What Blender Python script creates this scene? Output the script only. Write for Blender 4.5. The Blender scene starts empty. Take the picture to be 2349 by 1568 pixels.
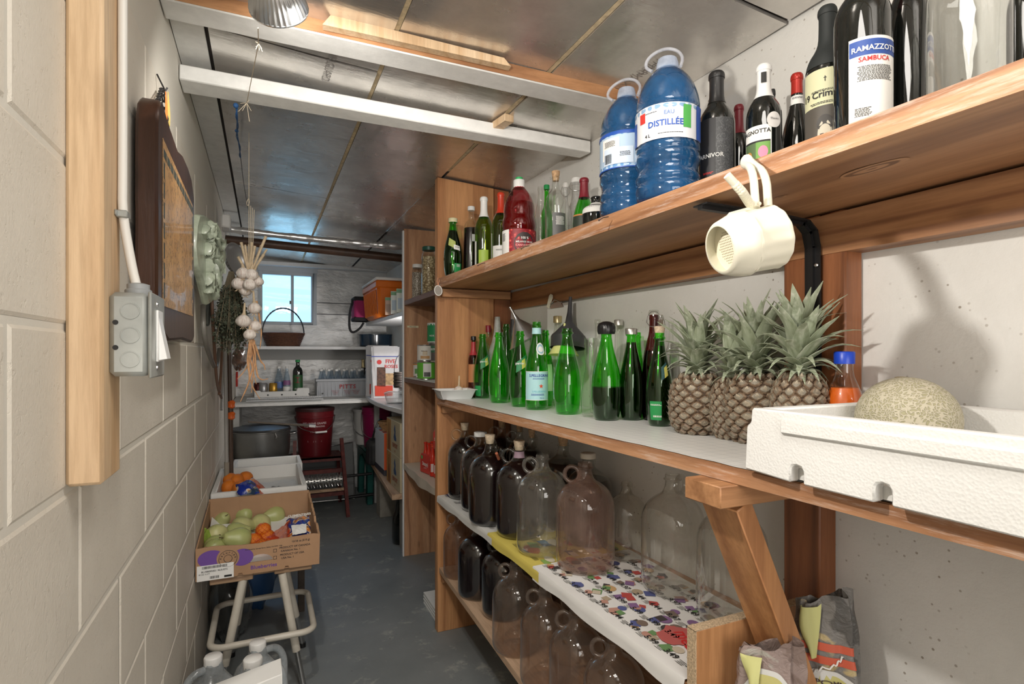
import bpy, bmesh, math, random
from mathutils import Vector, Matrix
random.seed(7)
R = math.radians
PI = math.pi
S = bpy.context.scene
C = S.collection
# ---------------------------------------------------------------- camera, world, exposure, lights
F, CX, HY, CAMZ = 1268.5, 1174.5, 811.0, 1.24
TH = math.atan(569.5/F)
cs, sn = math.cos(TH), math.sin(TH)
cam = bpy.data.objects.new('camera', bpy.data.cameras.new('camera')); C.objects.link(cam)
cam.location = (0, 0, CAMZ); cam.rotation_euler = (PI/2, 0, -TH)
cam.data.sensor_width = 36; cam.data.lens = 36*F/2349; cam.data.shift_y = 27/2349; cam.data.clip_start = .02
S.camera = cam
S.view_settings.view_transform = 'Standard'; S.view_settings.look = 'None'
S.view_settings.gamma = 1; S.view_settings.use_curve_mapping = False
S.view_settings.exposure = 0.18
S.cycles.transparent_max_bounces = 40; S.cycles.max_bounces = 7; S.cycles.diffuse_bounces = 4; S.cycles.glossy_bounces = 4
S.cycles.sample_clamp_indirect = 3.0
W = bpy.data.worlds.new('world'); S.world = W; W.use_nodes = True
W.node_tree.nodes['Background'].inputs[0].default_value = (.37, .73, 1, 1)
W.node_tree.nodes['Background'].inputs[1].default_value = 1.75
def light(kind, name, loc, energy, col, size=.1, target=None, size_y=None, spot=None, blend=.5):
    d = bpy.data.lights.new(name, kind); d.energy = energy; d.color = col
    if kind == 'AREA':
        d.size = size
        if size_y: d.shape = 'RECTANGLE'; d.size_y = size_y
    else: d.shadow_soft_size = size
    if spot: d.spot_size = R(spot); d.spot_blend = blend
    o = bpy.data.objects.new(name, d); C.objects.link(o); o.location = loc
    if target:
        o.rotation_euler = (Vector(target)-Vector(loc)).to_track_quat('-Z', 'Y').to_euler()
    return o
light('SPOT', 'near_lamp_light', (.05, .60, CAMZ+.44), 22, (1, .94, .86), .022, (1.0, .95, CAMZ-.10), spot=165, blend=.6)
light('SPOT', 'aisle_lamp_light', (.045, 1.20, CAMZ+.70), 21, (1, .95, .88), .03, (.42, 2.6, CAMZ-.35), spot=150, blend=.7)
light('AREA', 'alcove_fill', (1.02, 3.46, CAMZ-.02), 5, (1, .96, .92), .14, (.15, 5.2, CAMZ+.05))  # added fill hidden behind the side boards; the alcove has no lamp
light('AREA', 'overhead_fill', (.36, .25, CAMZ+.76), 4.5, (1, .95, .88), .35, (.36, .8, 0))  # added soft fill overhead, out of view, without any ceiling fixture
light('AREA', 'rear_fill', (.42, -.9, CAMZ+.05), 14, (1, .96, .91), .9, (.40, 2.5, CAMZ+.15))  # broad fill added behind the camera to brighten walls, beams and aisle
light('AREA', 'window_daylight', (.22, 6.3, CAMZ+1.75), 60, (.30, .60, 1), 1.3, (.20, 4.6, CAMZ+.1), size_y=1.0)
# ---------------------------------------------------------------- pixel geometry
def ray(px, py):
    u = (px-CX)/F; v = (HY-py)/F
    return Vector((sn+u*cs, cs-u*sn, v))
def at_t(px, py, t): r = ray(px, py); return Vector((r.x*t, r.y*t, CAMZ+r.z*t))
def onX(px, py, X): r = ray(px, py); return at_t(px, py, X/r.x)
def onY(px, py, Y): r = ray(px, py); return at_t(px, py, Y/r.y)
def onZ(px, py, Z): r = ray(px, py); return at_t(px, py, (Z-CAMZ)/r.z)
def depth(x, y): return x*sn+y*cs
# ---------------------------------------------------------------- mesh builder
class MB:
    def __init__(s): s.v = []; s.f = []; s.m = []; s.mi = 0
    def add(s, vs, fs, M=None):
        n = len(s.v)
        if M is not None: vs = [M @ Vector(p) for p in vs]
        s.v += [tuple(p) for p in vs]; s.f += [tuple(i+n for i in f) for f in fs]; s.m += [s.mi]*len(fs)
        return s
    def hexa(s, p, M=None):   # p: bottom 4 ccw, top 4 ccw
        return s.add(p, [(3,2,1,0),(4,5,6,7),(0,1,5,4),(1,2,6,5),(2,3,7,6),(3,0,4,7)], M)
    def box(s, x0, x1, y0, y1, z0, z1, M=None):
        return s.hexa([(x0,y0,z0),(x1,y0,z0),(x1,y1,z0),(x0,y1,z0),(x0,y0,z1),(x1,y0,z1),(x1,y1,z1),(x0,y1,z1)], M)
    def lathe(s, prof, n=32, M=None, flute=0, fn=0, a0=0, a1=2*PI):
        full = abs(a1-a0-2*PI) < 1e-6
        k = n if full else n+1
        vs = []; fs = []
        for (r, z) in prof:
            for i in range(k):
                a = a0+(a1-a0)*i/n
                rr = r*(1+(flute*math.cos(fn*a) if fn else 0))
                vs.append((rr*math.sin(a), -rr*math.cos(a), z))
        for j in range(len(prof)-1):
            for i in range(n):
                i2 = (i+1) % k if full else i+1
                fs.append((j*k+i, j*k+i2, (j+1)*k+i2, (j+1)*k+i))
        return s.add(vs, fs, M)
    def tube(s, pts, r, n=8, closed=False, M=None, cap=True):
        pts = [Vector(p) for p in pts]; m = len(pts)
        rs = r if isinstance(r, (list, tuple)) else [r]*m
        T = []
        for i in range(m):
            a = pts[i-1] if (i > 0 or closed) else pts[i]; b = pts[(i+1) % m] if (i < m-1 or closed) else pts[i]
            d = b-a; T.append(d.normalized() if d.length > 1e-9 else Vector((0,0,1)))
        nrm = T[0].orthogonal().normalized(); vs = []; fs = []
        for i in range(m):
            nrm = nrm-T[i]*nrm.dot(T[i])
            nrm = nrm.normalized() if nrm.length > 1e-6 else T[i].orthogonal().normalized()
            bn = T[i].cross(nrm)
            for k in range(n):
                a = 2*PI*k/n; vs.append(pts[i]+(nrm*math.cos(a)+bn*math.sin(a))*rs[i])
        for i in range(m if closed else m-1):
            j = (i+1) % m
            for k in range(n): fs.append((i*n+k, i*n+(k+1) % n, j*n+(k+1) % n, j*n+k))
        if cap and not closed: fs.append(tuple(range(n))[::-1]); fs.append(tuple(range((m-1)*n, m*n)))
        return s.add(vs, fs, M)
    def prism(s, poly, a, b, axis='z', M=None):
        def P(u, v, w): return {'z': (u, v, w), 'y': (u, w, v), 'x': (w, u, v)}[axis]
        n = len(poly)
        vs = [P(u, v, a) for u, v in poly]+[P(u, v, b) for u, v in poly]
        fs = [tuple(range(n))[::-1], tuple(range(n, 2*n))]+[(i, (i+1) % n, n+(i+1) % n, n+i) for i in range(n)]
        return s.add(vs, fs, M)
    def grid(s, fn, nu, nv, M=None):
        vs = [fn(i/nu, j/nv) for j in range(nv+1) for i in range(nu+1)]
        fs = [(j*(nu+1)+i, j*(nu+1)+i+1, (j+1)*(nu+1)+i+1, (j+1)*(nu+1)+i) for j in range(nv) for i in range(nu)]
        return s.add(vs, fs, M)
    def ball(s, c, r, nu=16, nv=10, fn=None, M=None):
        r = r if isinstance(r, (tuple, list)) else (r, r, r)
        vs = []; fs = []
        for j in range(nv+1):
            th = PI*j/nv
            for i in range(nu):
                a = 2*PI*i/nu; d = Vector((math.sin(th)*math.cos(a), math.sin(th)*math.sin(a), math.cos(th)))
                k = fn(d) if fn else 1
                vs.append((c[0]+d.x*r[0]*k, c[1]+d.y*r[1]*k, c[2]+d.z*r[2]*k))
        for j in range(nv):
            for i in range(nu): fs.append((j*nu+i, (j+1)*nu+i, (j+1)*nu+(i+1) % nu, j*nu+(i+1) % nu))
        return s.add(vs, fs, M)
    def quad(s, a, b, c, d): return s.add([a, b, c, d], [(0,1,2,3)])
    def mesh(s, name, mats, smooth=40, bevel=0, off=(0,0,0), recalc=True):
        me = bpy.data.meshes.new(name); o = Vector(off)
        me.from_pydata([(p[0]-o[0], p[1]-o[1], p[2]-o[2]) for p in s.v], [], s.f)
        me.polygons.foreach_set('material_index', s.m)
        for m in (mats if isinstance(mats, (list, tuple)) else [mats]): me.materials.append(m)
        bm = bmesh.new(); bm.from_mesh(me)
        if recalc:
            bmesh.ops.remove_doubles(bm, verts=bm.verts, dist=1e-6)
            bmesh.ops.recalc_face_normals(bm, faces=bm.faces)
        if bevel:
            es = [e for e in bm.edges if len(e.link_faces) == 2 and e.calc_face_angle(0) > .5]
            bmesh.ops.bevel(bm, geom=es, offset=bevel, segments=1, affect='EDGES', clamp_overlap=True)
        bm.to_mesh(me); bm.free()
        if smooth: me.shade_smooth(); me.set_sharp_from_angle(angle=R(smooth))
        return me
def link(name, data, parent=None):
    o = bpy.data.objects.new(name, data); C.objects.link(o)
    if parent: o.parent = parent
    return o
def tag(o, label, cat, group=None, kind=None):
    if label: o['label'] = label
    if cat: o['category'] = cat
    if group: o['group'] = group
    if kind: o['kind'] = kind
    return o
def thing(name, label, cat, loc=(0,0,0), rz=0, group=None):
    o = link(name, None); o.location = loc; o.rotation_euler = (0, 0, rz); o.empty_display_size = .05
    return tag(o, label, cat, group)
def part(name, mb, m, parent, world=False, label=None, kind=None, **k):
    off = parent.location if (world and parent) else (0,0,0)
    if world and parent and parent.parent: off = Vector(off)+parent.parent.location
    o = link(name, mb.mesh(name, m, off=off, **k), parent)
    if label: o['label'] = label
    if kind: o['kind'] = kind
    return o
def copy_tree(o, parent=None):
    c = o.copy(); C.objects.link(c)
    if parent: c.parent = parent
    for ch in list(o.children): copy_tree(ch, c)
    return c
_tc = {}
def textgeo(s, size=1, font_bold=False, align='CENTER', shear=0, spacing=1):
    key = (s, align, shear, spacing, font_bold)
    if key not in _tc:
        cu = bpy.data.curves.new('t', 'FONT'); cu.body = s; cu.align_x = align; cu.shear = shear; cu.space_character = spacing
        cu.resolution_u = 2
        if font_bold: cu.offset = .018
        ob = bpy.data.objects.new('t', cu); C.objects.link(ob)
        dg = bpy.context.evaluated_depsgraph_get(); me = bpy.data.meshes.new_from_object(ob.evaluated_get(dg))
        _tc[key] = ([tuple(v.co) for v in me.vertices], [tuple(p.vertices) for p in me.polygons])
        bpy.data.objects.remove(ob); bpy.data.meshes.remove(me); bpy.data.curves.remove(cu)
    vs, fs = _tc[key]
    return [(x*size, y*size, 0) for x, y, z in vs], fs
def cyl_text(mb, s, size, r, z, a=0, bold=False, **k):
    vs, fs = textgeo(s, size, bold, **k)
    mb.add([(r*math.sin(a+x/r), -r*math.cos(a+x/r), z+y) for x, y, _ in vs], fs); return mb
def flat_text(mb, s, size, M, bold=False, **k):
    vs, fs = textgeo(s, size, bold, **k); mb.add(vs, fs, M); return mb
def plane_M(o, xdir, ydir):
    x = Vector(xdir).normalized(); y = Vector(ydir).normalized(); z = x.cross(y)
    M = Matrix.Identity(4)
    for i in range(3): M[i][0] = x[i]; M[i][1] = y[i]; M[i][2] = z[i]; M[i][3] = o[i]
    return M
def smooth_path(p, k=2):
    p = [Vector(q) for q in p]
    for _ in range(k):
        q = [p[0]]
        for a, b in zip(p[:-1], p[1:]): q += [a*.75+b*.25, a*.25+b*.75]
        p = q+[p[-1]]
    return p
def cyl_patch(mb, r, z0, z1, a0, a1, n=14):
    return mb.grid(lambda u, v: (r*math.sin(a0+(a1-a0)*u), -r*math.cos(a0+(a1-a0)*u), z0+(z1-z0)*v), n, 1)
# ---------------------------------------------------------------- materials
def nt(name):
    m = bpy.data.materials.new(name); m.use_nodes = True; t = m.node_tree
    return m, t, t.nodes['Principled BSDF']
def N(t, typ, **k):
    n = t.nodes.new(typ)
    for a, b in k.items():
        if a.startswith('i_'): n.inputs[a[2:].replace('_', ' ')].default_value = b
        else: setattr(n, a, b)
    return n
def ramp(t, src, stops, out='Fac'):
    r = t.nodes.new('ShaderNodeValToRGB'); e = r.color_ramp.elements
    e[0].position = stops[0][0]; e[0].color = (*stops[0][1], 1); e[1].position = stops[-1][0]; e[1].color = (*stops[-1][1], 1)
    for p, c in stops[1:-1]: q = e.new(p); q.color = (*c, 1)
    t.links.new(src, r.inputs[0]); return r.outputs[0]
def mixc(t, a, b, fac, mode='MIX'):
    m = t.nodes.new('ShaderNodeMix'); m.data_type = 'RGBA'; m.blend_type = mode
    for sock, v in ((m.inputs['A'], a), (m.inputs['B'], b), (m.inputs['Factor'], fac)):
        if isinstance(v, (int, float)): sock.default_value = v
        elif isinstance(v, tuple): sock.default_value = (*v, 1)
        else: t.links.new(v, sock)
    return m.outputs['Result']
def coords(t, scale=(1,1,1), rot=(0,0,0), kind='Object'):
    tc = t.nodes.new('ShaderNodeTexCoord'); mp = t.nodes.new('ShaderNodeMapping')
    mp.inputs['Scale'].default_value = scale; mp.inputs['Rotation'].default_value = rot
    t.links.new(tc.outputs[kind], mp.inputs['Vector']); return mp.outputs[0]
def noise(t, vec, scale, detail=4, rough=.55, dist=0):
    n = t.nodes.new('ShaderNodeTexNoise'); n.inputs['Scale'].default_value = scale; n.inputs['Detail'].default_value = detail
    n.inputs['Roughness'].default_value = rough; n.inputs['Distortion'].default_value = dist
    t.links.new(vec, n.inputs['Vector']); return n.outputs['Fac']
def voro(t, vec, scale, feat='F1', out='Distance', rnd=1):
    n = t.nodes.new('ShaderNodeTexVoronoi'); n.feature = feat; n.inputs['Scale'].default_value = scale
    n.inputs['Randomness'].default_value = rnd
    t.links.new(vec, n.inputs['Vector']); return n.outputs[out]
def bump(t, b, h, dist=.002, strength=.5):
    n = t.nodes.new('ShaderNodeBump'); n.inputs['Distance'].default_value = dist; n.inputs['Strength'].default_value = strength
    t.links.new(h, n.inputs['Height'])
    if b.inputs['Normal'].links: t.links.new(b.inputs['Normal'].links[0].from_socket, n.inputs['Normal'])
    t.links.new(n.outputs[0], b.inputs['Normal'])
def sc3(c, k): return tuple(max(0, min(1, x*k)) for x in c)
_mc = {}
def M(name, col, rough=.5, metal=0, var=0, vs=20, bmp=0, bs=150, coat=0, trans=0, emis=0, sss=0):
    if name in _mc: return _mc[name]
    m, t, b = nt(name); b.inputs['Base Color'].default_value = (*col, 1)
    b.inputs['Roughness'].default_value = rough; b.inputs['Metallic'].default_value = metal
    if coat: b.inputs['Coat Weight'].default_value = coat; b.inputs['Coat Roughness'].default_value = .05
    if sss: b.inputs['Subsurface Weight'].default_value = sss; b.inputs['Subsurface Radius'].default_value = (.01, .01, .01)
    if emis: b.inputs['Emission Color'].default_value = (*col, 1); b.inputs['Emission Strength'].default_value = emis
    if var or bmp: v = coords(t)
    if var:
        n = noise(t, v, vs, 5)
        t.links.new(ramp(t, n, [(.3, sc3(col, 1-var)), (.7, sc3(col, 1+var*.6))]), b.inputs['Base Color'])
    if bmp: bump(t, b, noise(t, v, bs, 3), .001, bmp)
    _mc[name] = m; return m
def wood(name, c1, c2, c3, axis='y', sc=1, rough=.55, knots=.5, wear=0):
    m, t, b = nt(name); st = {'x': (.07, 1, 1), 'y': (1, .07, 1), 'z': (1, 1, .07)}[axis]
    v = coords(t, tuple(x*sc for x in st)); v0 = coords(t, tuple(x*sc for x in tuple(.35 if q < .5 else 1 for q in st)))
    big = noise(t, v, 9, 3, .5, .6); fine = noise(t, v, 110, 6, .65, .2)
    ring = N(t, 'ShaderNodeTexWave', wave_type='RINGS', i_Scale=5.5, i_Distortion=9.0, i_Detail=2.0, i_Detail_Scale=1.1)
    ring.rings_direction = {'x': 'X', 'y': 'Y', 'z': 'Z'}[axis]
    t.links.new(v, ring.inputs['Vector'])
    a = mixc(t, ramp(t, big, [(.3, c1), (.7, c2)]), c3, 0.0)
    g = ramp(t, ring.outputs['Fac'], [(.0, (0, 0, 0)), (.75, (.35, .35, .35)), (1, (1, 1, 1))])
    a = mixc(t, a, c3, mixc(t, (0, 0, 0), g, .62))
    a = mixc(t, a, ramp(t, fine, [(.35, (.72, .68, .64)), (.6, (1, 1, 1))]), .7, 'MULTIPLY')
    if knots:
        k = voro(t, v0, 6.0); kk = ramp(t, k, [(.0, (1, 1, 1)), (.055, (.8, .8, .8)), (.13, (0, 0, 0))])
        a = mixc(t, a, sc3(c3, .45), mixc(t, (0, 0, 0), kk, knots))
    if wear:
        w = ramp(t, noise(t, v, 60, 6, .75), [(.5, (0, 0, 0)), (.68, (1, 1, 1))])
        a = mixc(t, a, (.72, .60, .52), mixc(t, (0, 0, 0), w, wear))
    t.links.new(a, b.inputs['Base Color']); b.inputs['Roughness'].default_value = rough
    bump(t, b, fine, .0006, .5)
    return m
def glass(name, tint, edge=None, gloss=1.0, rough=.02, film=0, wav=.25):
    m = bpy.data.materials.new(name); m.use_nodes = True; t = m.node_tree; t.nodes.clear()
    out = t.nodes.new('ShaderNodeOutputMaterial'); tr = t.nodes.new('ShaderNodeBsdfTransparent'); gl = t.nodes.new('ShaderNodeBsdfGlossy')
    lw = N(t, 'ShaderNodeLayerWeight', i_Blend=.35); lf = N(t, 'ShaderNodeLayerWeight', i_Blend=.5)
    pw = N(t, 'ShaderNodeMath', operation='POWER'); pw.inputs[1].default_value = 3.2; t.links.new(lf.outputs['Facing'], pw.inputs[0]); fr = N(t, 'ShaderNodeMath', operation='MULTIPLY_ADD'); fr.inputs[1].default_value = .9; fr.inputs[2].default_value = .05; t.links.new(pw.outputs[0], fr.inputs[0])
    edge = edge or sc3(tint, .45)
    c = ramp(t, lw.outputs['Facing'], [(.0, tint), (.45, tint), (.72, tuple((a*2+b)/3 for a, b in zip(tint, edge))), (.9, edge), (1, edge)])
    t.links.new(c, tr.inputs[0]); gl.inputs['Roughness'].default_value = rough; gl.inputs['Color'].default_value = (1, 1, 1, 1)
    mx = t.nodes.new('ShaderNodeMixShader'); ma = N(t, 'ShaderNodeMath', operation='MULTIPLY'); ma.inputs[1].default_value = gloss
    t.links.new(fr.outputs[0], ma.inputs[0]); t.links.new(ma.outputs[0], mx.inputs[0])
    t.links.new(tr.outputs[0], mx.inputs[1]); t.links.new(gl.outputs[0], mx.inputs[2]); last = mx.outputs[0]
    v = coords(t); bp = t.nodes.new('ShaderNodeBump'); bp.inputs['Distance'].default_value = .002; bp.inputs['Strength'].default_value = wav
    t.links.new(noise(t, v, 22, 1), bp.inputs['Height']); t.links.new(bp.outputs[0], gl.inputs['Normal'])
    if film:
        df = t.nodes.new('ShaderNodeBsdfDiffuse'); df.inputs[0].default_value = (*[min(1, x*.9) for x in film[1]], 1)
        m2 = t.nodes.new('ShaderNodeMixShader'); f = ramp(t, noise(t, v, 14, 4, .6), [(.3, (film[0]*.4,)*3), (.75, (film[0]*1.4,)*3)])
        t.links.new(f, m2.inputs[0]); t.links.new(last, m2.inputs[1]); t.links.new(df.outputs[0], m2.inputs[2]); last = m2.outputs[0]
    t.links.new(last, out.inputs[0]); return m
# woods
W_shelf = wood('stained_fir', (.36, .17, .075), (.50, .27, .135), (.15, .06, .028), 'y', 1, .45, .7)
W_edge = wood('worn_fir_edge', (.42, .20, .09), (.56, .30, .16), (.22, .09, .04), 'y', 1.6, .6, .3, .55)
W_end = wood('fir_end_board', (.52, .25, .10), (.63, .33, .15), (.30, .12, .045), 'z', 1, .5, .5)
W_dark = wood('dark_fir', (.23, .08, .028), (.33, .125, .05), (.10, .035, .014), 'z', 1, .45, .6)
W_railm = wood('fir_rail', (.33, .155, .065), (.45, .23, .11), (.13, .045, .02), 'y', 1.2, .5, 1)
W_x = wood('fir_cross', (.42, .20, .09), (.53, .28, .13), (.22, .09, .035), 'x', 1.2, .55, .4)
W_pine = wood('pale_spruce', (.70, .50, .30), (.80, .61, .41), (.60, .38, .20), 'z', 1.1, .5, .5)
W_ply = wood('old_plywood', (.52, .27, .14), (.64, .37, .21), (.22, .09, .045), 'z', 2.0, .6, .6)
W_chip = M('chipboard_edge', (.56, .42, .27), .8, var=.45, vs=260, bmp=.8, bs=300)
W_bench = wood('bench_plank', (.50, .33, .21), (.60, .42, .28), (.3, .17, .1), 'y', 1.5, .7, .2)
def m_block():
    m, t, b = nt('painted_block'); v = coords(t); 
    c = ramp(t, noise(t, v, 5, 5), [(.3, (.68, .635, .555)), (.7, (.77, .725, .64))])
    p = ramp(t, noise(t, v, 55, 5, .7), [(.33, (0, 0, 0)), (.42, (1, 1, 1))])
    c = mixc(t, c, (.48, .42, .34), mixc(t, (0, 0, 0), ramp(t, noise(t, v, 90, 2), [(.68, (0, 0, 0)), (.8, (1, 1, 1))]), .35))
    t.links.new(c, b.inputs['Base Color']); b.inputs['Roughness'].default_value = .6
    bump(t, b, p, .0012, .4); bump(t, b, noise(t, v, 200, 4, .6), .0012, .5); return m
BLOCK = m_block()
def m_wall():
    m, t, b = nt('whitewashed_concrete'); v = coords(t)
    c = ramp(t, noise(t, v, 3, 5), [(.3, (.64, .635, .60)), (.7, (.76, .755, .73))])
    d = ramp(t, voro(t, v, 55), [(.0, (1, 1, 1)), (.10, (1, 1, 1)), (.16, (0, 0, 0))])
    g = ramp(t, noise(t, v, 6, 3), [(.48, (0, 0, 0)), (.62, (1, 1, 1))])
    d = mixc(t, d, g, 1.0, 'MULTIPLY')
    c = mixc(t, c, (.22, .17, .12), mixc(t, (0, 0, 0), d, .75))
    t.links.new(c, b.inputs['Base Color']); b.inputs['Roughness'].default_value = .75
    bump(t, b, noise(t, v, 40, 6, .65), .003, .5); return m
WALLR = m_wall()
def m_floor():
    m, t, b = nt('grey_painted_floor'); v = coords(t)
    c = ramp(t, noise(t, v, 2.2, 6, .6), [(.25, (.17, .19, .195)), (.75, (.28, .30, .305))])
    p = ramp(t, noise(t, v, 7, 8, .72), [(.56, (0, 0, 0)), (.66, (1, 1, 1))])
    c = mixc(t, c, (.46, .46, .43), mixc(t, (0, 0, 0), p, .75))
    s = ramp(t, noise(t, v, 4.3, 5, .6), [(.66, (0, 0, 0)), (.74, (1, 1, 1))])
    c = mixc(t, c, (.36, .26, .19), mixc(t, (0, 0, 0), s, .4))
    d = ramp(t, voro(t, v, 16), [(.0, (1, 1, 1)), (.05, (.6, .6, .6)), (.07, (0, 0, 0))])
    c = mixc(t, c, (.04, .04, .04), mixc(t, (0, 0, 0), d, .7))
    t.links.new(c, b.inputs['Base Color']); b.inputs['Roughness'].default_value = .5
    bump(t, b, noise(t, v, 30, 5), .002, .4); return m
FLOORM = m_floor()
def m_foil(name, col, rough, bs=1.0):
    m, t, b = nt(name); v = coords(t, (1, .35, 1)); v2 = coords(t)
    c = ramp(t, noise(t, v2, 2.5, 6, .7), [(.3, sc3(col, .62)), (.7, col)])
    t.links.new(c, b.inputs['Base Color']); b.inputs['Metallic'].default_value = .80
    r = ramp(t, noise(t, v2, 4, 5, .6), [(.3, (rough*.8,)*3), (.7, (rough*1.3,)*3)]); t.links.new(r, b.inputs['Roughness'])
    bump(t, b, noise(t, v, 5, 3), .02*bs, .35); bump(t, b, noise(t, coords(t, (.3, 1, 1)), 45, 3), .002*bs, .35); return m
FOIL = m_foil('foil_facing', (.84, .81, .77), .27)
FOILW = m_foil('crumpled_foil_wrap', (.8, .8, .8), .25, 1.6)
def m_styro():
    m, t, b = nt('styrofoam'); v = coords(t); b.inputs['Roughness'].default_value = .7
    t.links.new(ramp(t, noise(t, v, 4, 4), [(.3, (.74, .74, .72)), (.7, (.81, .81, .79))]), b.inputs['Base Color'])
    bump(t, b, voro(t, v, 260), .0008, .5); bump(t, b, noise(t, v, 12, 3), .004, .25); return m
STYRO = m_styro()
PAINT = M('old_white_paint', (.80, .80, .78), .5, var=.08, vs=30, bmp=.5, bs=60)
WHITE = M('white_paint', (.78, .79, .80), .45, var=.05, bmp=.2)
def m_back():
    m, t, b = nt('white_wrinkled_sheet'); v = coords(t, (1, 1, 2.2))
    t.links.new(ramp(t, noise(t, v, 5, 5), [(.3, (.62, .62, .61)), (.7, (.80, .80, .79))]), b.inputs['Base Color'])
    b.inputs['Roughness'].default_value = .42; b.inputs['Metallic'].default_value = .15
    bump(t, b, noise(t, v, 9, 4), .02, .6); return m
BACKM = m_back()
BLACK = M('black_plastic', (.012, .012, .013), .3)
IRON = M('black_iron', (.015, .015, .016), .38, .3, bmp=.2)
STEEL = M('steel', (.55, .55, .55), .3, 1)
GALV = M('galvanised_steel', (.42, .44, .42), .42, .3, var=.25, vs=12, bmp=.2, bs=60)
ALU = M('aluminium', (.72, .73, .74), .3, 1)
PAPER = M('white_paper', (.82, .82, .80), .65)
CREAM = M('cream_plastic', (.70, .67, .55), .32, sss=.1)
CORK = M('cork', (.56, .36, .20), .8, var=.4, vs=150, bmp=.6, bs=200)
CORKP = M('pale_cork', (.72, .58, .42), .8, var=.3, vs=150, bmp=.6, bs=200)
CARD = M('brown_cardboard', (.42, .25, .14), .75, var=.12, vs=9)
INK = M('black_ink', (.02, .02, .02), .6)
RED = M('red_print', (.62, .03, .03), .5)
BLUE = M('blue_print', (.03, .06, .35), .45)
STRING = M('twine', (.62, .53, .40), .9)
G_clear = glass('clear_glass', (.92, .93, .91), (.34, .35, .32), 1.2, .02)
G_jug = glass('clear_jug_glass', (.92, .92, .90), (.34, .34, .31), 1.3, .02, (.07, (.6, .56, .5)))
G_pink = glass('cloudy_rose_jug_glass', (.84, .76, .71), (.38, .31, .27), 1.1, .03, (.15, (.50, .33, .27)))
G_brown = glass('smoky_jug_glass', (.84, .78, .73), (.35, .30, .25), 1.1, .03, (.09, (.40, .32, .26)))
G_green = glass('green_bottle_glass', (.20, .84, .10), (.02, .30, .03), 1.2, .02)
G_olive = glass('olive_green_glass', (.40, .62, .08), (.05, .15, .01), 1.1, .02)
G_blue = glass('blue_plastic', (.60, .76, .90), (.10, .25, .45), 1.0, .06)
G_frost = glass('frosted_white_plastic', (.75, .75, .74), (.5, .5, .5), .8, .15, (.5, (.78, .78, .76)))
G_red = glass('cranberry_plastic', (.75, .25, .28), (.2, .01, .02), 1.1, .03)
G_dark = M('dark_wine_glass', (.006, .007, .006), .045, coat=.6)
LIQ = M('dark_wine', (.008, .003, .004), .18)
LIQB = glass('blue_tinted_water', (.30, .48, .66), (.02, .10, .25), .5, .05, (.55, (.07, .26, .46)))
# ---------------------------------------------------------------- the room
def struct(name, mb, m, **k):
    o = link(name, mb.mesh(name, m, **k)); o['kind'] = 'structure'; return o
XL = -.2186
def XW(Y): return 1.066+.03*(2.38-Y) if Y < 2.38 else 1.066
def XF(Y): return .705+.0222*(2.38-Y)
def ceil_z(X): return CAMZ+.85-(X-XL)*.065
YB = 5.30; YN = -1.2
o = struct('floor', MB().box(XL-.1, 1.4, YN, YB+.1, -.05, 0), FLOORM, smooth=0)
# left wall: mortar face and single blocks
wl = struct('wall_left', MB().box(XL-.15, XL-.0022, YN, YB+.1, 0, 2.25), M('mortar', (.70, .67, .60), .8, bmp=.6, bs=90), smooth=0)
def block_mesh(L, H):
    mb = MB(); d = .0022; e = .004; x0 = XL-.0022
    a = [(x0, -L/2, -H/2), (x0, L/2, -H/2), (x0, L/2, H/2), (x0, -L/2, H/2)]
    c = [(XL, -L/2+e, -H/2+e), (XL, L/2-e, -H/2+e), (XL, L/2-e, H/2-e), (XL, -L/2+e, H/2-e)]
    mb.add(a+c, [(4, 5, 6, 7), (0, 1, 5, 4), (1, 2, 6, 5), (2, 3, 7, 6), (3, 0, 4, 7), (3, 2, 1, 0)])
    return mb.mesh('block', BLOCK, smooth=0)
BM_ = block_mesh(.44-.009, .2-.008); BMT = block_mesh(.44-.009, .14)
zc = CAMZ+.0325-.1
rows = [zc+.2*k for k in range(-5, 4)]
for r, z in enumerate(rows):
    offy = 1.326 if (r % 2) == 0 else 1.546
    k = math.ceil((YN-offy)/.44)
    while offy+.44*k < YB:
        y = offy+.44*(k+.5)
        o = link('block', BM_, wl); o.location = (random.uniform(-.0006, .0006), y, z); k += 1
# right wall
mb = MB(); ys = [YN, -.4, .4, 1.2, 2.38, 3.6, YB+.1]
for i in range(len(ys)-1):
    a, b = ys[i], ys[i+1]
    mb.hexa([(XW(a), a, 0), (XW(a)+.15, a, 0), (XW(b)+.15, b, 0), (XW(b), b, 0), (XW(a), a, 2.25), (XW(a)+.15, a, 2.25), (XW(b)+.15, b, 2.25), (XW(b), b, 2.25)])
struct('wall_right', mb, WALLR, smooth=0)
# back wall with window opening
wx0, wx1, wz0, wz1 = -.03, .425, CAMZ+.27, CAMZ+.745
mb = MB(); x0, x1 = XL-.1, 1.2
mb.box(x0, wx0, YB, YB+.14, 0, 2.25).box(wx1, x1, YB, YB+.14, 0, 2.25).box(wx0, wx1, YB, YB+.14, 0, wz0).box(wx0, wx1, YB, YB+.14, wz1, 2.25)
wb = struct('wall_back', mb, BACKM, smooth=0)
struct('wall_near', MB().box(XL-.1, 1.4, YN-.1, YN, 0, 2.25), BLOCK, smooth=0)
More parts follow.
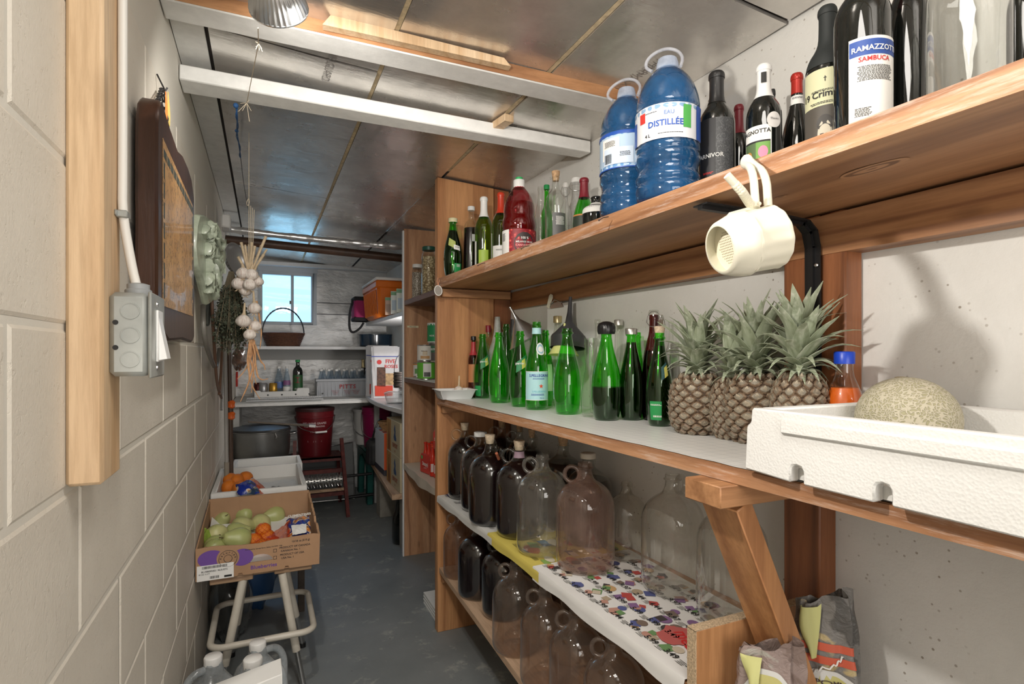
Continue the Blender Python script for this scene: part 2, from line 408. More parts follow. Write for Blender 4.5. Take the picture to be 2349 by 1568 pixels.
# back wall seams and ledge
for k, z in enumerate((.463, .36)):
    struct('trim_%d' % (k+1), MB().box(.44, 1.06, YB-.004, YB, CAMZ+z-.003, CAMZ+z+.003), M('seam', (.10, .10, .11), .8))
struct('trim_3', MB().box(XL, 1.066, YB-.10, YB, CAMZ+.765, CAMZ+.80), WHITE, bevel=.004)
wn = struct('window_1', MB().box(wx0-.012, wx0+.02, YB-.02, YB+.03, wz0-.012, wz1+.012).box(wx1-.02, wx1+.012, YB-.02, YB+.03, wz0-.012, wz1+.012)
    .box(wx0+.02, wx1-.02, YB-.02, YB+.03, wz0-.012, wz0+.014).box(wx0+.02, wx1-.02, YB-.02, YB+.03, wz1-.05, wz1+.012)
    .box(wx0-.02, wx1+.02, YB-.022, YB-.01, wz1-.022, wz1+.03), M('window_frame_grey', (.50, .54, .58), .45), bevel=.002)
xm = (wx0+wx1)/2+.035
part('window_sash', MB().box(xm-.012, xm+.012, YB-.012, YB+.018, wz0+.014, wz1-.05).box(wx1-.035, wx1-.02, YB-.008, YB+.016, wz0+.014, wz1-.05), M('sash', (.42, .48, .55), .4), wn, bevel=.002)
part('window_latch', MB().box(xm-.024, xm-.010, YB-.022, YB-.012, wz0+.17, wz0+.20), BLACK, wn)
for a, b in ((wx0+.02, xm-.012), (xm+.012, wx1-.035)):
    part('pane', MB().box(a, b, YB+.004, YB+.008, wz0+.014, wz1-.05), glass('pane_%.2f' % a, (.95, .98, 1), (.85, .92, .95), .6, .01, 0, 0.0), wn)
# ceiling
cl = MB().hexa([(XL-.1, YN, ceil_z(XL-.1)+.012), (1.4, YN, ceil_z(1.4)+.012), (1.4, YB+.1, ceil_z(1.4)+.012), (XL-.1, YB+.1, ceil_z(XL-.1)+.012),
                (XL-.1, YN, 2.3), (1.4, YN, 2.3), (1.4, YB+.1, 2.3), (XL-.1, YB+.1, 2.3)])
clo = struct('ceiling', cl, M('ceiling_backing', (.06, .05, .045), .8), smooth=0)
def cpanel(name, X0, X1, Y0, Y1, m, dz=0, tilt=0):
    z = lambda X: ceil_z(X)+dz
    nx, ny = 6, 10; ph = random.random()*9
    def f(u, v):
        X = X0+(X1-X0)*u; Y = Y0+(Y1-Y0)*v
        w = .0025*math.sin(X*7+ph)*math.sin(Y*5+ph*2)
        return (X, Y, z(X)+w+tilt*(v-.5))
    mb = MB().grid(f, nx, ny)
    n = len(mb.v); mb.v += [(a, b, c+.008) for a, b, c in mb.v]; mb.f += [tuple(i+n for i in q)[::-1] for q in mb.f]
    rim = [i for i in range(nx+1)]+[(j+1)*(nx+1)-1 for j in range(1, ny+1)]+[ny*(nx+1)+i for i in range(nx-1, -1, -1)]+[j*(nx+1) for j in range(ny-1, 0, -1)]
    mb.f += [(rim[i], rim[(i+1) % len(rim)], rim[(i+1) % len(rim)]+n, rim[i]+n) for i in range(len(rim))]
    mb.m = [0]*len(mb.f)
    return part(name, mb, m, clo, smooth=50)
cuts = [(XL, -.142, [YN, 1.20, 2.9, YB], 'white_board', PAINT), (-.132, .300, [YN, .7, 1.62, 3.05, 4.3, YB], 'foil_panel', FOIL),
        (.314, .722, [YN, .45, 1.50, 2.75, 4.0, YB], 'foil_panel', FOIL), (.738, 1.10, [YN, .9, 2.40, 3.7, YB], 'foil_panel', FOIL)]
for a, b, ys, nm, m in cuts:
    for i in range(len(ys)-1):
        cpanel(nm, a, b, ys[i]+.004, ys[i+1]-.004, m, tilt=random.uniform(-.006, .006) if m is FOIL else 0)
FOAM = M('foam_edge', (.62, .50, .32), .8, var=.3, vs=50)
for X in (.307, .730):
    part('seam_strip', MB().box(X-.006, X+.006, YN, 2.3 if X > .5 else YB, ceil_z(X)+.002, ceil_z(X)+.011), FOAM, clo)
part('foil_tape', MB().box(.722, .745, 2.5, 3.6, ceil_z(.73)-.002, ceil_z(.73)+.009), FOILW, clo)
# stamped lettering on the foil
STAMP = M('foil_stamp', (.34, .32, .31), .5, .6)
for (s, X, Y, rz, sz) in (('EUROGUARD', .18, 1.08, 90, .035), ('AIRLGUARD', .16, 1.66, 92, .034), ('THERMAX THERMAL', .93, 1.32, 96, .034)):
    mb = MB(); a = R(rz)
    flat_text(mb, s, sz, plane_M((X, Y, ceil_z(X)-.006), (math.cos(a), math.sin(a), 0), (math.sin(a), -math.cos(a), 0)))
    part('stamped_lettering', mb, STAMP, clo, smooth=0, recalc=False)
# beams
def beam(name, near0, near1, far0, far1, h, m, label):
    # underside corners (x,y,z): near-left, near-right, far-right, far-left
    b = [near0, near1, far1, far0]
    mb = MB().hexa(b+[(p[0], p[1], p[2]+h) for p in b])
    o = struct(name, mb, m, bevel=.003); return o
b1z = lambda X: ceil_z(X)-.036
bm1 = beam('trim_4', (XL, 1.486, b1z(XL)), (XW(1.33), 1.33, b1z(1.1)), (XL, 1.572, b1z(XL)), (XW(1.41), 1.415, b1z(1.1)), .036, PAINT, '')
part('unpainted_side', MB().hexa([(XL, 1.4845, b1z(XL)+.003), (XW(1.33), 1.3285, b1z(1.1)+.003), (XW(1.33), 1.330, b1z(1.1)+.003), (XL, 1.486, b1z(XL)+.003),
    (XL, 1.4845, ceil_z(XL)), (XW(1.33), 1.3285, ceil_z(1.1)), (XW(1.33), 1.330, ceil_z(1.1)), (XL, 1.486, ceil_z(XL))]), W_x, bm1)
z2 = lambda X: ceil_z(X)-.045-(X-XL)*.0
bm2 = beam('trim_5', (XL, 1.814, CAMZ+.778), (1.075, 1.700, CAMZ+.722), (XL, 1.900, CAMZ+.775), (1.06, 1.752, CAMZ+.718), .044, PAINT, '')
t = thing('wood_shim', 'thin pale wooden shim wedged above the first ceiling beam', 'shim', (.35, 1.40, CAMZ+.80))
part('wedge', MB().prism([(-.22, 0), (.26, -.028), (.24, -.008), (-.20, .028)], -.012, .012, 'y'), W_pine, t).rotation_euler = (0, 0, -.12)
t = thing('wood_block', 'short pale wood block nailed on top of the second ceiling beam', 'wood block', (.72, 1.77, ceil_z(.72)-.014))
part('block_body', MB().box(-.018, .018, -.11, .12, -.012, .012), W_pine, t, bevel=.002).rotation_euler = (0, 0, .15)
# foil pipe + pole at the back
mb = MB(); pts = [(XL+(1.066-XL)*i/60, 3.66, CAMZ+.735-.012*math.sin(i/60*PI)-.02*i/60) for i in range(61)]
t = thing('foil_wrapped_pipe', 'pipe wrapped in crumpled silver foil running across below the ceiling', 'pipe', pts[30])
part('foil_wrap', MB().tube(pts, [.020*random.uniform(.86, 1.14) for _ in pts], 12), FOILW, t, world=True)
t = thing('wooden_pole', 'dark brown round pole spanning the room under the foil pipe', 'pole', (.42, 3.92, CAMZ+.69))
part('pole', MB().tube([(XL, 3.92, CAMZ+.72), (1.066, 3.92, CAMZ+.675)], .028, 16), M('dark_pole', (.07, .035, .02), .4, var=.3), t, world=True)
# wooden post on the left wall
t = thing('wall_post', 'pale new spruce stud fixed upright on the block wall at left', 'post', (XL, .87, CAMZ-.161))
part('stud', MB().box(XL+.0005, XL+.0388, .826, .9135, CAMZ-.161, ceil_z(XL)-.002), W_pine, t, world=True, bevel=.004)
# ---------------------------------------------------------------- shelving unit
Z1t = lambda Y: CAMZ+.333-.012*(2.38-Y)/1.9; Z1b = lambda Y: CAMZ+.292-.006*(2.38-Y)/1.9
Z2 = CAMZ-.196; Z3 = CAMZ-.627; Z4 = CAMZ-.95
XF4 = lambda Y: .712-.03*(2.38-Y)
su = thing('shelving_unit', 'stained wooden shelving unit with four long shelves along the right wall', 'shelving unit', (.9, 2.0, 0))
def board(nm, xf, xb, zt, zb, Y0, Y1, m, n=8):
    mb = MB()
    for i in range(n):
        a = Y0+(Y1-Y0)*i/n; b = Y0+(Y1-Y0)*(i+1)/n
        f = lambda g, y: g(y) if callable(g) else g
        mb.add([(f(xf, a), a, f(zb, a)), (f(xb, a), a, f(zb, a)), (f(xb, b), b, f(zb, b)), (f(xf, b), b, f(zb, b)),
                (f(xf, a), a, f(zt, a)), (f(xb, a), a, f(zt, a)), (f(xb, b), b, f(zt, b)), (f(xf, b), b, f(zt, b))],
               [(3, 2, 1, 0), (4, 5, 6, 7), (3, 0, 4, 7), (1, 2, 6, 5)]+([(0, 1, 5, 4)] if i == 0 else [])+([(2, 3, 7, 6)] if i == n-1 else []))
    return part(nm, mb, m, su, world=True, smooth=20)
XWm = lambda Y: XW(Y)-.004
YS = -.35
board('shelf_board', lambda Y: XF(Y)+.004, 1.035, Z1t, Z1b, YS, 2.378, W_shelf)
board('edge_strip', XF, lambda Y: XF(Y)+.004, Z1t, Z1b, YS, 2.378, W_edge)
board('shelf_board', 1.039, XWm, lambda Y: Z1t(Y)-.004, lambda Y: Z1b(Y)+.006, YS, 2.378, W_shelf)
board('back_rail', lambda Y: 1.058 if Y > .2 else 1.075, XWm, CAMZ+.286, CAMZ+.205, YS, 2.378, W_railm)
board('shelf_board', XF, XWm, Z2, Z2-.026, YS, 2.378, W_shelf)
board('edge_strip', lambda Y: XF(Y)-.004, XF, Z2-.001, Z2-.027, YS, 2.378, W_edge)
board('shelf_board', XF, XWm, Z3-.004, Z3-.024, .83, 2.378, W_shelf)
board('shelf_board', XF4, XWm, Z4, Z4-.022, .83, 2.378, wood('pale_lower_shelf', (.55, .37, .24), (.64, .45, .31), (.4, .24, .14), 'y', 1, .6, .2))
zt = lambda X: ceil_z(X)-.004
def eboard(X0, X1, Y0, Y1, m):
    return part('side_board', MB().hexa([(X0, Y0, 0), (X1, Y0, 0), (X1, Y1, 0), (X0, Y1, 0), (X0, Y0, zt(X0)), (X1, Y0, zt(X1)), (X1, Y1, zt(X1)), (X0, Y1, zt(X0))]), m, su, world=True, bevel=.002)
eboard(.705, .976, 2.38, 2.42, W_end); eboard(.979, 1.064, 2.381, 2.42, W_dark)
for z in (Z1b(2.38)-.04, Z2-.066, Z3-.064, Z4-.062):   # cleats under each shelf
    part('cleat', MB().box(.72, 1.05, 2.352, 2.379, z, z+.036), W_x, su, world=True, bevel=.002)
part('side_board', MB().box(.742, 1.09, .806, .828, Z4-.3, CAMZ-.522), W_end, su, world=True, bevel=.001)
part('chipboard_edge', MB().box(.739, .742, .806, .828, Z4-.3, CAMZ-.521).box(.739, 1.09, .806, .828, CAMZ-.522, CAMZ-.520), W_chip, su, world=True)
part('post', MB().box(1.060, XW(.8)-.001, .791, .8795, 0, CAMZ+.29), W_dark, su, world=True, bevel=.003)
part('post', MB().box(1.060, XW(.8)-.001, .735, .7895, CAMZ-.19, CAMZ+.29), W_dark, su, world=True, bevel=.003)
part('bearer', MB().box(.700, 1.055, .704, .791, Z2-.066, Z2-.028), W_x, su, world=True, bevel=.002)
mb = MB(); a = Vector((.755, .748, Z2-.066)); b = Vector((1.07, .748, Z2-.74)); d = (b-a).normalized(); nn = Vector((d.z, 0, -d.x))*.019
mb.hexa([tuple(a+nn+Vector((0, -.043, 0))), tuple(a-nn+Vector((0, -.043, 0))), tuple(a-nn+Vector((0, .043, 0))), tuple(a+nn+Vector((0, .043, 0))),
         tuple(b+nn+Vector((0, -.043, 0))), tuple(b-nn+Vector((0, -.043, 0))), tuple(b-nn+Vector((0, .043, 0))), tuple(b+nn+Vector((0, .043, 0)))])
part('brace', mb, W_end, su, world=True, bevel=.002)
# black bracket
mb = MB(); Yb = .80; zt_ = CAMZ+.284
path = [(.745, zt_-.004), (.95, zt_-.006), (1.02, zt_-.010), (1.043, zt_-.028), (1.052, zt_-.06), (1.054, zt_-.32)]
for w, h in ((.018, .003), (.006, .010)):
    pts = path
    for i in range(len(pts)-1):
        (xa, za), (xb, zb) = pts[i], pts[i+1]
        d = Vector((xb-xa, 0, zb-za)).normalized(); n_ = Vector((-d.z, 0, d.x))
        if n_.x > 0 or n_.z > 0: n_ = -n_
        A = Vector((xa, 0, za)); B = Vector((xb, 0, zb))+d*.001
        q = [A+Vector((0, Yb-w, 0)), B+Vector((0, Yb-w, 0)), B+Vector((0, Yb+w, 0)), A+Vector((0, Yb+w, 0))]
        mb.hexa([tuple(p) for p in q]+[tuple(p+n_*h) for p in q])
br = part('bracket', mb, IRON, su, world=True, label='black iron shelf bracket')
for (x, z) in ((1.046, zt_-.10), (1.046, zt_-.24)):
    part('screw', MB().ball((x, Yb-.011, z), (.003, .005, .005), 8, 6), STEEL, br, world=True)
# knife/nails in the edge
for (px, py, w_) in ((1107, 605, 'under the green bottles at the left'), (1208, 566, 'under the cranberry juice'), (1388, 500, 'under the water jugs')):
    p = onX(px, py, XF(2)-.008)
    t = thing('nail', 'bent rusty nail in the top shelf edge '+w_, 'nail', p, group='nails in the top shelf edge')
    part('shank', MB().tube([(.009, 0, .004), (-.006, -.002, 0), (-.02, -.006, -.008)], .0013, 6).ball((-.02, -.006, -.008), .0024, 8, 4), M('rusty_iron', (.07, .045, .035), .7), t)
# ---------------------------------------------------------------- second unit (tins and pop)
u2 = thing('pantry_shelf_unit', 'narrow wooden pantry shelf unit beyond the tall fir end board', 'shelving unit', (.9, 2.9, 0))
def b2(nm, *a, m=W_ply, **k): return part(nm, MB().box(*a), m, u2, world=True, **k)
Y2 = 3.36
b2('side_board', .785, 1.064, Y2, Y2+.022, 0.0, ceil_z(1.0)-.004, bevel=.001)
b2('painted_edge', .776, .785, Y2-.001, Y2+.024, 0.0, ceil_z(.8)-.03, m=WHITE, bevel=.001)
W_dkedge = wood('dark_shelf_edge', (.22, .12, .09), (.32, .19, .15), (.12, .06, .04), 'y', 1, .6, .2)
for zt_2, th, m in ((CAMZ+.325, .030, W_dkedge), (CAMZ-.147, .026, W_dkedge), (CAMZ-.672, .024, W_ply)):
    b2('shelf_board', .785, 1.064, 2.425, Y2-.002, zt_2-th, zt_2, m=m, bevel=.002)
b2('shelf_lining', .781, 1.062, 2.43, Y2-.004, CAMZ-.1465, CAMZ-.144, m=PAPER)
mb = MB()
def drape(u, v):
    Y = 2.43+(Y2-.01-2.43)*u
    if v < .5: return (1.05-(1.05-.776)*v*2, Y, CAMZ-.669)
    w = (v-.5)*2; return (.776-.004*math.sin(Y*26), Y, CAMZ-.669-w*(.045+.012*math.sin(Y*9)))
b_ = part('cloth_lining', mb.grid(drape, 24, 8), M('cream_oilcloth', (.66, .58, .48), .6), u2, world=True)
p = onY(947, 749, Y2-.001)
tp = part('tape_label', MB().box(p.x-.035, p.x+.035, Y2-.002, Y2-.0005, p.z-.006, p.z+.006), M('masking_tape', (.72, .66, .45), .7), u2, world=True)
part('lettering', MB().box(*(0,)*6) if False else flat_text(MB(), 'MELASSES', .010, plane_M((p.x, Y2-.0025, p.z-.0035), (1, 0, 0), (0, 0, 1))), INK, tp, world=True, smooth=0, recalc=False)
# shelf papers
def m_grid():
    m, t, b = nt('gridded_shelf_vinyl'); v = coords(t)
    br = N(t, 'ShaderNodeTexBrick', i_Scale=1.0, i_Mortar_Size=.0007, i_Brick_Width=.03, i_Row_Height=.03); br.offset = 0
    br.inputs['Color1'].default_value = (.80, .80, .78, 1); br.inputs['Color2'].default_value = (.80, .80, .78, 1); br.inputs['Mortar'].default_value = (.55, .56, .57, 1)
    t.links.new(v, br.inputs['Vector']); t.links.new(br.outputs['Color'], b.inputs['Base Color']); b.inputs['Roughness'].default_value = .35; return m
mb = MB(); n = 40
vs = []
for i in range(n+1):
    Y = .36+(2.376-.36)*i/n; j = 0 if Y > 1.0 else .01*math.sin(Y*60)*(1-Y)+.004
    vs += [(XF(Y)-.003+j, Y, Z2+.0012), (XW(Y)-.002, Y, Z2+.0012)]
mb.add(vs, [(2*i, 2*i+1, 2*i+3, 2*i+2) for i in range(n)])
o = link('shelf_liner', mb.mesh('shelf_liner', m_grid())); tag(o, 'white gridded vinyl liner covering the middle shelf', 'shelf liner')

def m_knot():
    m, t, b = nt('wood_knot'); v = coords(t, (7.5, 2.2, 0)); g = N(t, 'ShaderNodeTexWave', wave_type='RINGS', i_Scale=4.0, i_Distortion=2.5, i_Detail=2.0); g.rings_direction = 'Z'
    t.links.new(v, g.inputs['Vector']); t.links.new(ramp(t, g.outputs['Fac'], [(.2, (.16, .07, .03)), (.6, (.42, .22, .11))]), b.inputs['Base Color']); b.inputs['Roughness'].default_value = .5; return m
KN = m_knot()
for (px, py, ry_, rx_) in ((2003, 386, .052, .020), (1792, 452, .012, .005), (1290, 640, .02, .006)):
    p = onZ(px, py, Z1b(.6)-.0006 if px > 1500 else Z1b(1.2)-.0006)
    if XF(p.y) < p.x < 1.03:
        zk = Z1b(p.y)-.0008
        o = part('knot', MB().add([(rx_*math.cos(a)*(1+.1*math.sin(3*a)), ry_*math.sin(a), 0) for a in [2*PI*i/28 for i in range(28)]], [tuple(range(28))]), KN, su, smooth=0); o.location = (p.x-.9, p.y-2.0, zk)
# ---------------------------------------------------------------- bottles and jugs
def chaikin(p, k=1):
    for _ in range(k):
        q = [p[0]]
        for a, b in zip(p[:-1], p[1:]):
            q += [(a[0]*.75+b[0]*.25, a[1]*.75+b[1]*.25), (a[0]*.25+b[0]*.75, a[1]*.25+b[1]*.75)]
        p = q+[p[-1]]
    return p
PR = {
 'wine': [(0, .03), (.55, .01), (.90, 0), (1, .03), (1, .30), (1, .58), (.97, .64), (.80, .70), (.52, .75), (.39, .80), (.37, .88), (.37, .95), (.43, .955), (.43, .985), (.36, 1)],
 'burgundy': [(0, .03), (.6, .01), (.92, 0), (1, .03), (1, .25), (1, .40), (.95, .50), (.75, .62), (.50, .72), (.36, .80), (.33, .95), (.39, .955), (.39, .985), (.34, 1)],
 'perrier': [(0, .03), (.5, .01), (.74, 0), (.84, .03), (.95, .14), (1, .27), (.98, .40), (.88, .53), (.68, .66), (.48, .78), (.37, .88), (.34, .93), (.44, .935), (.44, .955), (.36, .96), (.36, 1)],
 'spring': [(0, .03), (.5, .01), (.88, 0), (.98, .03), (1, .10), (1, .42), (.97, .50), (.80, .62), (.55, .74), (.38, .85), (.34, .93), (.42, .935), (.42, .96), (.36, .965), (.36, 1)],
 'jug': [(0, .03), (.5, .015), (.78, 0), (.92, .012), (1, .06), (1, .18), (1, .55), (.985, .63), (.90, .70), (.74, .76), (.55, .80), (.40, .822), (.33, .84), (.27, .87), (.235, .91), (.225, .945), (.29, .95), (.29, .96), (.235, .965), (.255, .98), (.22, 1)],
 'water': [(0, .02), (.7, 0), (.94, .01), (1, .05), (1, .10), (.955, .115), (.955, .125), (1, .14), (1, .17), (.93, .19), (.93, .24), (1, .26), (1, .31), (.965, .322), (1, .335), (1, .36), (.985, .375), (.985, .56), (1, .575), (1, .60), (.96, .61), (.99, .63), (.97, .68), (.90, .74), (.78, .80), (.58, .86), (.36, .905), (.30, .92), (.30, .94)],
 'juice': [(0, .02), (.75, 0), (.92, .01), (.96, .05), (.96, .38), (.98, .40), (1, .43), (.96, .50), (.88, .55), (.90, .60), (.84, .70), (.70, .78), (.46, .85), (.32, .88), (.30, .93), (.30, .96)],
 'square': [(0, .02), (.85, 0), (1, .03), (1, .50), (.96, .58), (.75, .66), (.42, .72), (.33, .78), (.30, .93), (.38, .935), (.38, .96), (.32, 1)],
 'spirit': [(0, .02), (.85, 0), (.98, .02), (1, .06), (1, .66), (.95, .73), (.72, .79), (.42, .83), (.36, .87), (.36, .97), (.42, .975), (.36, 1)],
 'carafe': [(0, .02), (.7, 0), (.9, .03), (1, .16), (.92, .34), (.70, .52), (.52, .62), (.60, .74), (.62, .84), (.58, .90), (.66, .93), (.66, 1)],
 'small': [(0, .02), (.85, 0), (1, .03), (1, .46), (.92, .58), (.62, .72), (.45, .80), (.43, .96), (.48, .965), (.44, 1)],
 'flask': [(0, .02), (.85, 0), (1, .04), (1, .40), (.9, .60), (.62, .74), (.42, .82), (.36, .95), (.42, .955), (.38, 1)],
 'tall': [(0, .02), (.9, 0), (1, .02), (1, .50), (.85, .62), (.70, .70), (.66, .93), (.72, .94), (.70, 1)],
}
def prof_r(pr, z):
    for a, b in zip(pr[:-1], pr[1:]):
        if a[1] <= z <= b[1] and b[1] > a[1]: return a[0]+(b[0]-a[0])*(z-a[1])/(b[1]-a[1])
    return pr[-1][0]
LM = lambda c, r=.5: M('label_%.2f_%.2f_%.2f' % c, c, r)
def bottle(kind, H, D, P, gm, name, label, cat='bottle', group=None, liq=None, cap=None, labels=(), turn=0, handle=None, noglass=False):
    pr = chaikin(PR[kind]); Rr = D/2
    t = thing(name, label, cat, P, math.atan2(-P[0], P[1])+turn, group)
    g = part('glass', MB().lathe([(r*Rr, z*H) for r, z in pr], 36), gm, t, smooth=50)
    rt = PR[kind][-1][0]*Rr; zt_ = PR[kind][-1][1]*H; mlip = max(r for r, z in PR[kind] if z > .92*PR[kind][-1][1])*Rr
    if liq:
        lv, lm = liq; q = [(r*Rr*.955, max(z*H, .003)) for r, z in pr if z <= lv]; rl = prof_r(PR[kind], lv)*Rr*.955
        part('liquid', MB().lathe(q+[(rl, lv*H), (0, lv*H)], 32), lm, t, smooth=50)
    if cap:
        k = cap[0]; c = cap[1]
        if k == 'cork': part('cork', MB().lathe([(0, zt_-.015), (rt*.80, zt_-.015), (rt*1.12, zt_+.016), (rt*1.1, zt_+.018), (0, zt_+.018)], 16), c, t)
        if k == 'screw':
            h = cap[2] if len(cap) > 2 else .022
            part('cap', MB().lathe([(0, zt_-h+.008), (mlip*1.10, zt_-h+.008), (mlip*1.12, zt_+.002), (mlip*1.02, zt_+.004), (0, zt_+.004)], 28, flute=.02, fn=14), c, t, smooth=60)
        if k == 'capsule':
            z0 = cap[2] if len(cap) > 2 else .76
            q = [(r*Rr+.0008, z*H) for r, z in pr if z >= z0]
            part('capsule', MB().lathe(q+[(q[-1][0]*.9, q[-1][1]+.0015), (0, q[-1][1]+.0015)], 28), c, t)
        if k == 'dome':
            part('cap', MB().lathe([(0, zt_-.018), (mlip*1.2, zt_-.018), (mlip*1.32, zt_-.010), (mlip*1.32, zt_+.004), (mlip*1.1, zt_+.014), (mlip*.5, zt_+.019), (0, zt_+.02)], 48, flute=.035, fn=16), c, t, smooth=60)
        if k == 'swing':
            cp = part('stopper', MB().lathe([(0, zt_-.004), (mlip*1.0, zt_-.002), (mlip*1.15, zt_+.004), (mlip*.9, zt_+.014), (0, zt_+.016)], 20), c, t)
            w = [(s*(mlip+.004), -.004*0, 0) for s in (1,)]
            part('wire_bail', MB().tube([(mlip+.004, 0, zt_-.004), (mlip+.006, -.006, zt_-.022), (mlip*.8, -mlip*1.1, zt_-.034), (0, -mlip*1.3, zt_-.036), (-mlip*.8, -mlip*1.1, zt_-.034), (-mlip-.006, -.006, zt_-.022), (-mlip-.004, 0, zt_-.004), (-mlip*.6, 0, zt_+.009), (mlip*.6, 0, zt_+.009)], .0011, 6, closed=True), STEEL, cp)
    if handle:
        sd = handle; zc_ = .885*H; rc = .075*H; c0 = .24*Rr+rc*.78
        ring = [(sd*(c0+rc*math.cos(a)*.92), 0, zc_+rc*math.sin(a)) for a in [2*PI*i/22 for i in range(22)]]
        part('handle', MB().tube(ring, .0062*H/.31, 10, closed=True), gm, t)
    for li, L in enumerate(labels):
        z0, z1, a0, a1, m = L[:5]; texts = L[5] if len(L) > 5 else []
        mbl = MB(); rr = lambda z, li=li: (prof_r(pr, z)*Rr+.0007+.00035*li)
        sh = L[6] if len(L) > 6 else None
        if sh == 'oval':
            ac, zc_ = (a0+a1)/2, (z0+z1)/2; vs = [(rr(zc_)*math.sin(ac), -rr(zc_)*math.cos(ac), zc_*H)]; n = 28
            for i in range(n):
                a = ac+(a1-a0)/2*math.cos(2*PI*i/n); z = zc_+(z1-z0)/2*math.sin(2*PI*i/n); vs.append((rr(z)*math.sin(a), -rr(z)*math.cos(a), z*H))
            mbl.add(vs, [(0, i+1, (i+1) % n+1) for i in range(n)])
        else:
            tilt = L[7] if len(L) > 7 else 0
            mbl.grid(lambda u, v: (lambda a, z: (rr(z)*math.sin(a), -rr(z)*math.cos(a), z*H))(a0+(a1-a0)*u, z0+(z1-z0)*v+tilt*(u-.5)), 14, 5)
        lb = part('label', mbl, m, t, smooth=60)
        for tx in texts:
            s, size, z, a, tm = tx[:5]; bold = len(tx) > 5 and tx[5]
            if s == '#':   # barcode bars
                mt = MB(); x = 0; rd = random.Random(3)
                while x < size[0]:
                    w = rd.choice((.0006, .0011, .0016)); r_ = rr(z)+.0006; aa = a+x/r_; ab = a+(x+w)/r_
                    mt.add([(r_*math.sin(aa), -r_*math.cos(aa), z*H), (r_*math.sin(ab), -r_*math.cos(ab), z*H), (r_*math.sin(ab), -r_*math.cos(ab), z*H+size[1]), (r_*math.sin(aa), -r_*math.cos(aa), z*H+size[1])], [(0, 1, 2, 3)]); x += w+rd.choice((.0007, .0012))
                part('barcode', mt, tm, lb, smooth=0, recalc=False); continue
            if s == '=':   # lines of small print
                mt = MB(); rd = random.Random(5)
                for ln in range(size[2]):
                    zz = z*H-ln*size[1]*2; r_ = rr(z)+.0006; x = -size[0]/2*rd.uniform(.85, 1)
                    while x < size[0]/2*rd.uniform(.8, 1):
                        w = rd.uniform(.0015, .005); aa = a+x/r_; ab = a+(x+w)/r_
                        mt.add([(r_*math.sin(aa), -r_*math.cos(aa), zz), (r_*math.sin(ab), -r_*math.cos(ab), zz), (r_*math.sin(ab), -r_*math.cos(ab), zz+size[1]), (r_*math.sin(aa), -r_*math.cos(aa), zz+size[1])], [(0, 1, 2, 3)]); x += w+.0008
                part('small_print', mt, tm, lb, smooth=0, recalc=False); continue
            part('lettering', cyl_text(MB(), s, size, rr(z)+.0010, z*H, a, bold), tm, lb, smooth=0, recalc=False)
    return t
def base(px, yb, w, Z):      # stands at pixel column px, front of its base at row yb, w pixels wide
    r = ray(px, yb); t = (Z-CAMZ)/r.z; u = (px-CX)/F; st = math.sqrt(1+u*u)
    for _ in range(4):
        D = w*(t)/F/st; tc = ((Z-CAMZ)/r.z)+D/2/st; t = tc
    return (r.x*t, r.y*t, Z), D, t
def byx(px, X, w, zf):
    r = ray(px, 800); t = X/r.x; u = (px-CX)/F
    y = r.y*t; return (X, y, zf(y)), w*t/F/math.sqrt(1+u*u), t
def height(t, ytop, Z): return CAMZ+(HY-ytop)/F*t-Z
GRN, WHT, YEL = LM((.02, .30, .08)), LM((.85, .85, .82), .45), LM((.62, .58, .12))
SILV = M('silver_foil_cap', (.62, .62, .58), .3, .8); GOLDC = M('gold_cap', (.60, .50, .28), .3, .7)
REDCAP = M('dark_red_capsule', (.22, .012, .025), .35); REDB = M('bright_red_capsule', (.60, .05, .02), .3)
WHCAP = M('white_capsule', (.82, .82, .80), .35); BKCAP = M('black_capsule', (.015, .015, .016), .35)
DIAG = lambda a: [(.50, .64, a-.75, a+.55, LM((.02, .22, .08)), [], None, .10), (.515, .625, a-.15, a+.28, YEL, [('perrier', .012, .56, a-.35, WHT, True)], None, .035)]
def backlab(a=0.1): return [(.05, .27, a-.6, a+.5, GRN, [('=', (.03, .0012, 6), .21, a, WHT), ('#', (.022, .014), .08, a-.3, INK)])]
Z = Z2+.0015
def mid(px, ytop, yb, w, kind, gm, label, **k):
    P, D, t = base(px, yb, w, Z); H = height(t, ytop, Z)
    if k.get('cap') and k['cap'][0] == 'cork': H -= .018
    nm = k.pop('name', 'glass_bottle')
    return bottle(kind, H/PR[kind][-1][1], D, P, gm, nm, label, **k)
def midx(px, ytop, X, w, kind, gm, label, **k):
    P, D, t = byx(px, X, w, lambda y: Z); H = height(t, ytop, Z)
    if k.get('cap') and k['cap'][0] == 'cork': H -= .018
    nm = k.pop('name', 'glass_bottle')
    return bottle(kind, H/PR[kind][-1][1], D, P, gm, nm, label, **k)
g1 = 'bottles on the middle shelf'
mid(1107, 766, 914, 43, 'perrier', G_green, 'empty green bottle with diagonal label, leftmost, beside the white tray', group=g1, labels=DIAG(.5)+[(.04, .2, -.9, -.2, GRN)])
mid(1145, 762, 925, 50, 'perrier', G_green, 'plain empty green bottle without label, second from the left in front', group=g1)
midx(1161, 743, .945, 40, 'perrier', G_green, 'empty green bottle rising behind the plain green one', group=g1)
mid(1193, 759, 934, 50, 'perrier', G_green, 'empty green bottle with gold diagonal label, left of the blue-labelled one', group=g1, labels=DIAG(.35))
LB = LM((.42, .70, .74))
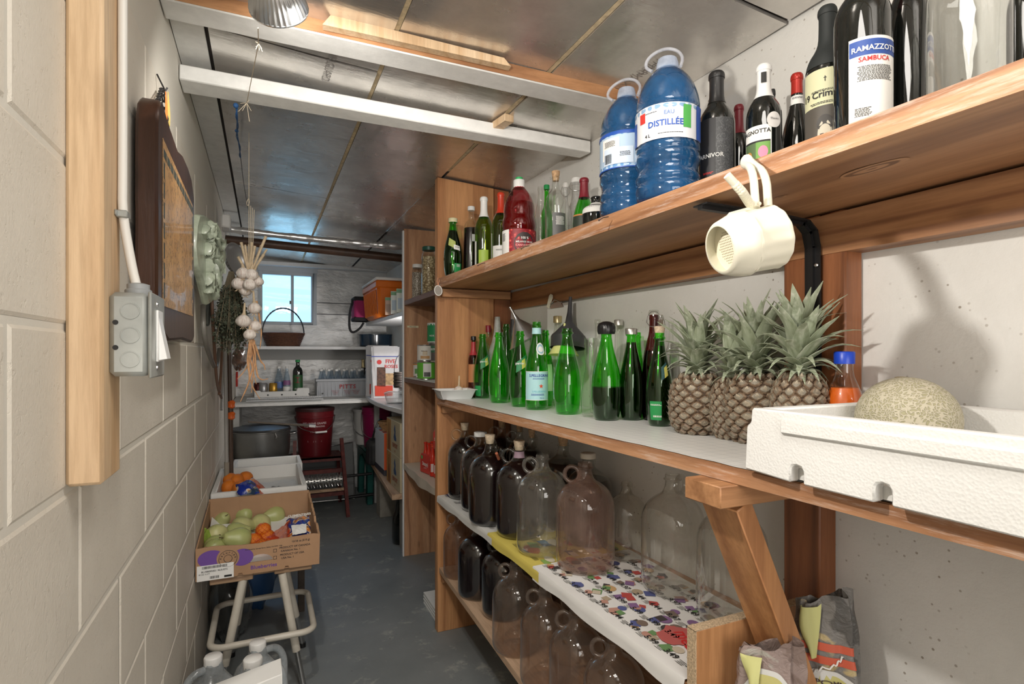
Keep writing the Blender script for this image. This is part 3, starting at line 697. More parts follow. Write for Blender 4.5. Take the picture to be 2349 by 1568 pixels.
mid(1231, 738, 940.5, 53, 'spring', G_green, 'green mineral water bottle with pale blue label and red star', group=g1, turn=0, labels=[
    (.115, .43, -1.15, 1.25, LB, [('S.PELLEGRINO', .0125, .375, .30, BLUE, True), ('=', (.045, .0012, 2), .355, .2, BLUE), ('\u2605', .001, .3, .5, RED), ('S.PELLEGRINO', .0085, .20, .25, LM((.15, .5, .62)), False), ('=', (.05, .0012, 3), .18, .1, BLUE), ('750 ml', .006, .13, .45, BLUE)]),
    (.43, .436, -1.15, 1.25, WHT), (.11, .116, -1.15, 1.25, WHT), (.86, .93, -1.4, 1.4, LB), (.62, .76, -.05, 1.05, WHT, [], 'oval'), (.635, .745, .06, .94, LM((.35, .55, .66)), [], 'oval'), (.655, .72, .17, .83, WHT, [], 'oval')])
# red star on that label
P, D, tt = base(1231, 940.5, 53, Z)
star = thing_parent = [o for o in C.objects if o.name.startswith('label') and o.parent and o.parent.get('label', '').startswith('green mineral water')][0]
mb = MB(); r_ = D/2+.0018; zc0 = .29*.285; a0 = .38
vs = [(r_*math.sin(a0), -r_*math.cos(a0), zc0)]
for i in range(10):
    rr = .0085 if i % 2 == 0 else .0034; a = PI/2+2*PI*i/10; aa = a0+rr*math.cos(a)/r_; vs.append((r_*math.sin(aa), -r_*math.cos(aa), zc0+rr*math.sin(a)))
part('star_emblem', mb.add(vs, [(0, i+1, (i+1) % 10+1) for i in range(10)]), M('star_red', (.75, .08, .03), .5), star, smooth=0, recalc=False)
midx(1251, 757, .965, 42, 'perrier', G_green, 'green bottle with white side label, behind the blue-labelled one', group=g1, labels=[(.2, .55, .2, .9, WHT)])
mid(1301, 753, 952, 65, 'perrier', G_green, 'large plain empty green bottle in front of the yellow funnel', group=g1, labels=[(.02, .22, -.5, .5, G_green)])
mid(1356, 775, 958, 48, 'carafe', G_clear, 'clear wavy glass carafe left of the half filled bottle', group=g1, name='carafe', cat='carafe')
mid(1391, 752, 966, 70, 'perrier', G_green, 'green bottle half full of dark wine with a ribbed black stopper', group=g1, liq=(.36, LIQ), cap=('dome', BLACK))
mid(1448, 756, 965, 58, 'perrier', G_green, 'full dark green bottle with a silver screw cap', group=g1, liq=(.86, LIQ), cap=('screw', SILV))
mid(1513, 748, 979, 64, 'perrier', G_green, 'full dark green bottle with a cork, next to the pineapples', group=g1, liq=(.86, LIQ), cap=('cork', CORKP), labels=[(.07, .27, -.75, .15, GRN, [('=', (.03, .0012, 2), .235, -.3, WHT), ('#', (.022, .02), .10, -.5, WHT)]), (.52, .66, .15, .75, LM((.03, .10, .10)), [], None, .06), (.53, .64, .42, .75, YEL, [], None, .03)])
midx(1086, 773, .86, 26, 'wine', glass('amber_glass', (.45, .2, .08), (.1, .03, .01)), 'small amber liqueur bottle with black cap and red neck band', group=g1, liq=(.5, M('amber_liquor', (.20, .05, .01), .2)), cap=('screw', BLACK), labels=[(.7, .92, -3.1, 3.1, M('red_band', (.4, .03, .04), .4)), (.25, .55, -1, 1, LM((.50, .20, .08)))])
midx(1120, 748, .935, 26, 'spirit', G_clear, 'clear bottle with dark red cap behind the leftmost bottles', group=g1, cap=('screw', REDCAP, .035))
midx(1279, 727, 1.035, 42, 'spirit', G_clear, 'wide clear spirit bottle with gold screw cap', group=g1, cap=('screw', GOLDC, .03), name='spirit_bottle')
midx(1371, 732, 1.062, 32, 'wine', G_clear, 'tall clear bottle with open square neck behind the carafe', group=g1)
midx(1374, 775, 1.0, 42, 'tall', G_clear, 'clear threaded glass jar behind the half filled bottle', group=g1, name='glass_jar', cat='jar')
midx(1419, 736, 1.068, 26, 'tall', G_clear, 'slim clear bottle with silver cap against the wall', group=g1, cap=('screw', SILV))
midx(1464, 762, 1.06, 34, 'perrier', G_green, 'green bottle hidden behind the silver capped one', group=g1)
midx(1500, 722, 1.05, 56, 'flask', glass('dark_ruby_glass', (.35, .05, .06), (.05, .0, .0)), 'swing-top bottle of dark red wine behind the corked one', group=g1, liq=(.66, LIQ), cap=('swing', G_clear))
midx(1540, 735, 1.075, 32, 'wine', G_clear, 'empty clear bottle half hidden by the left pineapple', group=g1)
# ------------------------------------------------ top shelf
g2 = 'bottles on the top shelf'
def top(px, ytop, X, w, kind, gm, label, **k):
    P, D, t = byx(px, X, w, lambda y: Z1t(y)+.0005); H = height(t, ytop, P[2])
    if k.get('cap') and k['cap'][0] == 'cork': H -= .018
    nm = k.pop('name', 'wine_bottle'); k.setdefault('group', g2)
    return bottle(kind, H/PR[kind][-1][1], D, P, gm, nm, label, **k)
top(1039, 503, .752, 43, 'perrier', G_green, 'dark filled green bottle with cream cap, far left on the top shelf', name='glass_bottle', liq=(.80, LIQ), cap=('screw', M('cream_cap', (.7, .66, .42), .4)), labels=[(.50, .63, -.6, .35, LM((.45, .52, .15)), [], None, -.07), (.45, .53, .1, .9, WHT, [('=', (.02, .001, 2), .50, .5, INK)], None, -.02), (.05, .22, .15, 1.0, GRN, [('=', (.018, .001, 6), .2, .6, WHT)])])
top(1081, 476, .83, 36, 'spirit', G_clear, 'clear necked bottle of dark wine with glass stopper', name='glass_bottle', liq=(.70, LIQ), cap=('screw', M('milky_stopper', (.75, .75, .75), .2)), labels=[(.5, .6, .1, .9, LM((.5, .5, .52)))])
top(1110, 453, .84, 41, 'wine', G_olive, 'green wine bottle with white capsule', liq=None, cap=('capsule', WHCAP, .72), labels=[(.10, .42, -1.5, -.95, WHT), (.15, .52, .9, 1.4, WHT), (.12, .30, -.6, .5, M('pale_green_label', (.35, .5, .06), .5))])
top(1149, 443, .88, 40, 'wine', G_olive, 'olive green wine bottle with bright red capsule beside the juice', cap=('capsule', REDB, .72), labels=[(.06, .32, -1.1, .9, WHT, [('=', (.03, .001, 3), .27, -.2, INK)])])
top(1172, 441, .97, 22, 'spirit', G_clear, 'small clear bottle with black lid behind the juice jug', name='glass_bottle', cap=('screw', BLACK))
def m_cran():
    m, t, b = nt('cranberry_print'); v = coords(t)
    d = voro(t, v, 75); c = voro(t, v, 75, out='Color')
    col = ramp(t, d, [(0, (.9, .30, .25)), (.25, (.55, .03, .03)), (.5, (.25, .01, .02))]); t.links.new(col, b.inputs['Base Color']); return m
top(1191, 416, .86, 80, 'juice', G_red, 'large cranberry juice bottle with green and white cap', name='juice_bottle', liq=(.70, M('cranberry_juice', (.16, .002, .006), .12)), cap=('screw', WHCAP, .034),
    labels=[(.045, .37, -1.6, 1.6, m_cran()), (.05, .37, -1.6, -.62, WHT, [('=', (.022, .0012, 12), .33, -1.1, INK)]), (.075, .335, -.30, .95, LM((.05, .035, .035)), [('100 %', .0125, .255, .32, WHT, True), ('M\u00c9LANGE DE JUS', .0085, .215, .32, WHT, True), ('CANNEBERGE', .0105, .175, .32, LM((.85, .35, .35)), True), ('SANS SUCRE AJOUT\u00c9', .0052, .14, .32, LM((.6, .85, .9)))], 'oval')])
jt = [o for o in C.objects if o.get('label', '').startswith('large cranberry')][0]
jH = [c for c in jt.children if c.name.startswith('glass')][0].dimensions.z
part('green_lid', MB().lathe([(0, jH), (.014, jH), (.0135, jH+.014), (0, jH+.016)], 24), M('green_lid', (.03, .42, .12), .4), jt)
top(1240, 428, .965, 32, 'flask', G_clear, 'open clear glass bottle between the juice and the corked bottle', name='glass_bottle')
top(1254, 427, 1.02, 28, 'wine', G_green, 'green bottle behind the open clear bottle', name='glass_bottle', cap=('screw', GRN))
top(1275, 393, .90, 48, 'spirit', G_clear, 'clear bottle with dark label and brass-topped cork', name='spirit_bottle', cap=('cork', CORK), labels=[(.04, .52, -.3, 1.1, M('grey_label', (.12, .12, .12), .5), [('=', (.03, .0012, 12), .47, .4, WHT)])])
top(1297, 429, .96, 28, 'wine', G_frost, 'white frosted swing-top bottle with red gasket', name='glass_bottle', cap=('swing', WHCAP))
top(1322, 418, 1.02, 58, 'burgundy', G_frost, 'pale frosted bottle with wire swing top', name='glass_bottle', cap=('swing', WHCAP))
top(1340, 410, .96, 54, 'burgundy', G_green, 'green rosso bottle with dark red capsule', cap=('capsule', REDCAP, .74), labels=[(.18, .48, -1.2, 1.0, M('dark_olive_label', (.03, .045, .03), .5), [('ROSSO', .015, .27, -.1, WHT, True)]), (.16, .18, -1.2, 1.0, LM((.6, .25, .08))), (.48, .50, -1.2, 1.0, LM((.6, .25, .08)))])
top(1368, 452, .90, 66, 'spirit', G_dark, 'squat dark bottle with white shoulder label left of the water jugs', name='glass_bottle', labels=[(.62, .86, -1.3, 1.0, WHT, [('=', (.03, .0015, 3), .78, -.3, INK)])])
def waterjug(px, ytop, X, w, label, labs, turn=0):
    t = top(px, ytop, X, w, 'water', G_blue, label, name='water_jug', cat='water jug', group='blue water jugs', liq=(.90, LIQB), labels=labs, turn=turn)
    g = [c for c in t.children if c.name.startswith('glass')][0]; H = max(v.co.z for v in g.data.vertices); D = max(v.co.x for v in g.data.vertices)*2
    part('cap', MB().lathe([(0, H-.016), (D*.17, H-.016), (D*.178, H-.008), (D*.165, H+.003), (D*.145, H+.012), (0, H+.014)], 40, flute=.02, fn=24), glass('milky_cap%d' % px, (.8, .85, .95), (.6, .65, .8), 1, .1, (.6, (.62, .70, .85))), t, smooth=60)
    hp = [(-.045, -.006, H-.008), (-.066, 0, H+.006), (-.058, .01, H+.030), (-.03, .02, H+.048), (0, .022, H+.053), (.03, .02, H+.044), (.046, .01, H+.022), (.038, -.004, H-.004)]
    hp = [(x*.72, y, z-.004) for x, y, z in hp]
    part('carry_handle', MB().tube(smooth_path(hp), .0035, 8), glass('milky_handle%d' % px, (.85, .87, .92), (.7, .72, .8), 1, .1, (.5, (.8, .82, .88))), t)
    return t
WB = LM((.70, .72, .76)); BL = M('royal_blue_print', (.02, .09, .42), .4)
waterjug(1437, 217, .80, 124, 'smaller looking blue water jug turned to show its barcode and nutrition table', [
    (.335, .60, -2.2, 1.4, LM((.45, .60, .78))), (.575, .60, -2.2, 1.4, BL), (.33, .338, -2.2, 1.4, BL), (.40, .555, -.85, -.1, WHT, [('=', (.03, .001, 7), .53, -.5, INK)]), (.36, .48, -.75, .4, LM((.62, .72, .85)), [('#', (.02, .022), .37, -.7, INK), ('=', (.025, .0011, 5), .44, .1, INK)])], turn=-.15)
waterjug(1531, 150, .80, 150, 'large blue water jug labelled EAU DISTILLÉE', [
    (.375, .60, -2.2, 1.35, WB, [('EAU', .0115, .525, .05, LM((.2, .3, .55)), True), ('DISTILL\u00c9E', .0175, .455, -.06, BL, True), ('4 L', .010, .395, -.62, INK, True), ('=', (.055, .0012, 1), .405, .1, INK), ('=', (.03, .0012, 1), .55, -.5, INK)]),
    (.50, .565, -.95, -.72, M('red_square_logo', (.60, .04, .03), .5)), (.44, .585, .48, .75, M('green_leaf_tag', (.08, .38, .08), .5)), (.375, .595, 1.0, 1.35, BL), (.375, .53, -1.5, -1.15, BL)])
def m_lace():
    m, t, b = nt('dark_lace_label'); v = coords(t); n = noise(t, v, 70, 2, .5, 2.5)
    t.links.new(ramp(t, n, [(.46, (.05, .052, .055)), (.5, (.13, .135, .14)), (.54, (.05, .052, .055))]), b.inputs['Base Color']); return m
top(1644, 168, .91, 86, 'wine', G_dark, 'black wine bottle with grey lace-patterned label, right of the water jugs', cap=('capsule', BKCAP, .74), labels=[(.04, .62, -.05, 1.0, m_lace()), (.04, .62, -1.0, -.05, M('charcoal_label', (.02, .02, .022), .5), [('CARNIVOR', .0125, .33, -.42, LM((.62, .62, .60)), True), ('=', (.02, .0012, 2), .22, -.5, RED), ('CALIFORNIA', .0055, .13, -.5, WHT)])])
top(1695, 243, 1.02, 52, 'wine', G_dark, 'dark bottle with burgundy capsule in the second row', cap=('capsule', REDCAP, .72))
top(1752, 152, .93, 84, 'wine', G_dark, 'wine bottle with white capsule and green picture label', cap=('capsule', WHCAP, .72), labels=[(.03, .50, -1.25, .42, WHT, [('MAGNOTTA', .0115, .44, -.55, INK, True), ('SHIRAZ', .008, .07, -.35, INK), ('=', (.02, .001, 1), .13, -.35, INK)]), (.185, .385, -1.2, .36, INK),
    (.20, .37, -1.17, -.42, LM((.10, .16, .07))), (.20, .37, -.42, .33, LM((.16, .36, .07))), (.25, .34, -.30, .22, LM((.75, .25, .38)), [], 'oval'), (.24, .31, -1.0, -.62, LM((.45, .25, .06)), [], 'oval'), (.47, .59, .15, .95, LM((.72, .70, .68)), [('Thanks', .006, .53, .55, INK)], 'oval'), (.85, .93, -.32, .32, INK)])
top(1772, 207, 1.03, 30, 'wine', G_dark, 'black bottle mostly hidden behind the white capsule bottle', cap=('capsule', BKCAP, .74))
top(1828, 172, 1.01, 74, 'burgundy', G_dark, 'dark sloping bottle with shiny red capsule and paper neck seal', cap=('capsule', M('shiny_red', (.45, .03, .02), .25, .3), .82), labels=[(.745, .82, -2, 2, WHT, [('=', (.02, .001, 2), .80, 0, INK)])])
tc = top(1898, 19, .94, 104, 'wine', G_dark, 'matte black wine bottle with cream label and man\'s portrait', cap=('capsule', M('matt_black', (.018, .022, .022), .6), .60), labels=[
    (.02, .60, -1.35, 1.35, LM((.62, .62, .40)), [('19 Crimes.', .0165, .435, -.28, INK, True), ('=', (.05, .001, 2), .475, -.1, INK), ('=', (.055, .0012, 2), .405, -.1, INK), ('\u2020', .010, .53, -.1, INK, True)]), (.02, .385, -1.35, 1.35, LM((.085, .075, .062))),
    (.02, .10, -.95, .75, LM((.42, .40, .30)), [], 'oval'), (.055, .17, -.42, .22, LM((.50, .46, .36)), [], 'oval'), (.13, .30, -.42, .20, LM((.58, .53, .42)), [], 'oval'), (.235, .33, -.45, .23, LM((.04, .035, .03)), [], 'oval'), (.19, .275, -.36, .14, LM((.58, .53, .42)), [], 'oval'), (.215, .222, -.30, -.15, INK), (.215, .222, -.05, .08, INK), (.165, .17, -.2, 0, LM((.25, .2, .15)))])
top(1978, -95, .90, 138, 'spirit', G_dark, 'big dark sambuca bottle with white back label', name='spirit_bottle', cap=('screw', REDCAP, .05), labels=[
    (.075, .545, -.45, 1.45, WHT, [('SAMBUCA', .0105, .425, .42, RED, True), ('=', (.055, .0010, 12), .40, .45, INK), ('#', (.020, .016), .10, .62, INK), ('=', (.022, .0010, 7), .20, .0, INK)]), (.455, .53, -.43, 1.43, LM((.03, .08, .32)), [('RAMAZZOTTI', .0118, .475, .49, WHT, True)])])
top(2083, -110, .99, 100, 'spirit', G_dark, 'second dark spirit bottle tucked behind the sambuca', name='spirit_bottle', labels=[(.40, .47, -1.5, -1.0, LM((.03, .08, .32)))])
top(2222, -160, .93, 208, 'spirit', G_clear, 'very large empty clear bottle at the right end of the top shelf', name='glass_bottle')
top(2352, -150, .985, 90, 'wine', G_dark, 'dark bottle cut off by the right edge behind the large clear one')
# ------------------------------------------------ jugs on the lower shelves
g3 = 'glass jugs on the third shelf'
Zj = Z3+.003
def jug(px, ybase, w, gm, label, full=None, cap=None, handle=-1, turn=0, X=None, H=.305, DD=.16, zf=Zj, grp=g3, lab=()):
    if X is None: P, D, t = base(px, ybase, w, zf)
    else: P, D, t = byx(px, X, w, lambda y: zf); D = DD
    return bottle('jug', H, D, P, gm, 'glass_jug', label, cat='jug', group=grp, liq=(full, LIQ) if full else None, cap=cap, handle=handle, turn=turn, labels=lab)
jug(1066, 1148, 80, G_clear, 'corked jug of dark wine, leftmost in the front row beside the end board', .84, ('cork', CORKP), -1)
jug(1102, 1178, 91, G_clear, 'jug of dark wine with white screw cap in the front row', .82, ('screw', WHCAP), -1)
jj = jug(1124, 1210, 98, G_clear, 'corked jug of dark wine with a wire and wooden carrying bail', .80, ('cork', CORKP), 1, turn=1.2)
part('wire_bail', MB().tube([(.02, -.03, .262), (-.02, -.05, .258), (-.058, -.052, .262)], .0016, 6).tube([(.02, -.03, .254), (-.02, -.05, .247), (-.05, -.052, .247)], .0016, 6), STEEL, jj)
part('wooden_grip', MB().tube([(-.070, -.052, .268), (-.046, -.052, .243)], .0055, 10), M('reddish_grip', (.45, .14, .07), .5), jj)
jug(1191, 1241, 108, G_clear, 'corked jug of dark wine with a small violet neck label, before the clear jugs', .83, ('cork', CORKP), -1, lab=[(.87, .94, -1, 1, LM((.35, .24, .30)))])
jug(1244, 1284, 120, G_jug, 'empty clear jug standing on the yellow paper', None, None, -1)
jug(1342, 1325, 135, G_pink, 'empty jug with cloudy rosy film, nearest in the front row', None, None, -1)
jug(1151, 0, 0, G_clear, 'corked jug of dark wine in the back row, farthest left', .80, ('cork', CORK), -1, DD=.13, X=.985)
jug(1192, 0, 0, G_clear, 'corked jug of dark wine, second in the back row', .80, ('cork', CORK), -1, DD=.12, X=1.0)
jug(1220, 0, 0, G_clear, 'corked jug of dark wine, third in the back row', .78, ('cork', CORK), 1, DD=.115, X=.975, turn=1.2)
jug(1292, 0, 0, G_clear, 'corked jug of dark wine behind the two clear jugs', .76, ('cork', CORK), 1, X=.995, turn=1.3)
jug(1349, 0, 0, G_clear, 'jug of dark wine with a cream plastic cap at the back', .72, ('screw', M('cream_lid', (.72, .68, .58), .5)), 1, X=.987, turn=1.2, H=.29)
jug(1437, 0, 0, G_jug, 'empty clear jug at the back beside the rosy jug', None, None, 1, X=1.02, turn=1.2, H=.23, DD=.125)
jug(1543, 1379, 148, G_jug, 'empty clear jug with embossed 160oz on its shoulder', None, None, 1, turn=1.0, lab=[(.01, .011, 0, .01, G_jug, [('160 oz', .014, .63, -.6, glass('embossed_glass', (.95, .95, .95), (.6, .6, .6), 3))])])
jug(1678, 0, 0, G_jug, 'empty clear jug behind the diagonal brace', None, None, 1, turn=1.0, X=1.005)
g4 = 'glass jugs on the bottom shelf'
Zk = Z4+.0005
jug(1053, 1332, 72, G_brown, 'empty smoky jug in the far corner of the bottom shelf', None, None, -1, zf=Zk, grp=g4, H=.27)
jug(1098, 1382, 96, G_clear, 'jug of dark wine, left one of the two full jugs below', .82, None, 1, zf=Zk, grp=g4, turn=1, H=.28)
jug(1155, 1430, 102, G_clear, 'jug of dark wine, right one of the two full jugs below', .80, None, -1, zf=Zk, grp=g4, H=.28)
jug(1184, 1514, 110, G_brown, 'empty smoky jug, first after the full ones on the bottom shelf', None, None, -1, zf=Zk, grp=g4, H=.28)
def jug2(px, X, label, H=.28, w=.148, h=-1):
    r = ray(px, 800); t = X/r.x
    return bottle('jug', H, w, (X, r.y*t, Zk), G_brown, 'glass_jug', label, cat='jug', group=g4, handle=h)
jug2(1251, .745, 'empty smoky jug, second after the full ones on the bottom shelf', .275)
jug2(1322, .757, 'empty smoky jug, third after the full ones on the bottom shelf', .275)
jug2(1408, .765, 'empty smoky jug, nearest in the front row of the bottom shelf', .275)
jug2(1238, .975, 'empty smoky jug at the back of the bottom shelf behind the nearer row')
jug2(1330, .97, 'empty smoky jug in the back row near the end panel of the bottom shelf')
# ---------------------------------------------------------------- funnels, tray and clipboard on the middle shelf
def rotM(loc, rx=0, ry=0, rz=0): return Matrix.Translation(loc) @ Matrix.Rotation(rz, 4, 'Z') @ Matrix.Rotation(ry, 4, 'Y') @ Matrix.Rotation(rx, 4, 'X')
def funnel(name_l, P, H, D, spout, m, tilt=(0, 0), rz=0, cyl=0):
    t = thing('funnel', name_l, 'funnel', P, rz); Rr = D/2; hs = spout*H
    q = [(Rr+.003, 0), (Rr, .004), (Rr, cyl), (Rr*.98, cyl+.004), (H*.055+.004, H-hs), (H*.045, H-hs*.6), (H*.032, H), (H*.026, H), (H*.04, H-hs*.6), (H*.05, H-hs-.004), (Rr*.95, cyl+.002), (Rr-.002, .003)]
    a = part('cone', MB().lathe(q, 32), m, t, smooth=40); t.rotation_euler = (tilt[0], tilt[1], rz); return t
P = onX(1196, 800, .99); 
MET = M('spun_aluminium', (.55, .56, .57), .32, .95, var=.15, vs=30)
pf = onX(1216, 775, .985); funnel('large tilted aluminium funnel upside down over the green bottles', (pf.x, pf.y+.02, CAMZ+.055), .155, .165, .40, MET, (R(-12), R(-26)), 0)
pf = onX(1141, 760, .955); funnel('frosted white plastic funnel standing upside down near the end board', (pf.x, pf.y, Z), 0.36, .085, .30, G_frost, (0, 0), cyl=.20)
pf = onX(1177, 760, 1.025); funnel('small black funnel behind the aluminium one', (pf.x, pf.y, Z), .35, .075, .28, M('dark_grey_plastic', (.05, .05, .055), .4), cyl=.2)
pf = onX(1322, 800, 1.0); funnel('big black funnel upside down against the wall with its long spout up', (pf.x, pf.y+.06, CAMZ+.02), .19, .125, .50, M('dark_grey_plastic', (.05, .05, .055), .4), (R(-6), R(7)), cyl=.04)
pf = onX(1302, 815, .975); funnel('pale yellow plastic funnel behind the large green bottle', (pf.x, pf.y+.03, CAMZ-.005), .115, .105, .30, M('yellow_plastic', (.72, .72, .28), .35, sss=.1), (R(-4), R(5)))
# white tray with garlic
def garlic(P, s=1, parent=None, stem=.05, label=None, top=True, group=None, rx=0, ry=0):
    g = thing('garlic_bulb', label, 'garlic', P, random.random()*6, group)
    w = lambda d: 1+.06*math.cos(8*math.atan2(d.y, d.x))*(1-abs(d.z))+(.35*max(0, d.z-.6) if d.z > .6 else 0)
    part('bulb', MB().ball((0, 0, 0), (.024*s, .024*s, .020*s), 20, 12, w), GARL, g)
    if stem: part('stem', MB().tube([(0, 0, .018*s), (.002, 0, .03*s), (.004, .002, .018*s+stem)], [.009*s, .0045*s, .003], 8), GSTEM, g)
    rt = MB(); rd = random.Random(int(P[0]*1e5))
    for i in range(10):
        a = rd.random()*6.3; r = .006*s; rt.tube([(r*math.cos(a)*.5, r*math.sin(a)*.5, -.018*s), (r*math.cos(a)*2, r*math.sin(a)*2, -.027*s)], .0007, 4)
    part('roots', rt, GSTEM, g, kind='stuff'); g.rotation_euler = (rx, ry, g.rotation_euler[2]); return g
def m_garlic():
    m, t, b = nt('garlic_skin'); v = coords(t, (3, 3, .4))
    t.links.new(ramp(t, noise(t, v, 60, 4), [(.35, (.62, .50, .45)), (.55, (.80, .74, .68))]), b.inputs['Base Color']); b.inputs['Roughness'].default_value = .5; return m
GARL = m_garlic(); GSTEM = M('dried_garlic_stalk', (.62, .49, .33), .8, var=.25, vs=60, bmp=.5)
FOAMW = M('white_foam_tray', (.84, .85, .86), .4)
pt = Vector((.755, 2.29, Z)); t = thing('foam_tray', 'white foam tray at the left end of the middle shelf', 'tray', pt, R(-2))
def dish(mb, w, l, h, th=.003, fl=.010, draft=.012):
    for s, o in ((1, 0), (0, 1)):
        pass
    a = [(-w+draft, -l+draft, 0), (w-draft, -l+draft, 0), (w-draft, l-draft, 0), (-w+draft, l-draft, 0)]
    b = [(-w, -l, h), (w, -l, h), (w, l, h), (-w, l, h)]; c = [(-w-fl, -l-fl, h), (w+fl, -l-fl, h), (w+fl, l+fl, h), (-w-fl, l+fl, h)]
    d = [(x, y, z-th) for x, y, z in c]; e = [(p[0]*1.0+(-fl*.5 if p[0] < 0 else fl*.5), p[1]+(-fl*.5 if p[1] < 0 else fl*.5), -0) for p in a]
    f = [(-w-th, -l-th, h-th), (w+th, -l-th, h-th), (w+th, l+th, h-th), (-w-th, l+th, h-th)]; g = [(p[0], p[1], 0) for p in a]
    vs = [(p[0], p[1], p[2]+th) for p in a]+b+c+d+f+g
    fs = [(0, 1, 2, 3)]
    for k in range(5):
        A = [0, 4, 8, 12, 16][k]; Bk = [4, 8, 12, 16, 20][k]
        for i in range(4): fs.append((A+i, A+(i+1) % 4, Bk+(i+1) % 4, Bk+i))
    fs.append((23, 22, 21, 20)); return mb.add(vs, fs)
part('dish', dish(MB(), .075, .055, .042), FOAMW, t, bevel=.002)
garlic((pt.x+.025, pt.y+.02, Z+.032), .9, label='garlic bulb lying in the white foam tray')
# clipboard and opener on the rail
c0 = onX(1281, 713, 1.052)
t = thing('clipboard', 'clipboard with paper sheets hanging from the rail above the funnels', 'clipboard', (c0.x, c0.y, c0.z))
t.rotation_euler = (0, 0, R(2))
part('board', MB().box(-.003, 0, -.085, .085, -.20, .028), M('clipboard_board', (.45, .42, .38), .5), t, bevel=.001)
part('paper', MB().box(-.0045, -.0032, -.078, .08, -.19, .018), PAPER, t)
part('clip', MB().prism([(-.05, .012), (.05, .012), (.03, .034), (-.03, .034)], -.010, -.005, 'x').tube([(-.012, -.04, .030), (-.016, 0, .044), (-.012, .04, .030)], .003, 8), STEEL, t)
part('lettering', flat_text(MB(), 'NOTES', .0001, Matrix.Identity(4)), INK, t, smooth=0, recalc=False) if False else None
c1 = onX(1262, 690, 1.045)
t = thing('bottle_opener', 'white handled opener hanging above the clipboard', 'opener', (c1.x, c1.y, c1.z), R(10))
part('opener_body', MB().prism([(-.008, -.03), (.008, -.03), (.012, .018), (.006, .028), (-.006, .028), (-.012, .018)], -.004, 0, 'x'), CREAM, t, bevel=.001).rotation_euler = (R(25), 0, 0)
# ---------------------------------------------------------------- pineapples
def m_fruitlet():
    m, t, b = nt('pineapple_rind'); v = coords(t)
    at = N(t, 'ShaderNodeAttribute', attribute_name='tone')
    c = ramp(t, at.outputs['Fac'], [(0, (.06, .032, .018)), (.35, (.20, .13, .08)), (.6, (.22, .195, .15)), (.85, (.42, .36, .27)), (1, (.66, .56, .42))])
    c = mixc(t, c, (.50, .40, .28), mixc(t, (0, 0, 0), ramp(t, noise(t, v, 160, 4), [(.52, (0, 0, 0)), (.7, (1, 1, 1))]), .55))
    t.links.new(c, b.inputs['Base Color']); b.inputs['Roughness'].default_value = .5; bump(t, b, noise(t, v, 200, 4), .0015, .6); return m
RIND = m_fruitlet()
def m_leaf():
    m, t, b = nt('pineapple_leaf'); v = coords(t, (14, 14, 1.2)); v2 = coords(t)
    c = ramp(t, noise(t, v, 10, 4), [(.3, (.21, .25, .15)), (.55, (.38, .43, .31)), (.75, (.58, .61, .50))])
    c = mixc(t, c, (.40, .30, .17), mixc(t, (0, 0, 0), ramp(t, noise(t, v2, 12, 5), [(.55, (0, 0, 0)), (.68, (1, 1, 1))]), .7))
    t.links.new(c, b.inputs['Base Color']); b.inputs['Roughness'].default_value = .5; return m
LEAF = m_leaf()
def leaf_mesh(L, Wd, curve, tw, rd):
    mb = MB(); n = 8; vs = []
    for i in range(n+1):
        s = i/n; w = Wd*((1-s)**.75)*(.75+.6*s*(1-s)*2)+.0003; a = curve*s*s
        y = L*(s-.18*curve*s*s*.5); out = L*.36*curve*s*s*s; z = L*s*(1-.16*abs(curve)*s*s)
        if s > .9: out += rd.uniform(-.004, .006)
        k = .35*w; ca = math.cos(tw*s); sa_ = math.sin(tw*s)
        for dx, dy in ((-w, -k), (0, .0), (w, -k)):
            vs.append((dx*ca-dy*sa_, dx*sa_+dy*ca+out, z))
        for dx, dy in ((w, -k+.0007), (0, .0009), (-w, -k+.0007)):
            vs.append((dx*ca-dy*sa_, dx*sa_+dy*ca+out, z))
    fs = [(6*j+i, 6*j+(i+1) % 6, 6*j+6+(i+1) % 6, 6*j+6+i) for j in range(n) for i in range(6)]+[(0, 5, 4, 3, 2, 1), tuple(6*n+i for i in range(6))]
    mb.add(vs, fs); return mb.mesh('leaf', LEAF, smooth=50)
rdl = random.Random(4)
LV = [leaf_mesh(.110, .0150, 1.0, .4, rdl), leaf_mesh(.125, .0165, .5, -.4, rdl), leaf_mesh(.10, .0145, 1.5, .3, rdl), leaf_mesh(.08, .0135, 1.7, -.6, rdl), leaf_mesh(.135, .0155, .8, .6, rdl)]
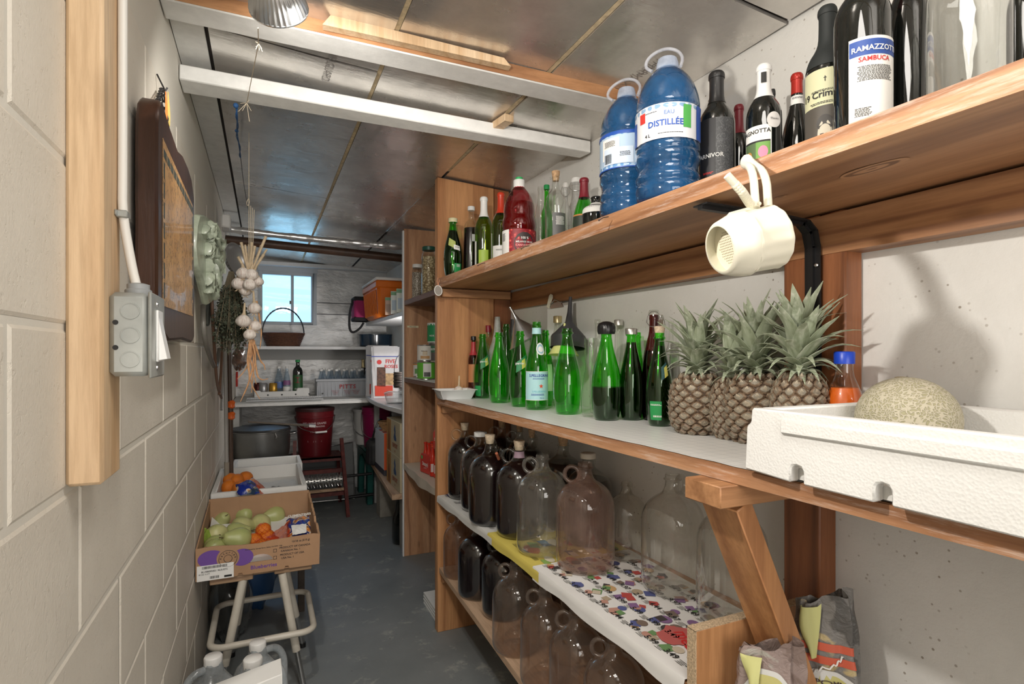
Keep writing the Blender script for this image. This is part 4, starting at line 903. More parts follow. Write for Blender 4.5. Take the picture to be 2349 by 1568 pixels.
def rind_mesh(Rr, H, seed):
    rd = random.Random(seed); mb = MB(); tone = []
    rad = lambda z: Rr*max(.05, (1-abs((z-.47)/.56)**3.2))**.5
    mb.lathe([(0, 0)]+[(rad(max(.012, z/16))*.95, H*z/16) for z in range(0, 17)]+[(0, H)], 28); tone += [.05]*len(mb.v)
    rows_ = 11; n = 13
    for j in range(rows_):
        zc_ = (j+.5)/rows_
        for i in range(n):
            a = 2*PI*(i+.5*(j % 2))/n+rd.uniform(-.03, .03); rr = rad(zc_)
            th = Vector((math.cos(a), math.sin(a), 0)); tg = Vector((-math.sin(a), math.cos(a), 0))
            dz = (rad(min(.98, zc_+.04))-rad(max(.02, zc_-.04)))/(.08*H); up = (Vector((0, 0, 1))+th*dz).normalized(); nr = (th-Vector((0, 0, 1))*dz).normalized()
            c = th*rr*.955+Vector((0, 0, zc_*H)); w = PI*rr/n*.96; h = H/rows_*.80; b = Rr*.11*rd.uniform(.85, 1.1)
            ring1 = [(1, 0), (.62, .62), (0, 1), (-.62, .62), (-1, 0), (-.62, -.62), (0, -1), (.62, -.62)]
            vs = [c+tg*w*x+up*h*y for x, y in ring1]+[c+nr*b*.75+tg*w*x*.66+up*h*y*.66 for x, y in ring1]+[c+nr*b+up*h*-.05]+[c+nr*b*1.45+up*h*.55+tg*rd.uniform(-.2, .2)*w, c+nr*b*.9+tg*w*.30+up*h*.02, c+nr*b*.9-tg*w*.30+up*h*.02]
            fs = [(k, (k+1) % 8, 8+(k+1) % 8, 8+k) for k in range(8)]+[(8+k, 8+(k+1) % 8, 16) for k in range(8)]+[(16, 18, 17), (16, 17, 19), (18, 19, 17)]
            mb.add([tuple(v) for v in vs], fs)
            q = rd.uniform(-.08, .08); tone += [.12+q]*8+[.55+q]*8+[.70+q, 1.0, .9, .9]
    me = mb.mesh('rind', RIND, smooth=30, recalc=False)
    at = me.attributes.new('tone', 'FLOAT', 'POINT'); at.data.foreach_set('value', tone); return me
def pineapple(P, Rr, H, label, crown=1.0, seed=1, tilt=(0, 0), nl=62):
    t = thing('pineapple', label, 'pineapple', P, seed*1.3, 'pineapples on the middle shelf'); t.rotation_euler = (tilt[0], tilt[1], seed*1.3)
    o = link('rind', rind_mesh(Rr, H, seed), t); o['kind'] = 'stuff'
    cr = part('crown_core', MB().lathe([(0, H*.96), (.016, H*.97), (.014, H+.05), (0, H+.08)], 10), LEAF, t)
    rd = random.Random(seed)
    for i in range(nl):
        f = i/nl; a = i*2.39996; lean = R(74)*(1-f)**1.1+R(5)+rd.uniform(-.08, .08)
        o = link('leaf', LV[(3, 3, 2, 0, 0, 1, 4, 1)[min(7, int(f*8))]] if rd.random() < .8 else LV[2], t)
        s = crown*(.55+.55*min(1, f*2.0))*rd.uniform(.85, 1.12); s *= 1.0
        o.matrix_local = Matrix.Translation((0, 0, H*.985+.055*f*crown)) @ Matrix.Rotation(a, 4, 'Z') @ Matrix.Rotation(-lean, 4, 'X') @ Matrix.Translation((0, .006, 0)) @ Matrix.Diagonal((s*1.3, s*1.1, s*1.12, 1))
P1, D1, t1 = base(1601, 1000, 126, Z); pineapple((P1[0], P1[1], Z), D1*.53, .145, 'pineapple nearest the dark wine bottles, leftmost of the four', .92, 1)
P2, D2, t2 = base(1748, 1024, 160, Z); pineapple((P2[0], P2[1], Z), D2*.53, .150, 'large pineapple standing right against the styrofoam box corner', .95, 2, (R(3), R(3)))
p = byx(1835, .985, 110, lambda y: Z)[0]; pineapple(p, .055, .155, 'pineapple behind the box in front of the iron bracket', .90, 3)
p = byx(1680, .985, 90, lambda y: Z)[0]; pineapple(p, .048, .14, 'pineapple half hidden between the two front pineapples', .85, 5, nl=34)
# ---------------------------------------------------------------- styrofoam box with melon, juice
bx = thing('styrofoam_box', 'large white styrofoam box with notched base overhanging the middle shelf', 'box', (.90, .40, Z2+.0035))
zb0 = Z2+.0035; hB = .105; y1, y0 = .672, .13; xf, xb = .720, 1.085
poly = [(y1, 0.004), (y1-.004, hB-.030), (y1-.012, hB-.024), (y1-.014, hB-.002), (y1-.018, hB), (y0, hB), (y0, 0)]
def notch(yc): return [(yc-.0105, 0), (yc-.0105, .020), (yc-.007, .0255), (yc, .027), (yc+.007, .0255), (yc+.0105, .020), (yc+.0105, 0)]
for yc in (.245, .375, .47, .575)[::1]:
    pass
pts = poly[:]
for yc in (.21, .355, .45, .575): pts += [] if yc in (.355,) else notch(yc)
pts = [(a, b+zb0) for a, b in pts]
part('front_wall', MB().prism(pts, xf, xf+.020, 'x'), STYRO, bx, world=True, bevel=.0025)
part('side_wall', MB().box(xf+.02, xb, y1-.038, y1-.014, zb0+.004, zb0+hB).box(xf+.02, xb, y1-.016, y1-.001, zb0+.004, zb0+hB-.028), STYRO, bx, world=True, bevel=.003)
part('back_wall', MB().box(xb-.022, xb, y0, y1-.038, zb0+.004, zb0+hB), STYRO, bx, world=True, bevel=.003)
part('side_wall', MB().box(xf+.02, xb-.022, y0, y0+.022, zb0+.004, zb0+hB), STYRO, bx, world=True)
part('base_slab', MB().box(xf+.02, xb-.022, y0+.022, y1-.038, zb0+.002, zb0+.020), STYRO, bx, world=True)
part('rim_lip', MB().box(xf-.006, xf, y0, .60, zb0+hB-.034, zb0+hB-.012), STYRO, bx, world=True, bevel=.003)
def m_melon():
    m, t, b = nt('netted_melon_rind'); v = coords(t, (1, 1, 1)); 
    nz = t.nodes.new('ShaderNodeTexNoise'); nz.inputs['Scale'].default_value = 30; t.links.new(v, nz.inputs['Vector'])
    vv = mixc(t, v, nz.outputs['Color'], .035)
    e = voro(t, vv, 190, 'DISTANCE_TO_EDGE'); l = ramp(t, e, [(0, (1, 1, 1)), (.10, (1, 1, 1)), (.22, (0, 0, 0))])
    g = ramp(t, noise(t, v, 9, 3), [(.35, (.33, .31, .18)), (.7, (.42, .38, .26))])
    t.links.new(mixc(t, g, (.50, .46, .35), l), b.inputs['Base Color']); b.inputs['Roughness'].default_value = .65; bump(t, b, l, .0012, .8); return m
pm = onX(2080, 935, .955); t = thing('melon', 'round netted cantaloupe melon sitting inside the styrofoam box', 'melon', (pm.x, pm.y, zb0+.0195))
rm = .0715; part('rind', MB().ball((0, 0, rm*.94), (rm*1.0, rm*1.03, rm*.95), 40, 26, lambda d: 1-.05*max(0, d.x*.7-.5*d.y-.65)), m_melon(), t)
part('stem_scar', MB().ball((-.0, 0, 0), (.010, .010, .002), 12, 6), M('melon_scar', (.40, .33, .2), .8), t).location = (.02, .02, rm*1.86)
P, D, tt = byx(1937, 1.03, 70, lambda y: Z)
ob = bottle('small', .195, .068, (P[0], P[1], Z), G_clear, 'juice_bottle', 'small orange juice bottle with bright blue cap beside the melon', liq=(.66, M('orange_juice', (.85, .16, .01), .3, sss=.1)), cap=('screw', M('bright_blue_cap', (.01, .06, .55), .35), .028))
# ---------------------------------------------------------------- cream rotary strainer hanging from the shelf edge
a = onX(1715, 365, .722); t = thing('potato_ricer', 'cream plastic strainer cup with two handles hooked over the top shelf', 'ricer', (a.x, a.y, a.z))
wc = onX(1716, 556, .655); c = wc-Vector(a)
lp = onX(1672, 556, .58)-Vector(a)     # centre of round mouth
ax = (Vector((-.95, .22, -.24))).normalized(); q = ax.to_track_quat('Z', 'Y').to_matrix().to_4x4(); Mx = Matrix.Translation(c) @ q
part('cup', MB().lathe([(.0, -.045), (.040, -.046), (.0465, -.042), (.0475, -.040), (.0465, -.036), (.0440, .006), (.0445, .007), (.0475, .008), (.0475, .012), (.042, .012), (.040, -.035), (0, -.036)], 112, Mx, flute=.010, fn=14), CREAM, t, smooth=50)
part('collar', MB().lathe([(.0475, .012), (.0475, .015), (.046, .024), (.042, .036), (.0395, .044), (.036, .048), (.033, .048), (.036, .043), (.038, .034), (.041, .014)], 48, Mx), CREAM, t, smooth=50)
st = part('strainer_plate', MB().lathe([(0, .028), (.040, .028), (.040, .030), (0, .030)], 32, Mx), M('strainer_plate_cream', (.74, .70, .55), .45), t)
hl = MB()
for i in range(-7, 8):
    for j in range(-7, 8):
        if i*i+j*j < 50: hl.lathe([(0, .0304), (.0009, .0304)], 6, Mx @ Matrix.Translation((i*.0038, j*.0038, 0)))
part('holes', hl, M('strainer_hole', (.25, .2, .12), .8), st, kind='stuff', smooth=0, recalc=False)
up = c-ax*.020+Vector((0, 0, .046)); tp = Vector((0, 0, .004))
mid_ = (up+tp)/2+Vector((-.004, -.012, .02))
part('handle', MB().tube(smooth_path([up+Vector((-.008, .0, 0)), mid_+Vector((-.004, .006, 0)), tp+Vector((-.004, .007, -.012)), tp+Vector((0, .002, .002)), tp+Vector((.002, -.006, -.012)), mid_+Vector((.004, -.012, -.014)), up+Vector((.006, -.010, 0))]), .0060, 12), CREAM, t)
u2_ = c+ax*.030+Vector((0, 0, .044)); e2 = onX(1668, 402, .60)-Vector(a)
pth = [up+Vector((-.004, .006, .002)), u2_*.35+up*.65+Vector((0, .0, .012)), (up*.35+e2*.65)+Vector((0, -.006, -.008)), e2]
part('lever', MB().tube(smooth_path(pth), .0058, 12), CREAM, t)
rb = MB()
for i in range(14):
    f = .25+.6*i/14; k = f*3; j = int(k); pp = pth[j].lerp(pth[min(3, j+1)], k-j); rb.ball(tuple(pp), .0068, 8, 5)
part('grip_ribs', rb, CREAM, t, kind='stuff')
part('hinge', MB().tube([u2_+Vector((.0, .012, -.006)), u2_+Vector((.004, .004, .004)), up+Vector((-.004, .002, .002))], .004, 8).ball(tuple(up+Vector((-.012, -.010, .004))), .003, 8, 6), CREAM, t)
# small hook tag by the end board
p = onY(1008, 668, 2.36); p.x = .70
t = thing('round_mesh_tag', 'small round white-rimmed strainer tied with string at the shelf corner', 'strainer', (p.x-.006, p.y-.03, p.z))
part('rim', MB().tube([(.017*math.cos(a), .004*math.sin(a), .022*math.sin(a)) for a in [2*PI*i/24 for i in range(24)]], .0018, 6, closed=True), PAPER, t)
part('mesh_disc', MB().add([(.016*math.cos(2*PI*i/24), .004*math.sin(2*PI*i/24), .021*math.sin(2*PI*i/24)) for i in range(24)], [tuple(range(24))]), M('grey_mesh', (.30, .27, .24), .6), t)
part('string', MB().tube([(0, 0, .022), (.004, 0, .045), (-.002, 0, .056), (-.006, 0, .04), (0, 0, .022)], .0012, 5), M('orange_twine', (.75, .35, .2), .8), t)
# ---------------------------------------------------------------- papers on the lower shelves
def flyer(name, label, Y0, Y1, z, col, seed, x0=None, hang=.03, rows_=6, cols=4, pal=None, prices=True):
    rd = random.Random(seed); t = thing(name, label, 'newspaper', (.85, (Y0+Y1)/2, z), group='flyers lining the third shelf')
    mb = MB(); n = 12
    def f(u, v):
        Y = Y0+(Y1-Y0)*v; xe = XF(Y)-.003
        if u < .18: 
            k = 1-u/.18; w = .003*math.sin(Y*40+seed); return (xe-.002-w*k*.3, Y, z-hang*k*(1+.10*math.sin(Y*23)))
        return (xe+(1.065-xe)*(u-.18)/.82, Y, z+.0006*math.sin(Y*60+u*9))
    part('sheet', mb.grid(f, 22, 24), M('paper_'+name+str(seed), col, .6), t, world=True, smooth=60)
    pal = pal or [(.50, .08, .07), (.10, .12, .30), (.16, .30, .12), (.60, .38, .18), (.06, .05, .05), (.25, .14, .30), (.60, .52, .40), (.52, .28, .22), (.45, .36, .25), (.20, .15, .12)]
    ms = [LM(c) for c in pal]; pr_ = MB(); tx = MB()
    for i in range(rows_):
        for j in range(cols):
            Y = Y0+(i+.5)/rows_*(Y1-Y0); xe = XF(Y); X = xe+.025+(1.05-xe-.03)*(j+.5)/cols
            w, h = (1.0-xe)/cols*.62, (Y1-Y0)/rows_*.50
            for k in range(rd.choice((2, 3, 4))):
                cx, cy = X+rd.uniform(-.4, .5)*w, Y+rd.uniform(-.5, .5)*h; a = rd.uniform(.30, .55); pr_.mi = rd.randrange(len(ms)); sd = rd.choice((4, 4, 12)); ph = rd.uniform(0, 1)
                pr_.add([(cx+w*a*math.cos(ph+2*PI*q/sd), cy+h*a*1.2*math.sin(ph+2*PI*q/sd), z+.0015+.0002*k) for q in range(sd)], [tuple(range(sd))])
            if prices:
                flat_text(tx, rd.choice(('3.49', '2.99', '5.99', '4.44', '2.44', '9.97', '3.99')), .022, plane_M((X-w*.75, Y-h*.4, z+.0022), (0, -1, 0), (1, 0, 0)), True)
            for ln in range(4):
                yy = Y+h*.75+ln*.0; xx = X-w*.9+ln*.004
                tx.add([(xx, Y+h*.2, z+.0016), (xx+.0012, Y+h*.2, z+.0016), (xx+.0012, Y+h*rd.uniform(.6, 1), z+.0016), (xx, Y+h*rd.uniform(.6, 1), z+.0016)], [(0, 1, 2, 3)])
    part('printed_pictures', pr_, ms, t, world=True, smooth=0, recalc=False, kind='stuff')
    part('printed_prices', tx, INK, t, world=True, smooth=0, recalc=False, kind='stuff')
    return t
flyer('newspaper', 'plain newspaper pages under the corked jugs at the far end', 1.76, 2.37, Z3, (.66, .66, .64), 1, rows_=5, pal=[(.03, .05, .18), (.5, .5, .5), (.3, .3, .32), (.1, .1, .1)], prices=False)
flyer('newspaper', 'yellow grocery flyer under the first clear jug', 1.42, 1.80, Z3+.001, (.68, .56, .12), 2, rows_=3, pal=[(.10, .25, .40), (.60, .15, .05), (.25, .40, .10), (.70, .65, .5), (.02, .02, .02)], prices=False)
fl = flyer('newspaper', 'colourful grocery price flyer nearest the end panel', .832, 1.46, Z3+.002, (.80, .79, .77), 3, rows_=10, cols=5, hang=.036)
mb = MB()
flat_text(mb, 'metro', .045, plane_M((.82, .93, Z3+.0046), (-.35, -1, 0), (1, -.35, 0)), True)
part('red_masthead', mb, RED, fl, world=True, smooth=0, recalc=False)
mt = MB(); mt.add([(.835+.045*math.cos(2*PI*i/18), .965+.042*math.sin(2*PI*i/18)*(1+.2*math.sin(i*2)), Z3+.0042) for i in range(18)], [tuple(range(18))]); part('meat_photo', mt, LM((.55, .13, .12)), fl, world=True, smooth=0, recalc=False)
# ---------------------------------------------------------------- jars, tins and pop on the pantry unit
ZA = CAMZ+.3255; ZB_ = CAMZ-.1435; ZC = CAMZ-.668
def jar(px, ytop, X, w, zf, fill, lid, label, liqf=.8, name='glass_jar'):
    P, D, t = byx(px, X, w, lambda y: zf); H = height(t, ytop, zf)-.004
    o = bottle('spirit', H, D, P, G_clear, name, label, cat='jar')
    for c in list(o.children): bpy.data.objects.remove(c)
    Rr = D/2
    part('glass', MB().lathe([(0, .002), (Rr*.9, 0), (Rr, .006), (Rr, H*.82), (Rr*.9, H*.88), (Rr*.82, H*.90), (Rr*.82, H)], 32), G_clear, o, smooth=50)
    part('contents', MB().lathe([(0, .003), (Rr*.86, .003), (Rr*.95, .008), (Rr*.95, H*liqf), (0, H*liqf+.003)], 28), fill, o, kind='stuff')
    part('lid', MB().lathe([(0, H-.018), (Rr*.90, H-.018), (Rr*.92, H), (Rr*.86, H+.003), (0, H+.004)], 32), lid, o); return o
def grains(name, a, b, s):
    m, t, bb = nt(name); v = coords(t); d = voro(t, v, s)
    t.links.new(ramp(t, d, [(0, a), (.35, a), (.6, b)]), bb.inputs['Base Color']); bump(t, bb, d, .002, .8); return m
jar(984, 566, .84, 34, ZA, grains('pumpkin_seeds', (.66, .55, .34), (.25, .17, .08), 90), M('dark_green_lid', (.02, .10, .07), .4), 'tall glass jar of pale seeds with dark green lid')
jar(957, 606, .85, 24, ZA, grains('white_beans', (.66, .60, .52), (.22, .17, .13), 160), WHCAP, 'shorter glass jar of small white beans with white lid', .78)
def tin(px, X, w, z0, H, cols, label, txt=None, group='tins on the pantry shelf', lidc=None):
    P, D, t = byx(px, X, w, lambda y: z0)
    o = thing('food_tin', label, 'tin', P, math.atan2(-P[0], P[1]), group); r = D/2
    part('tin_body', MB().lathe([(0, .001), (r*.95, .001), (r, 0), (r, .003), (r*.985, .004), (r*.985, H-.004), (r, H-.003), (r, H), (r*.95, H), (r*.94, H-.003), (0, H-.003)], 28), lidc or STEEL, o)
    pp = part('paper_label', cyl_patch(MB(), r*.985+.0006, .006, H-.006, -PI, PI, 28), LM(cols[0]), o)
    for k, (a0, a1, z0_, z1_, c) in enumerate(cols[1:]):
        part('printed_panel', cyl_patch(MB(), r*.985+.0011+.0004*k, .006+(H-.012)*z0_, .006+(H-.012)*z1_, a0, a1, 8), LM(c), pp, smooth=0)
    if txt: part('lettering', cyl_text(MB(), txt[0], txt[1], r*.985+.003, H*txt[2], txt[3], True), txt[4], pp, smooth=0, recalc=False)
    return o
tin(958, .87, 22, ZB_, .088, [(.75, .75, .72), (-.6, .5, .2, .6, (.15, .4, .12)), (-1.2, 1.2, .9, 1, (.6, .3, .1))], 'small white tin with green picture, bottom left of the stack')
tin(978, .835, 42, ZB_, .10, [(.12, .45, .04), (-.35, .55, .1, .95, (.8, .8, .78)), (-.25, .45, .12, .4, (.1, .1, .1))], 'bright green tin with white panel')
tin(958, .885, 20, ZB_+.09, .085, [(.03, .04, .12), (-.5, .4, .1, .5, (.7, .7, .7)), (-.5, .4, .6, .9, (.4, .4, .45))], 'navy blue tin stacked on the small white tin')
tin(975, .84, 36, ZB_+.102, .092, [(.78, .76, .70), (-.6, .6, .1, .3, (.6, .35, .15)), (-.3, .3, .35, .65, (.65, .55, .4))], 'cream mushroom tin stacked on the green tin', ('Mushrooms', .007, .6, -.1, INK))
tin(1000, .90, 34, ZB_, .205, [(.10, .09, .08), (-.8, .4, .2, .5, (.7, .65, .5)), (-1, 1, .75, .95, (.05, .15, .08))], 'tall dark tin behind, near the end board', ('ECO', .016, .8, -.5, WHT))
tin(999, .93, 38, ZB_+.21, .115, [(.02, .30, .10), (-1.5, 1.5, .92, 1, (.8, .8, .8))], 'green drum with white lid on top of the tall tin', ('NOR', .014, .3, -.45, WHT), lidc=WHCAP)
# red pop bottles
RP = M('red_pop', (.62, .03, .01), .15, coat=.5); RL = M('red_wrap', (.62, .045, .03), .45)
def popmesh():
    q = chaikin([(0, .0), (.6, 0), (.95, .01), (1, .05), (1, .50), (.85, .62), (.5, .75), (.42, .92), (.42, .97)])
    a = MB().lathe([(r*.019, z*.165) for r, z in q], 14).mesh('glass', RP, smooth=50)
    b = MB().lathe([(0, .158), (.0105, .158), (.0115, .161), (.0105, .168), (0, .170)], 14).mesh('cap', M('red_crown_cap', (.70, .07, .02), .4), smooth=50)
    c = cyl_patch(MB(), .0194, .025, .07, -.9, .9, 8).mesh('label', LM((.72, .62, .6)), smooth=50); return a, b, c
pm_ = popmesh()
def pop(P, lab, i):
    o = thing('pop_bottle', lab, 'bottle', P, math.atan2(-P[0], P[1])+random.uniform(-.3, .3), 'small red pop bottles')
    for nm, d in zip(('glass', 'cap', 'label'), pm_): link(nm, d, o)
k = 0; ORD = ('first', 'second', 'third', 'fourth', 'fifth', 'sixth', 'seventh', 'eighth', 'ninth')
for i in range(9):
    Y = 2.93-.045*i
    for j in range(2):
        pop((.842+.044*j+.012*math.sin(i), Y, ZC+.001), 'small red pop bottle, %s from the left in the %s row' % (ORD[i], ('front', 'second')[j]), k); k += 1
def pack(P, rz, label, n=(3, 2)):
    o = thing('pop_pack', label, 'drink pack', P, rz, 'wrapped six packs of red pop')
    L, Wd, H = .132, .088, .105
    part('carton', MB().prism([(-L/2, 0), (L/2, 0), (L/2, H*.78), (L/2-.012, H), (-L/2+.012, H), (-L/2, H*.78)], -Wd/2, Wd/2, 'y'), RL, o, bevel=.002)
    lt = MB(); ls_ = MB(); flat_text(lt, 'Stappj', .030, plane_M((0, -Wd/2-.0008, .042), (1, 0, 0), (0, 0, 1)), True); flat_text(lt, 'aperitivo', .011, plane_M((0, -Wd/2-.0008, .026), (1, 0, 0), (0, 0, 1)))
    flat_text(ls_, 'Stappj', .022, plane_M((-L/2-.0008, 0, .045), (0, -1, 0), (0, 0, 1)), True)
    part('lettering', lt, WHT, o, smooth=0, recalc=False); part('end_lettering', ls_, WHT, o, smooth=0, recalc=False)
    part('green_badge', MB().add([(-.04+.011*math.cos(2*PI*i/16), -Wd/2-.0012, .085+.011*math.sin(2*PI*i/16)) for i in range(16)], [tuple(range(16))]), LM((.12, .45, .12)), o, smooth=0)
    for i in range(3):
        for j in range(2):
            c = link('bottle_neck', neckm, o); c.location = ((i-1)*.042, (j-.5)*.042, 0)
neckm = MB(); neckm.lathe([(.018, .09), (.0125, .115), (.009, .13), (.008, .158), (.0105, .158), (.0115, .161), (.0105, .168), (0, .17)], 14)
neckm = neckm.mesh('bottle_neck', RP, smooth=50)
p0 = Vector((.85, 2.52, ZC+.002))
pack((.865, 3.02, ZC+.002), R(-80), 'lower six pack of red pop at the far left of the shelf')
pack((.94, 2.78, ZC+.002+.0), R(-75), 'six pack of red pop behind the loose bottles')
pack((.875, 2.76, ZC+.174), R(8), 'six pack of red pop stacked on the others, lettering facing out')
# oil bottle and paper box on the floor
P = onZ(992, 1405, .06)
t = thing('paper_bundle', 'low box wrapped in white newspaper on the floor beside the end board', 'bundle', (.80, 2.56, 0))
pb = MB()
for i in range(7): pb.box(-.075+.002*(i % 2), .16, -.13, .13+.003*(i % 3), .008*i, .008*i+.0075)
part('paper_layers', pb, PAPER, t)
P = (.815, 2.50, .058)
o = bottle('spirit', .30, .080, P, G_dark, 'oil_bottle', 'dark olive oil bottle with yellow label on the paper bundle', cap=('screw', BLACK, .03), labels=[(.05, .52, -1.5, 1.5, LM((.72, .46, .06)), [('OLIO', .012, .38, -.4, INK, True), ('=', (.03, .0012, 4), .3, -.4, INK), ('=', (.03, .0012, 4), .16, -.4, INK)]), (.42, .48, -.7, -.2, INK, [], 'oval')])
# ---------------------------------------------------------------- potato sacks
def sack(P, w, d, H, rz, label, seed, cols, texts):
    rd = random.Random(seed); t = thing('potato_sack', label, 'sack', P, rz, 'paper potato sacks'); ph = [rd.uniform(0, 6) for _ in range(6)]
    def f(u, v, off=0):
        a = 2*PI*u; z = H*v; k = 1-.55*max(0, v-.55)**1.2*1.6; kd = 1-.95*max(0, v-.45)*1.4
        wob = .006*math.sin(5*a+ph[0]+v*4)+.005*math.sin(9*a+ph[1]-v*7)+.004*math.sin(v*23+3*a+ph[2])
        sq = lambda c: math.copysign(abs(c)**.7, c)
        x = (w*k+wob+off)*sq(math.sin(a)); y = -(max(.008, d*kd)+wob*.6+off)*sq(math.cos(a))
        top_ = (.006*math.sin(5*a+ph[3])+.018*math.sin(a)) if v > .97 else 0
        return (x, y, z+top_)
    part('paper_bag', MB().grid(lambda u, v: f(u, v), 64, 30), cols[0], t, smooth=70)
    def fp(x, z, off=.0015):   # wrap print onto the front
        v = z/H; u = x/(2*PI*w)
        return f(u % 1.0 if u >= 0 else 1+u, v, off)
    for (x0, x1, z0, z1, m, arch) in texts['panels']:
        mbp = MB(); mbp.grid(lambda u, v: fp(x0+(x1-x0)*u, z0+((z1-z0)-(arch*(2*u-1)**2))*v, .0018+.0004*len(mbp.v)*0), 18, 8)
        pl = part('printed_panel', mbp, m, t, smooth=70)
        for vtx in pl.data.vertices: pass
    for (s, size, x, z, m, shear) in texts['words']:
        vs, fs = textgeo(s, size, True, shear=shear); part('lettering', MB().add([fp(x+a, z+b, .0042) for a, b, _ in vs], fs), m, t, smooth=0, recalc=False)
    # torn saw-tooth flap
    fl_ = MB(); n = 16
    def ff(u, v):
        p = Vector(fp(-.050+.030*v+(.034*(1-v)+.010)*u, H-.012-.095*v, .007+.010*math.sin(PI*u))); p.z += (.0015 if int(v*n+.5) % 2 else 0)*u; return tuple(p)
    part('folded_flap', fl_.grid(ff, 6, n), M('sack_yellow_flap', (.62, .62, .26), .6), t, smooth=70)
    st_ = MB(); pts = [(-w*.55+w*1.0*i/24, -d*.30-.006+.003*math.sin(i*2), H*.70+.05*i/24+.003*math.sin(i*1.7)) for i in range(25)]
    part('stitching', st_.tube([fp(p[0]*.9, p[2], .004) for p in pts], .0016, 5), PAPER, t)
    return t
def m_sack(name, a, b, c):
    m, t, bb = nt(name); v = coords(t); n = noise(t, v, 14, 3, .5, .8)
    t.links.new(ramp(t, n, [(.42, a), (.46, b), (.58, b), (.62, c)]), bb.inputs['Base Color']); bb.inputs['Roughness'].default_value = .45
    bump(t, bb, noise(t, v, 35, 3, .6, 1.5), .008, .5); return m
YP = M('sack_yellow', (.60, .56, .22), .45, var=.1, bmp=.6, bs=40); SKW = M('sack_white_line', (.68, .68, .66), .5); SKB = M('sack_brown', (.08, .055, .045), .5); SKR = M('sack_red', (.55, .10, .05), .5)
zsk = CAMZ-.965
sk = onX(1893, 1480, .985)
sack((sk.x, sk.y, zsk), .062, .045, .50, math.atan2(-sk.x, sk.y)+R(4), 'taller dark potato sack printed Value, behind on the right', 4, [m_sack('dark_sack_print', (.10, .095, .09), (.20, .19, .18), (.48, .38, .20))],
     {'panels': [(-.054, .054, .05, .372, SKW, .03), (-.049, .049, .05, .364, YP, .03), (-.05, .05, .382, .396, SKR, .0), (-.05, .05, .405, .419, SKR, .0)],
      'words': [('Value', .050, -.002, .300, SKB, .35), ('POMMES', .0135, .014, .345, SKB, 0), ('DE TERRE', .0125, .016, .331, SKB, 0)]})
sk = onX(1766, 1560, .835)
sack((sk.x, sk.y, zsk), .068, .05, .440, math.atan2(-sk.x, sk.y)-R(6), 'shorter brown and yellow potato sack leaning at the bottom edge', 9, [m_sack('brown_sack_print', (.22, .16, .14), (.30, .23, .21), (.38, .36, .32))],
     {'panels': [(-.052, .052, .05, .405, SKW, .05), (-.046, .046, .05, .396, YP, .05)], 'words': [('Value', .046, .0, .335, SKB, .35), ('POTATOES', .012, -.052, .345, PAPER, 0)]})
t = thing('wooden_crate', 'plain wooden crate under the potato sacks below the picture edge', 'crate', (.94, .66, 0))
part('crate_body', MB().box(-.19, .115, -.12, .13, 0, zsk-.001), W_bench, t, bevel=.003)
# ---------------------------------------------------------------- left wall
XP = XL+.0388
# cable, clamp, switch box
WCB = M('white_cable_sheath', (.74, .73, .69), .4)
bxY0, bxY1 = .847, .945; bz0, bz1 = CAMZ-.029, CAMZ+.079; bX0, bX1 = XP+.0005, XP+.047
t = thing('electrical_cable', 'white sheathed cable running down the spruce post into the switch box', 'cable', (XP, .90, CAMZ+.3))
top_ = onX(284, 0, XP+.006); cl_ = onX(272, 470, XP+.006); yy = .896
part('sheath', MB().tube(smooth_path([(XP+.006, yy, ceil_z(XP)-.01), (XP+.006, yy, CAMZ+.45), (XP+.006, yy, CAMZ+.235), (XP+.006, yy-.002, CAMZ+.19), (XP+.016, yy, CAMZ+.12), (XP+.023, yy, bz1+.008)]), .0058, 10), WCB, t, world=True)
part('clamp', MB().box(XP, XP+.0135, yy-.011, yy+.010, CAMZ+.182, CAMZ+.192).box(XP+.0, XP+.003, yy-.018, yy+.012, CAMZ+.183, CAMZ+.191), GALV, t, world=True, bevel=.0015, label='zinc cable clamp')
t = thing('switch_box', 'grey metal electrical switch box screwed to the side of the spruce post', 'switch', ((bX0+bX1)/2, .89, bz0))
part('box_body', MB().box(bX0, bX1-.004, bxY0, bxY1, bz0, bz1), GALV, t, world=True, bevel=.006)
cv = part('cover_plate', MB().box(bX1-.004, bX1, bxY0-.002, bxY1+.004, bz0-.003, bz1+.002), GALV, t, world=True, bevel=.003)
for z in (bz0+.010, bz1-.012): part('screw', MB().lathe([(0, .002), (.0035, .0015), (.004, 0)], 10, rotM((bX1, .885, z), 0, PI/2)), STEEL, cv, world=True)
part('switch_frame', MB().box(bX1, bX1+.003, .876, .915, bz0+.018, bz1-.020), M('white_switch', (.80, .80, .79), .3), t, world=True, bevel=.001)
part('rocker', MB().prism([(bX1+.003, bz0+.020), (bX1+.013, bz0+.022), (bX1+.004, bz1-.038), (bX1+.003, bz1-.030)], .880, .911, 'y'), M('white_switch', (.80, .80, .79), .3), t, world=True, bevel=.0008)
xc = (bX0+bX1-.004)/2
for i, z in enumerate((bz0+.022, bz0+.053, bz0+.084)):
    part('knockout', MB().lathe([(0, .0004), (.0095, .0004), (.0095, .0012), (.0105, .0012), (.0108, 0)], 28, rotM((xc+.002, bxY0, z), PI/2)), GALV, t, world=True)
for z in (bz0+.037, bz0+.069): part('hole', MB().lathe([(0, .0009), (.0032, .0009), (.0032, 0)], 14, rotM((bX0+.0075, bxY0, z), PI/2)), BLACK, t, world=True)
part('cable_connector', MB().lathe([(.016, 0), (.016, .008), (.0135, .010), (.0135, .016), (.007, .018), (0, .018)], 12, rotM((XP+.024, yy, bz1-.001))), M('grey_connector', (.30, .32, .33), .5), t, world=True)
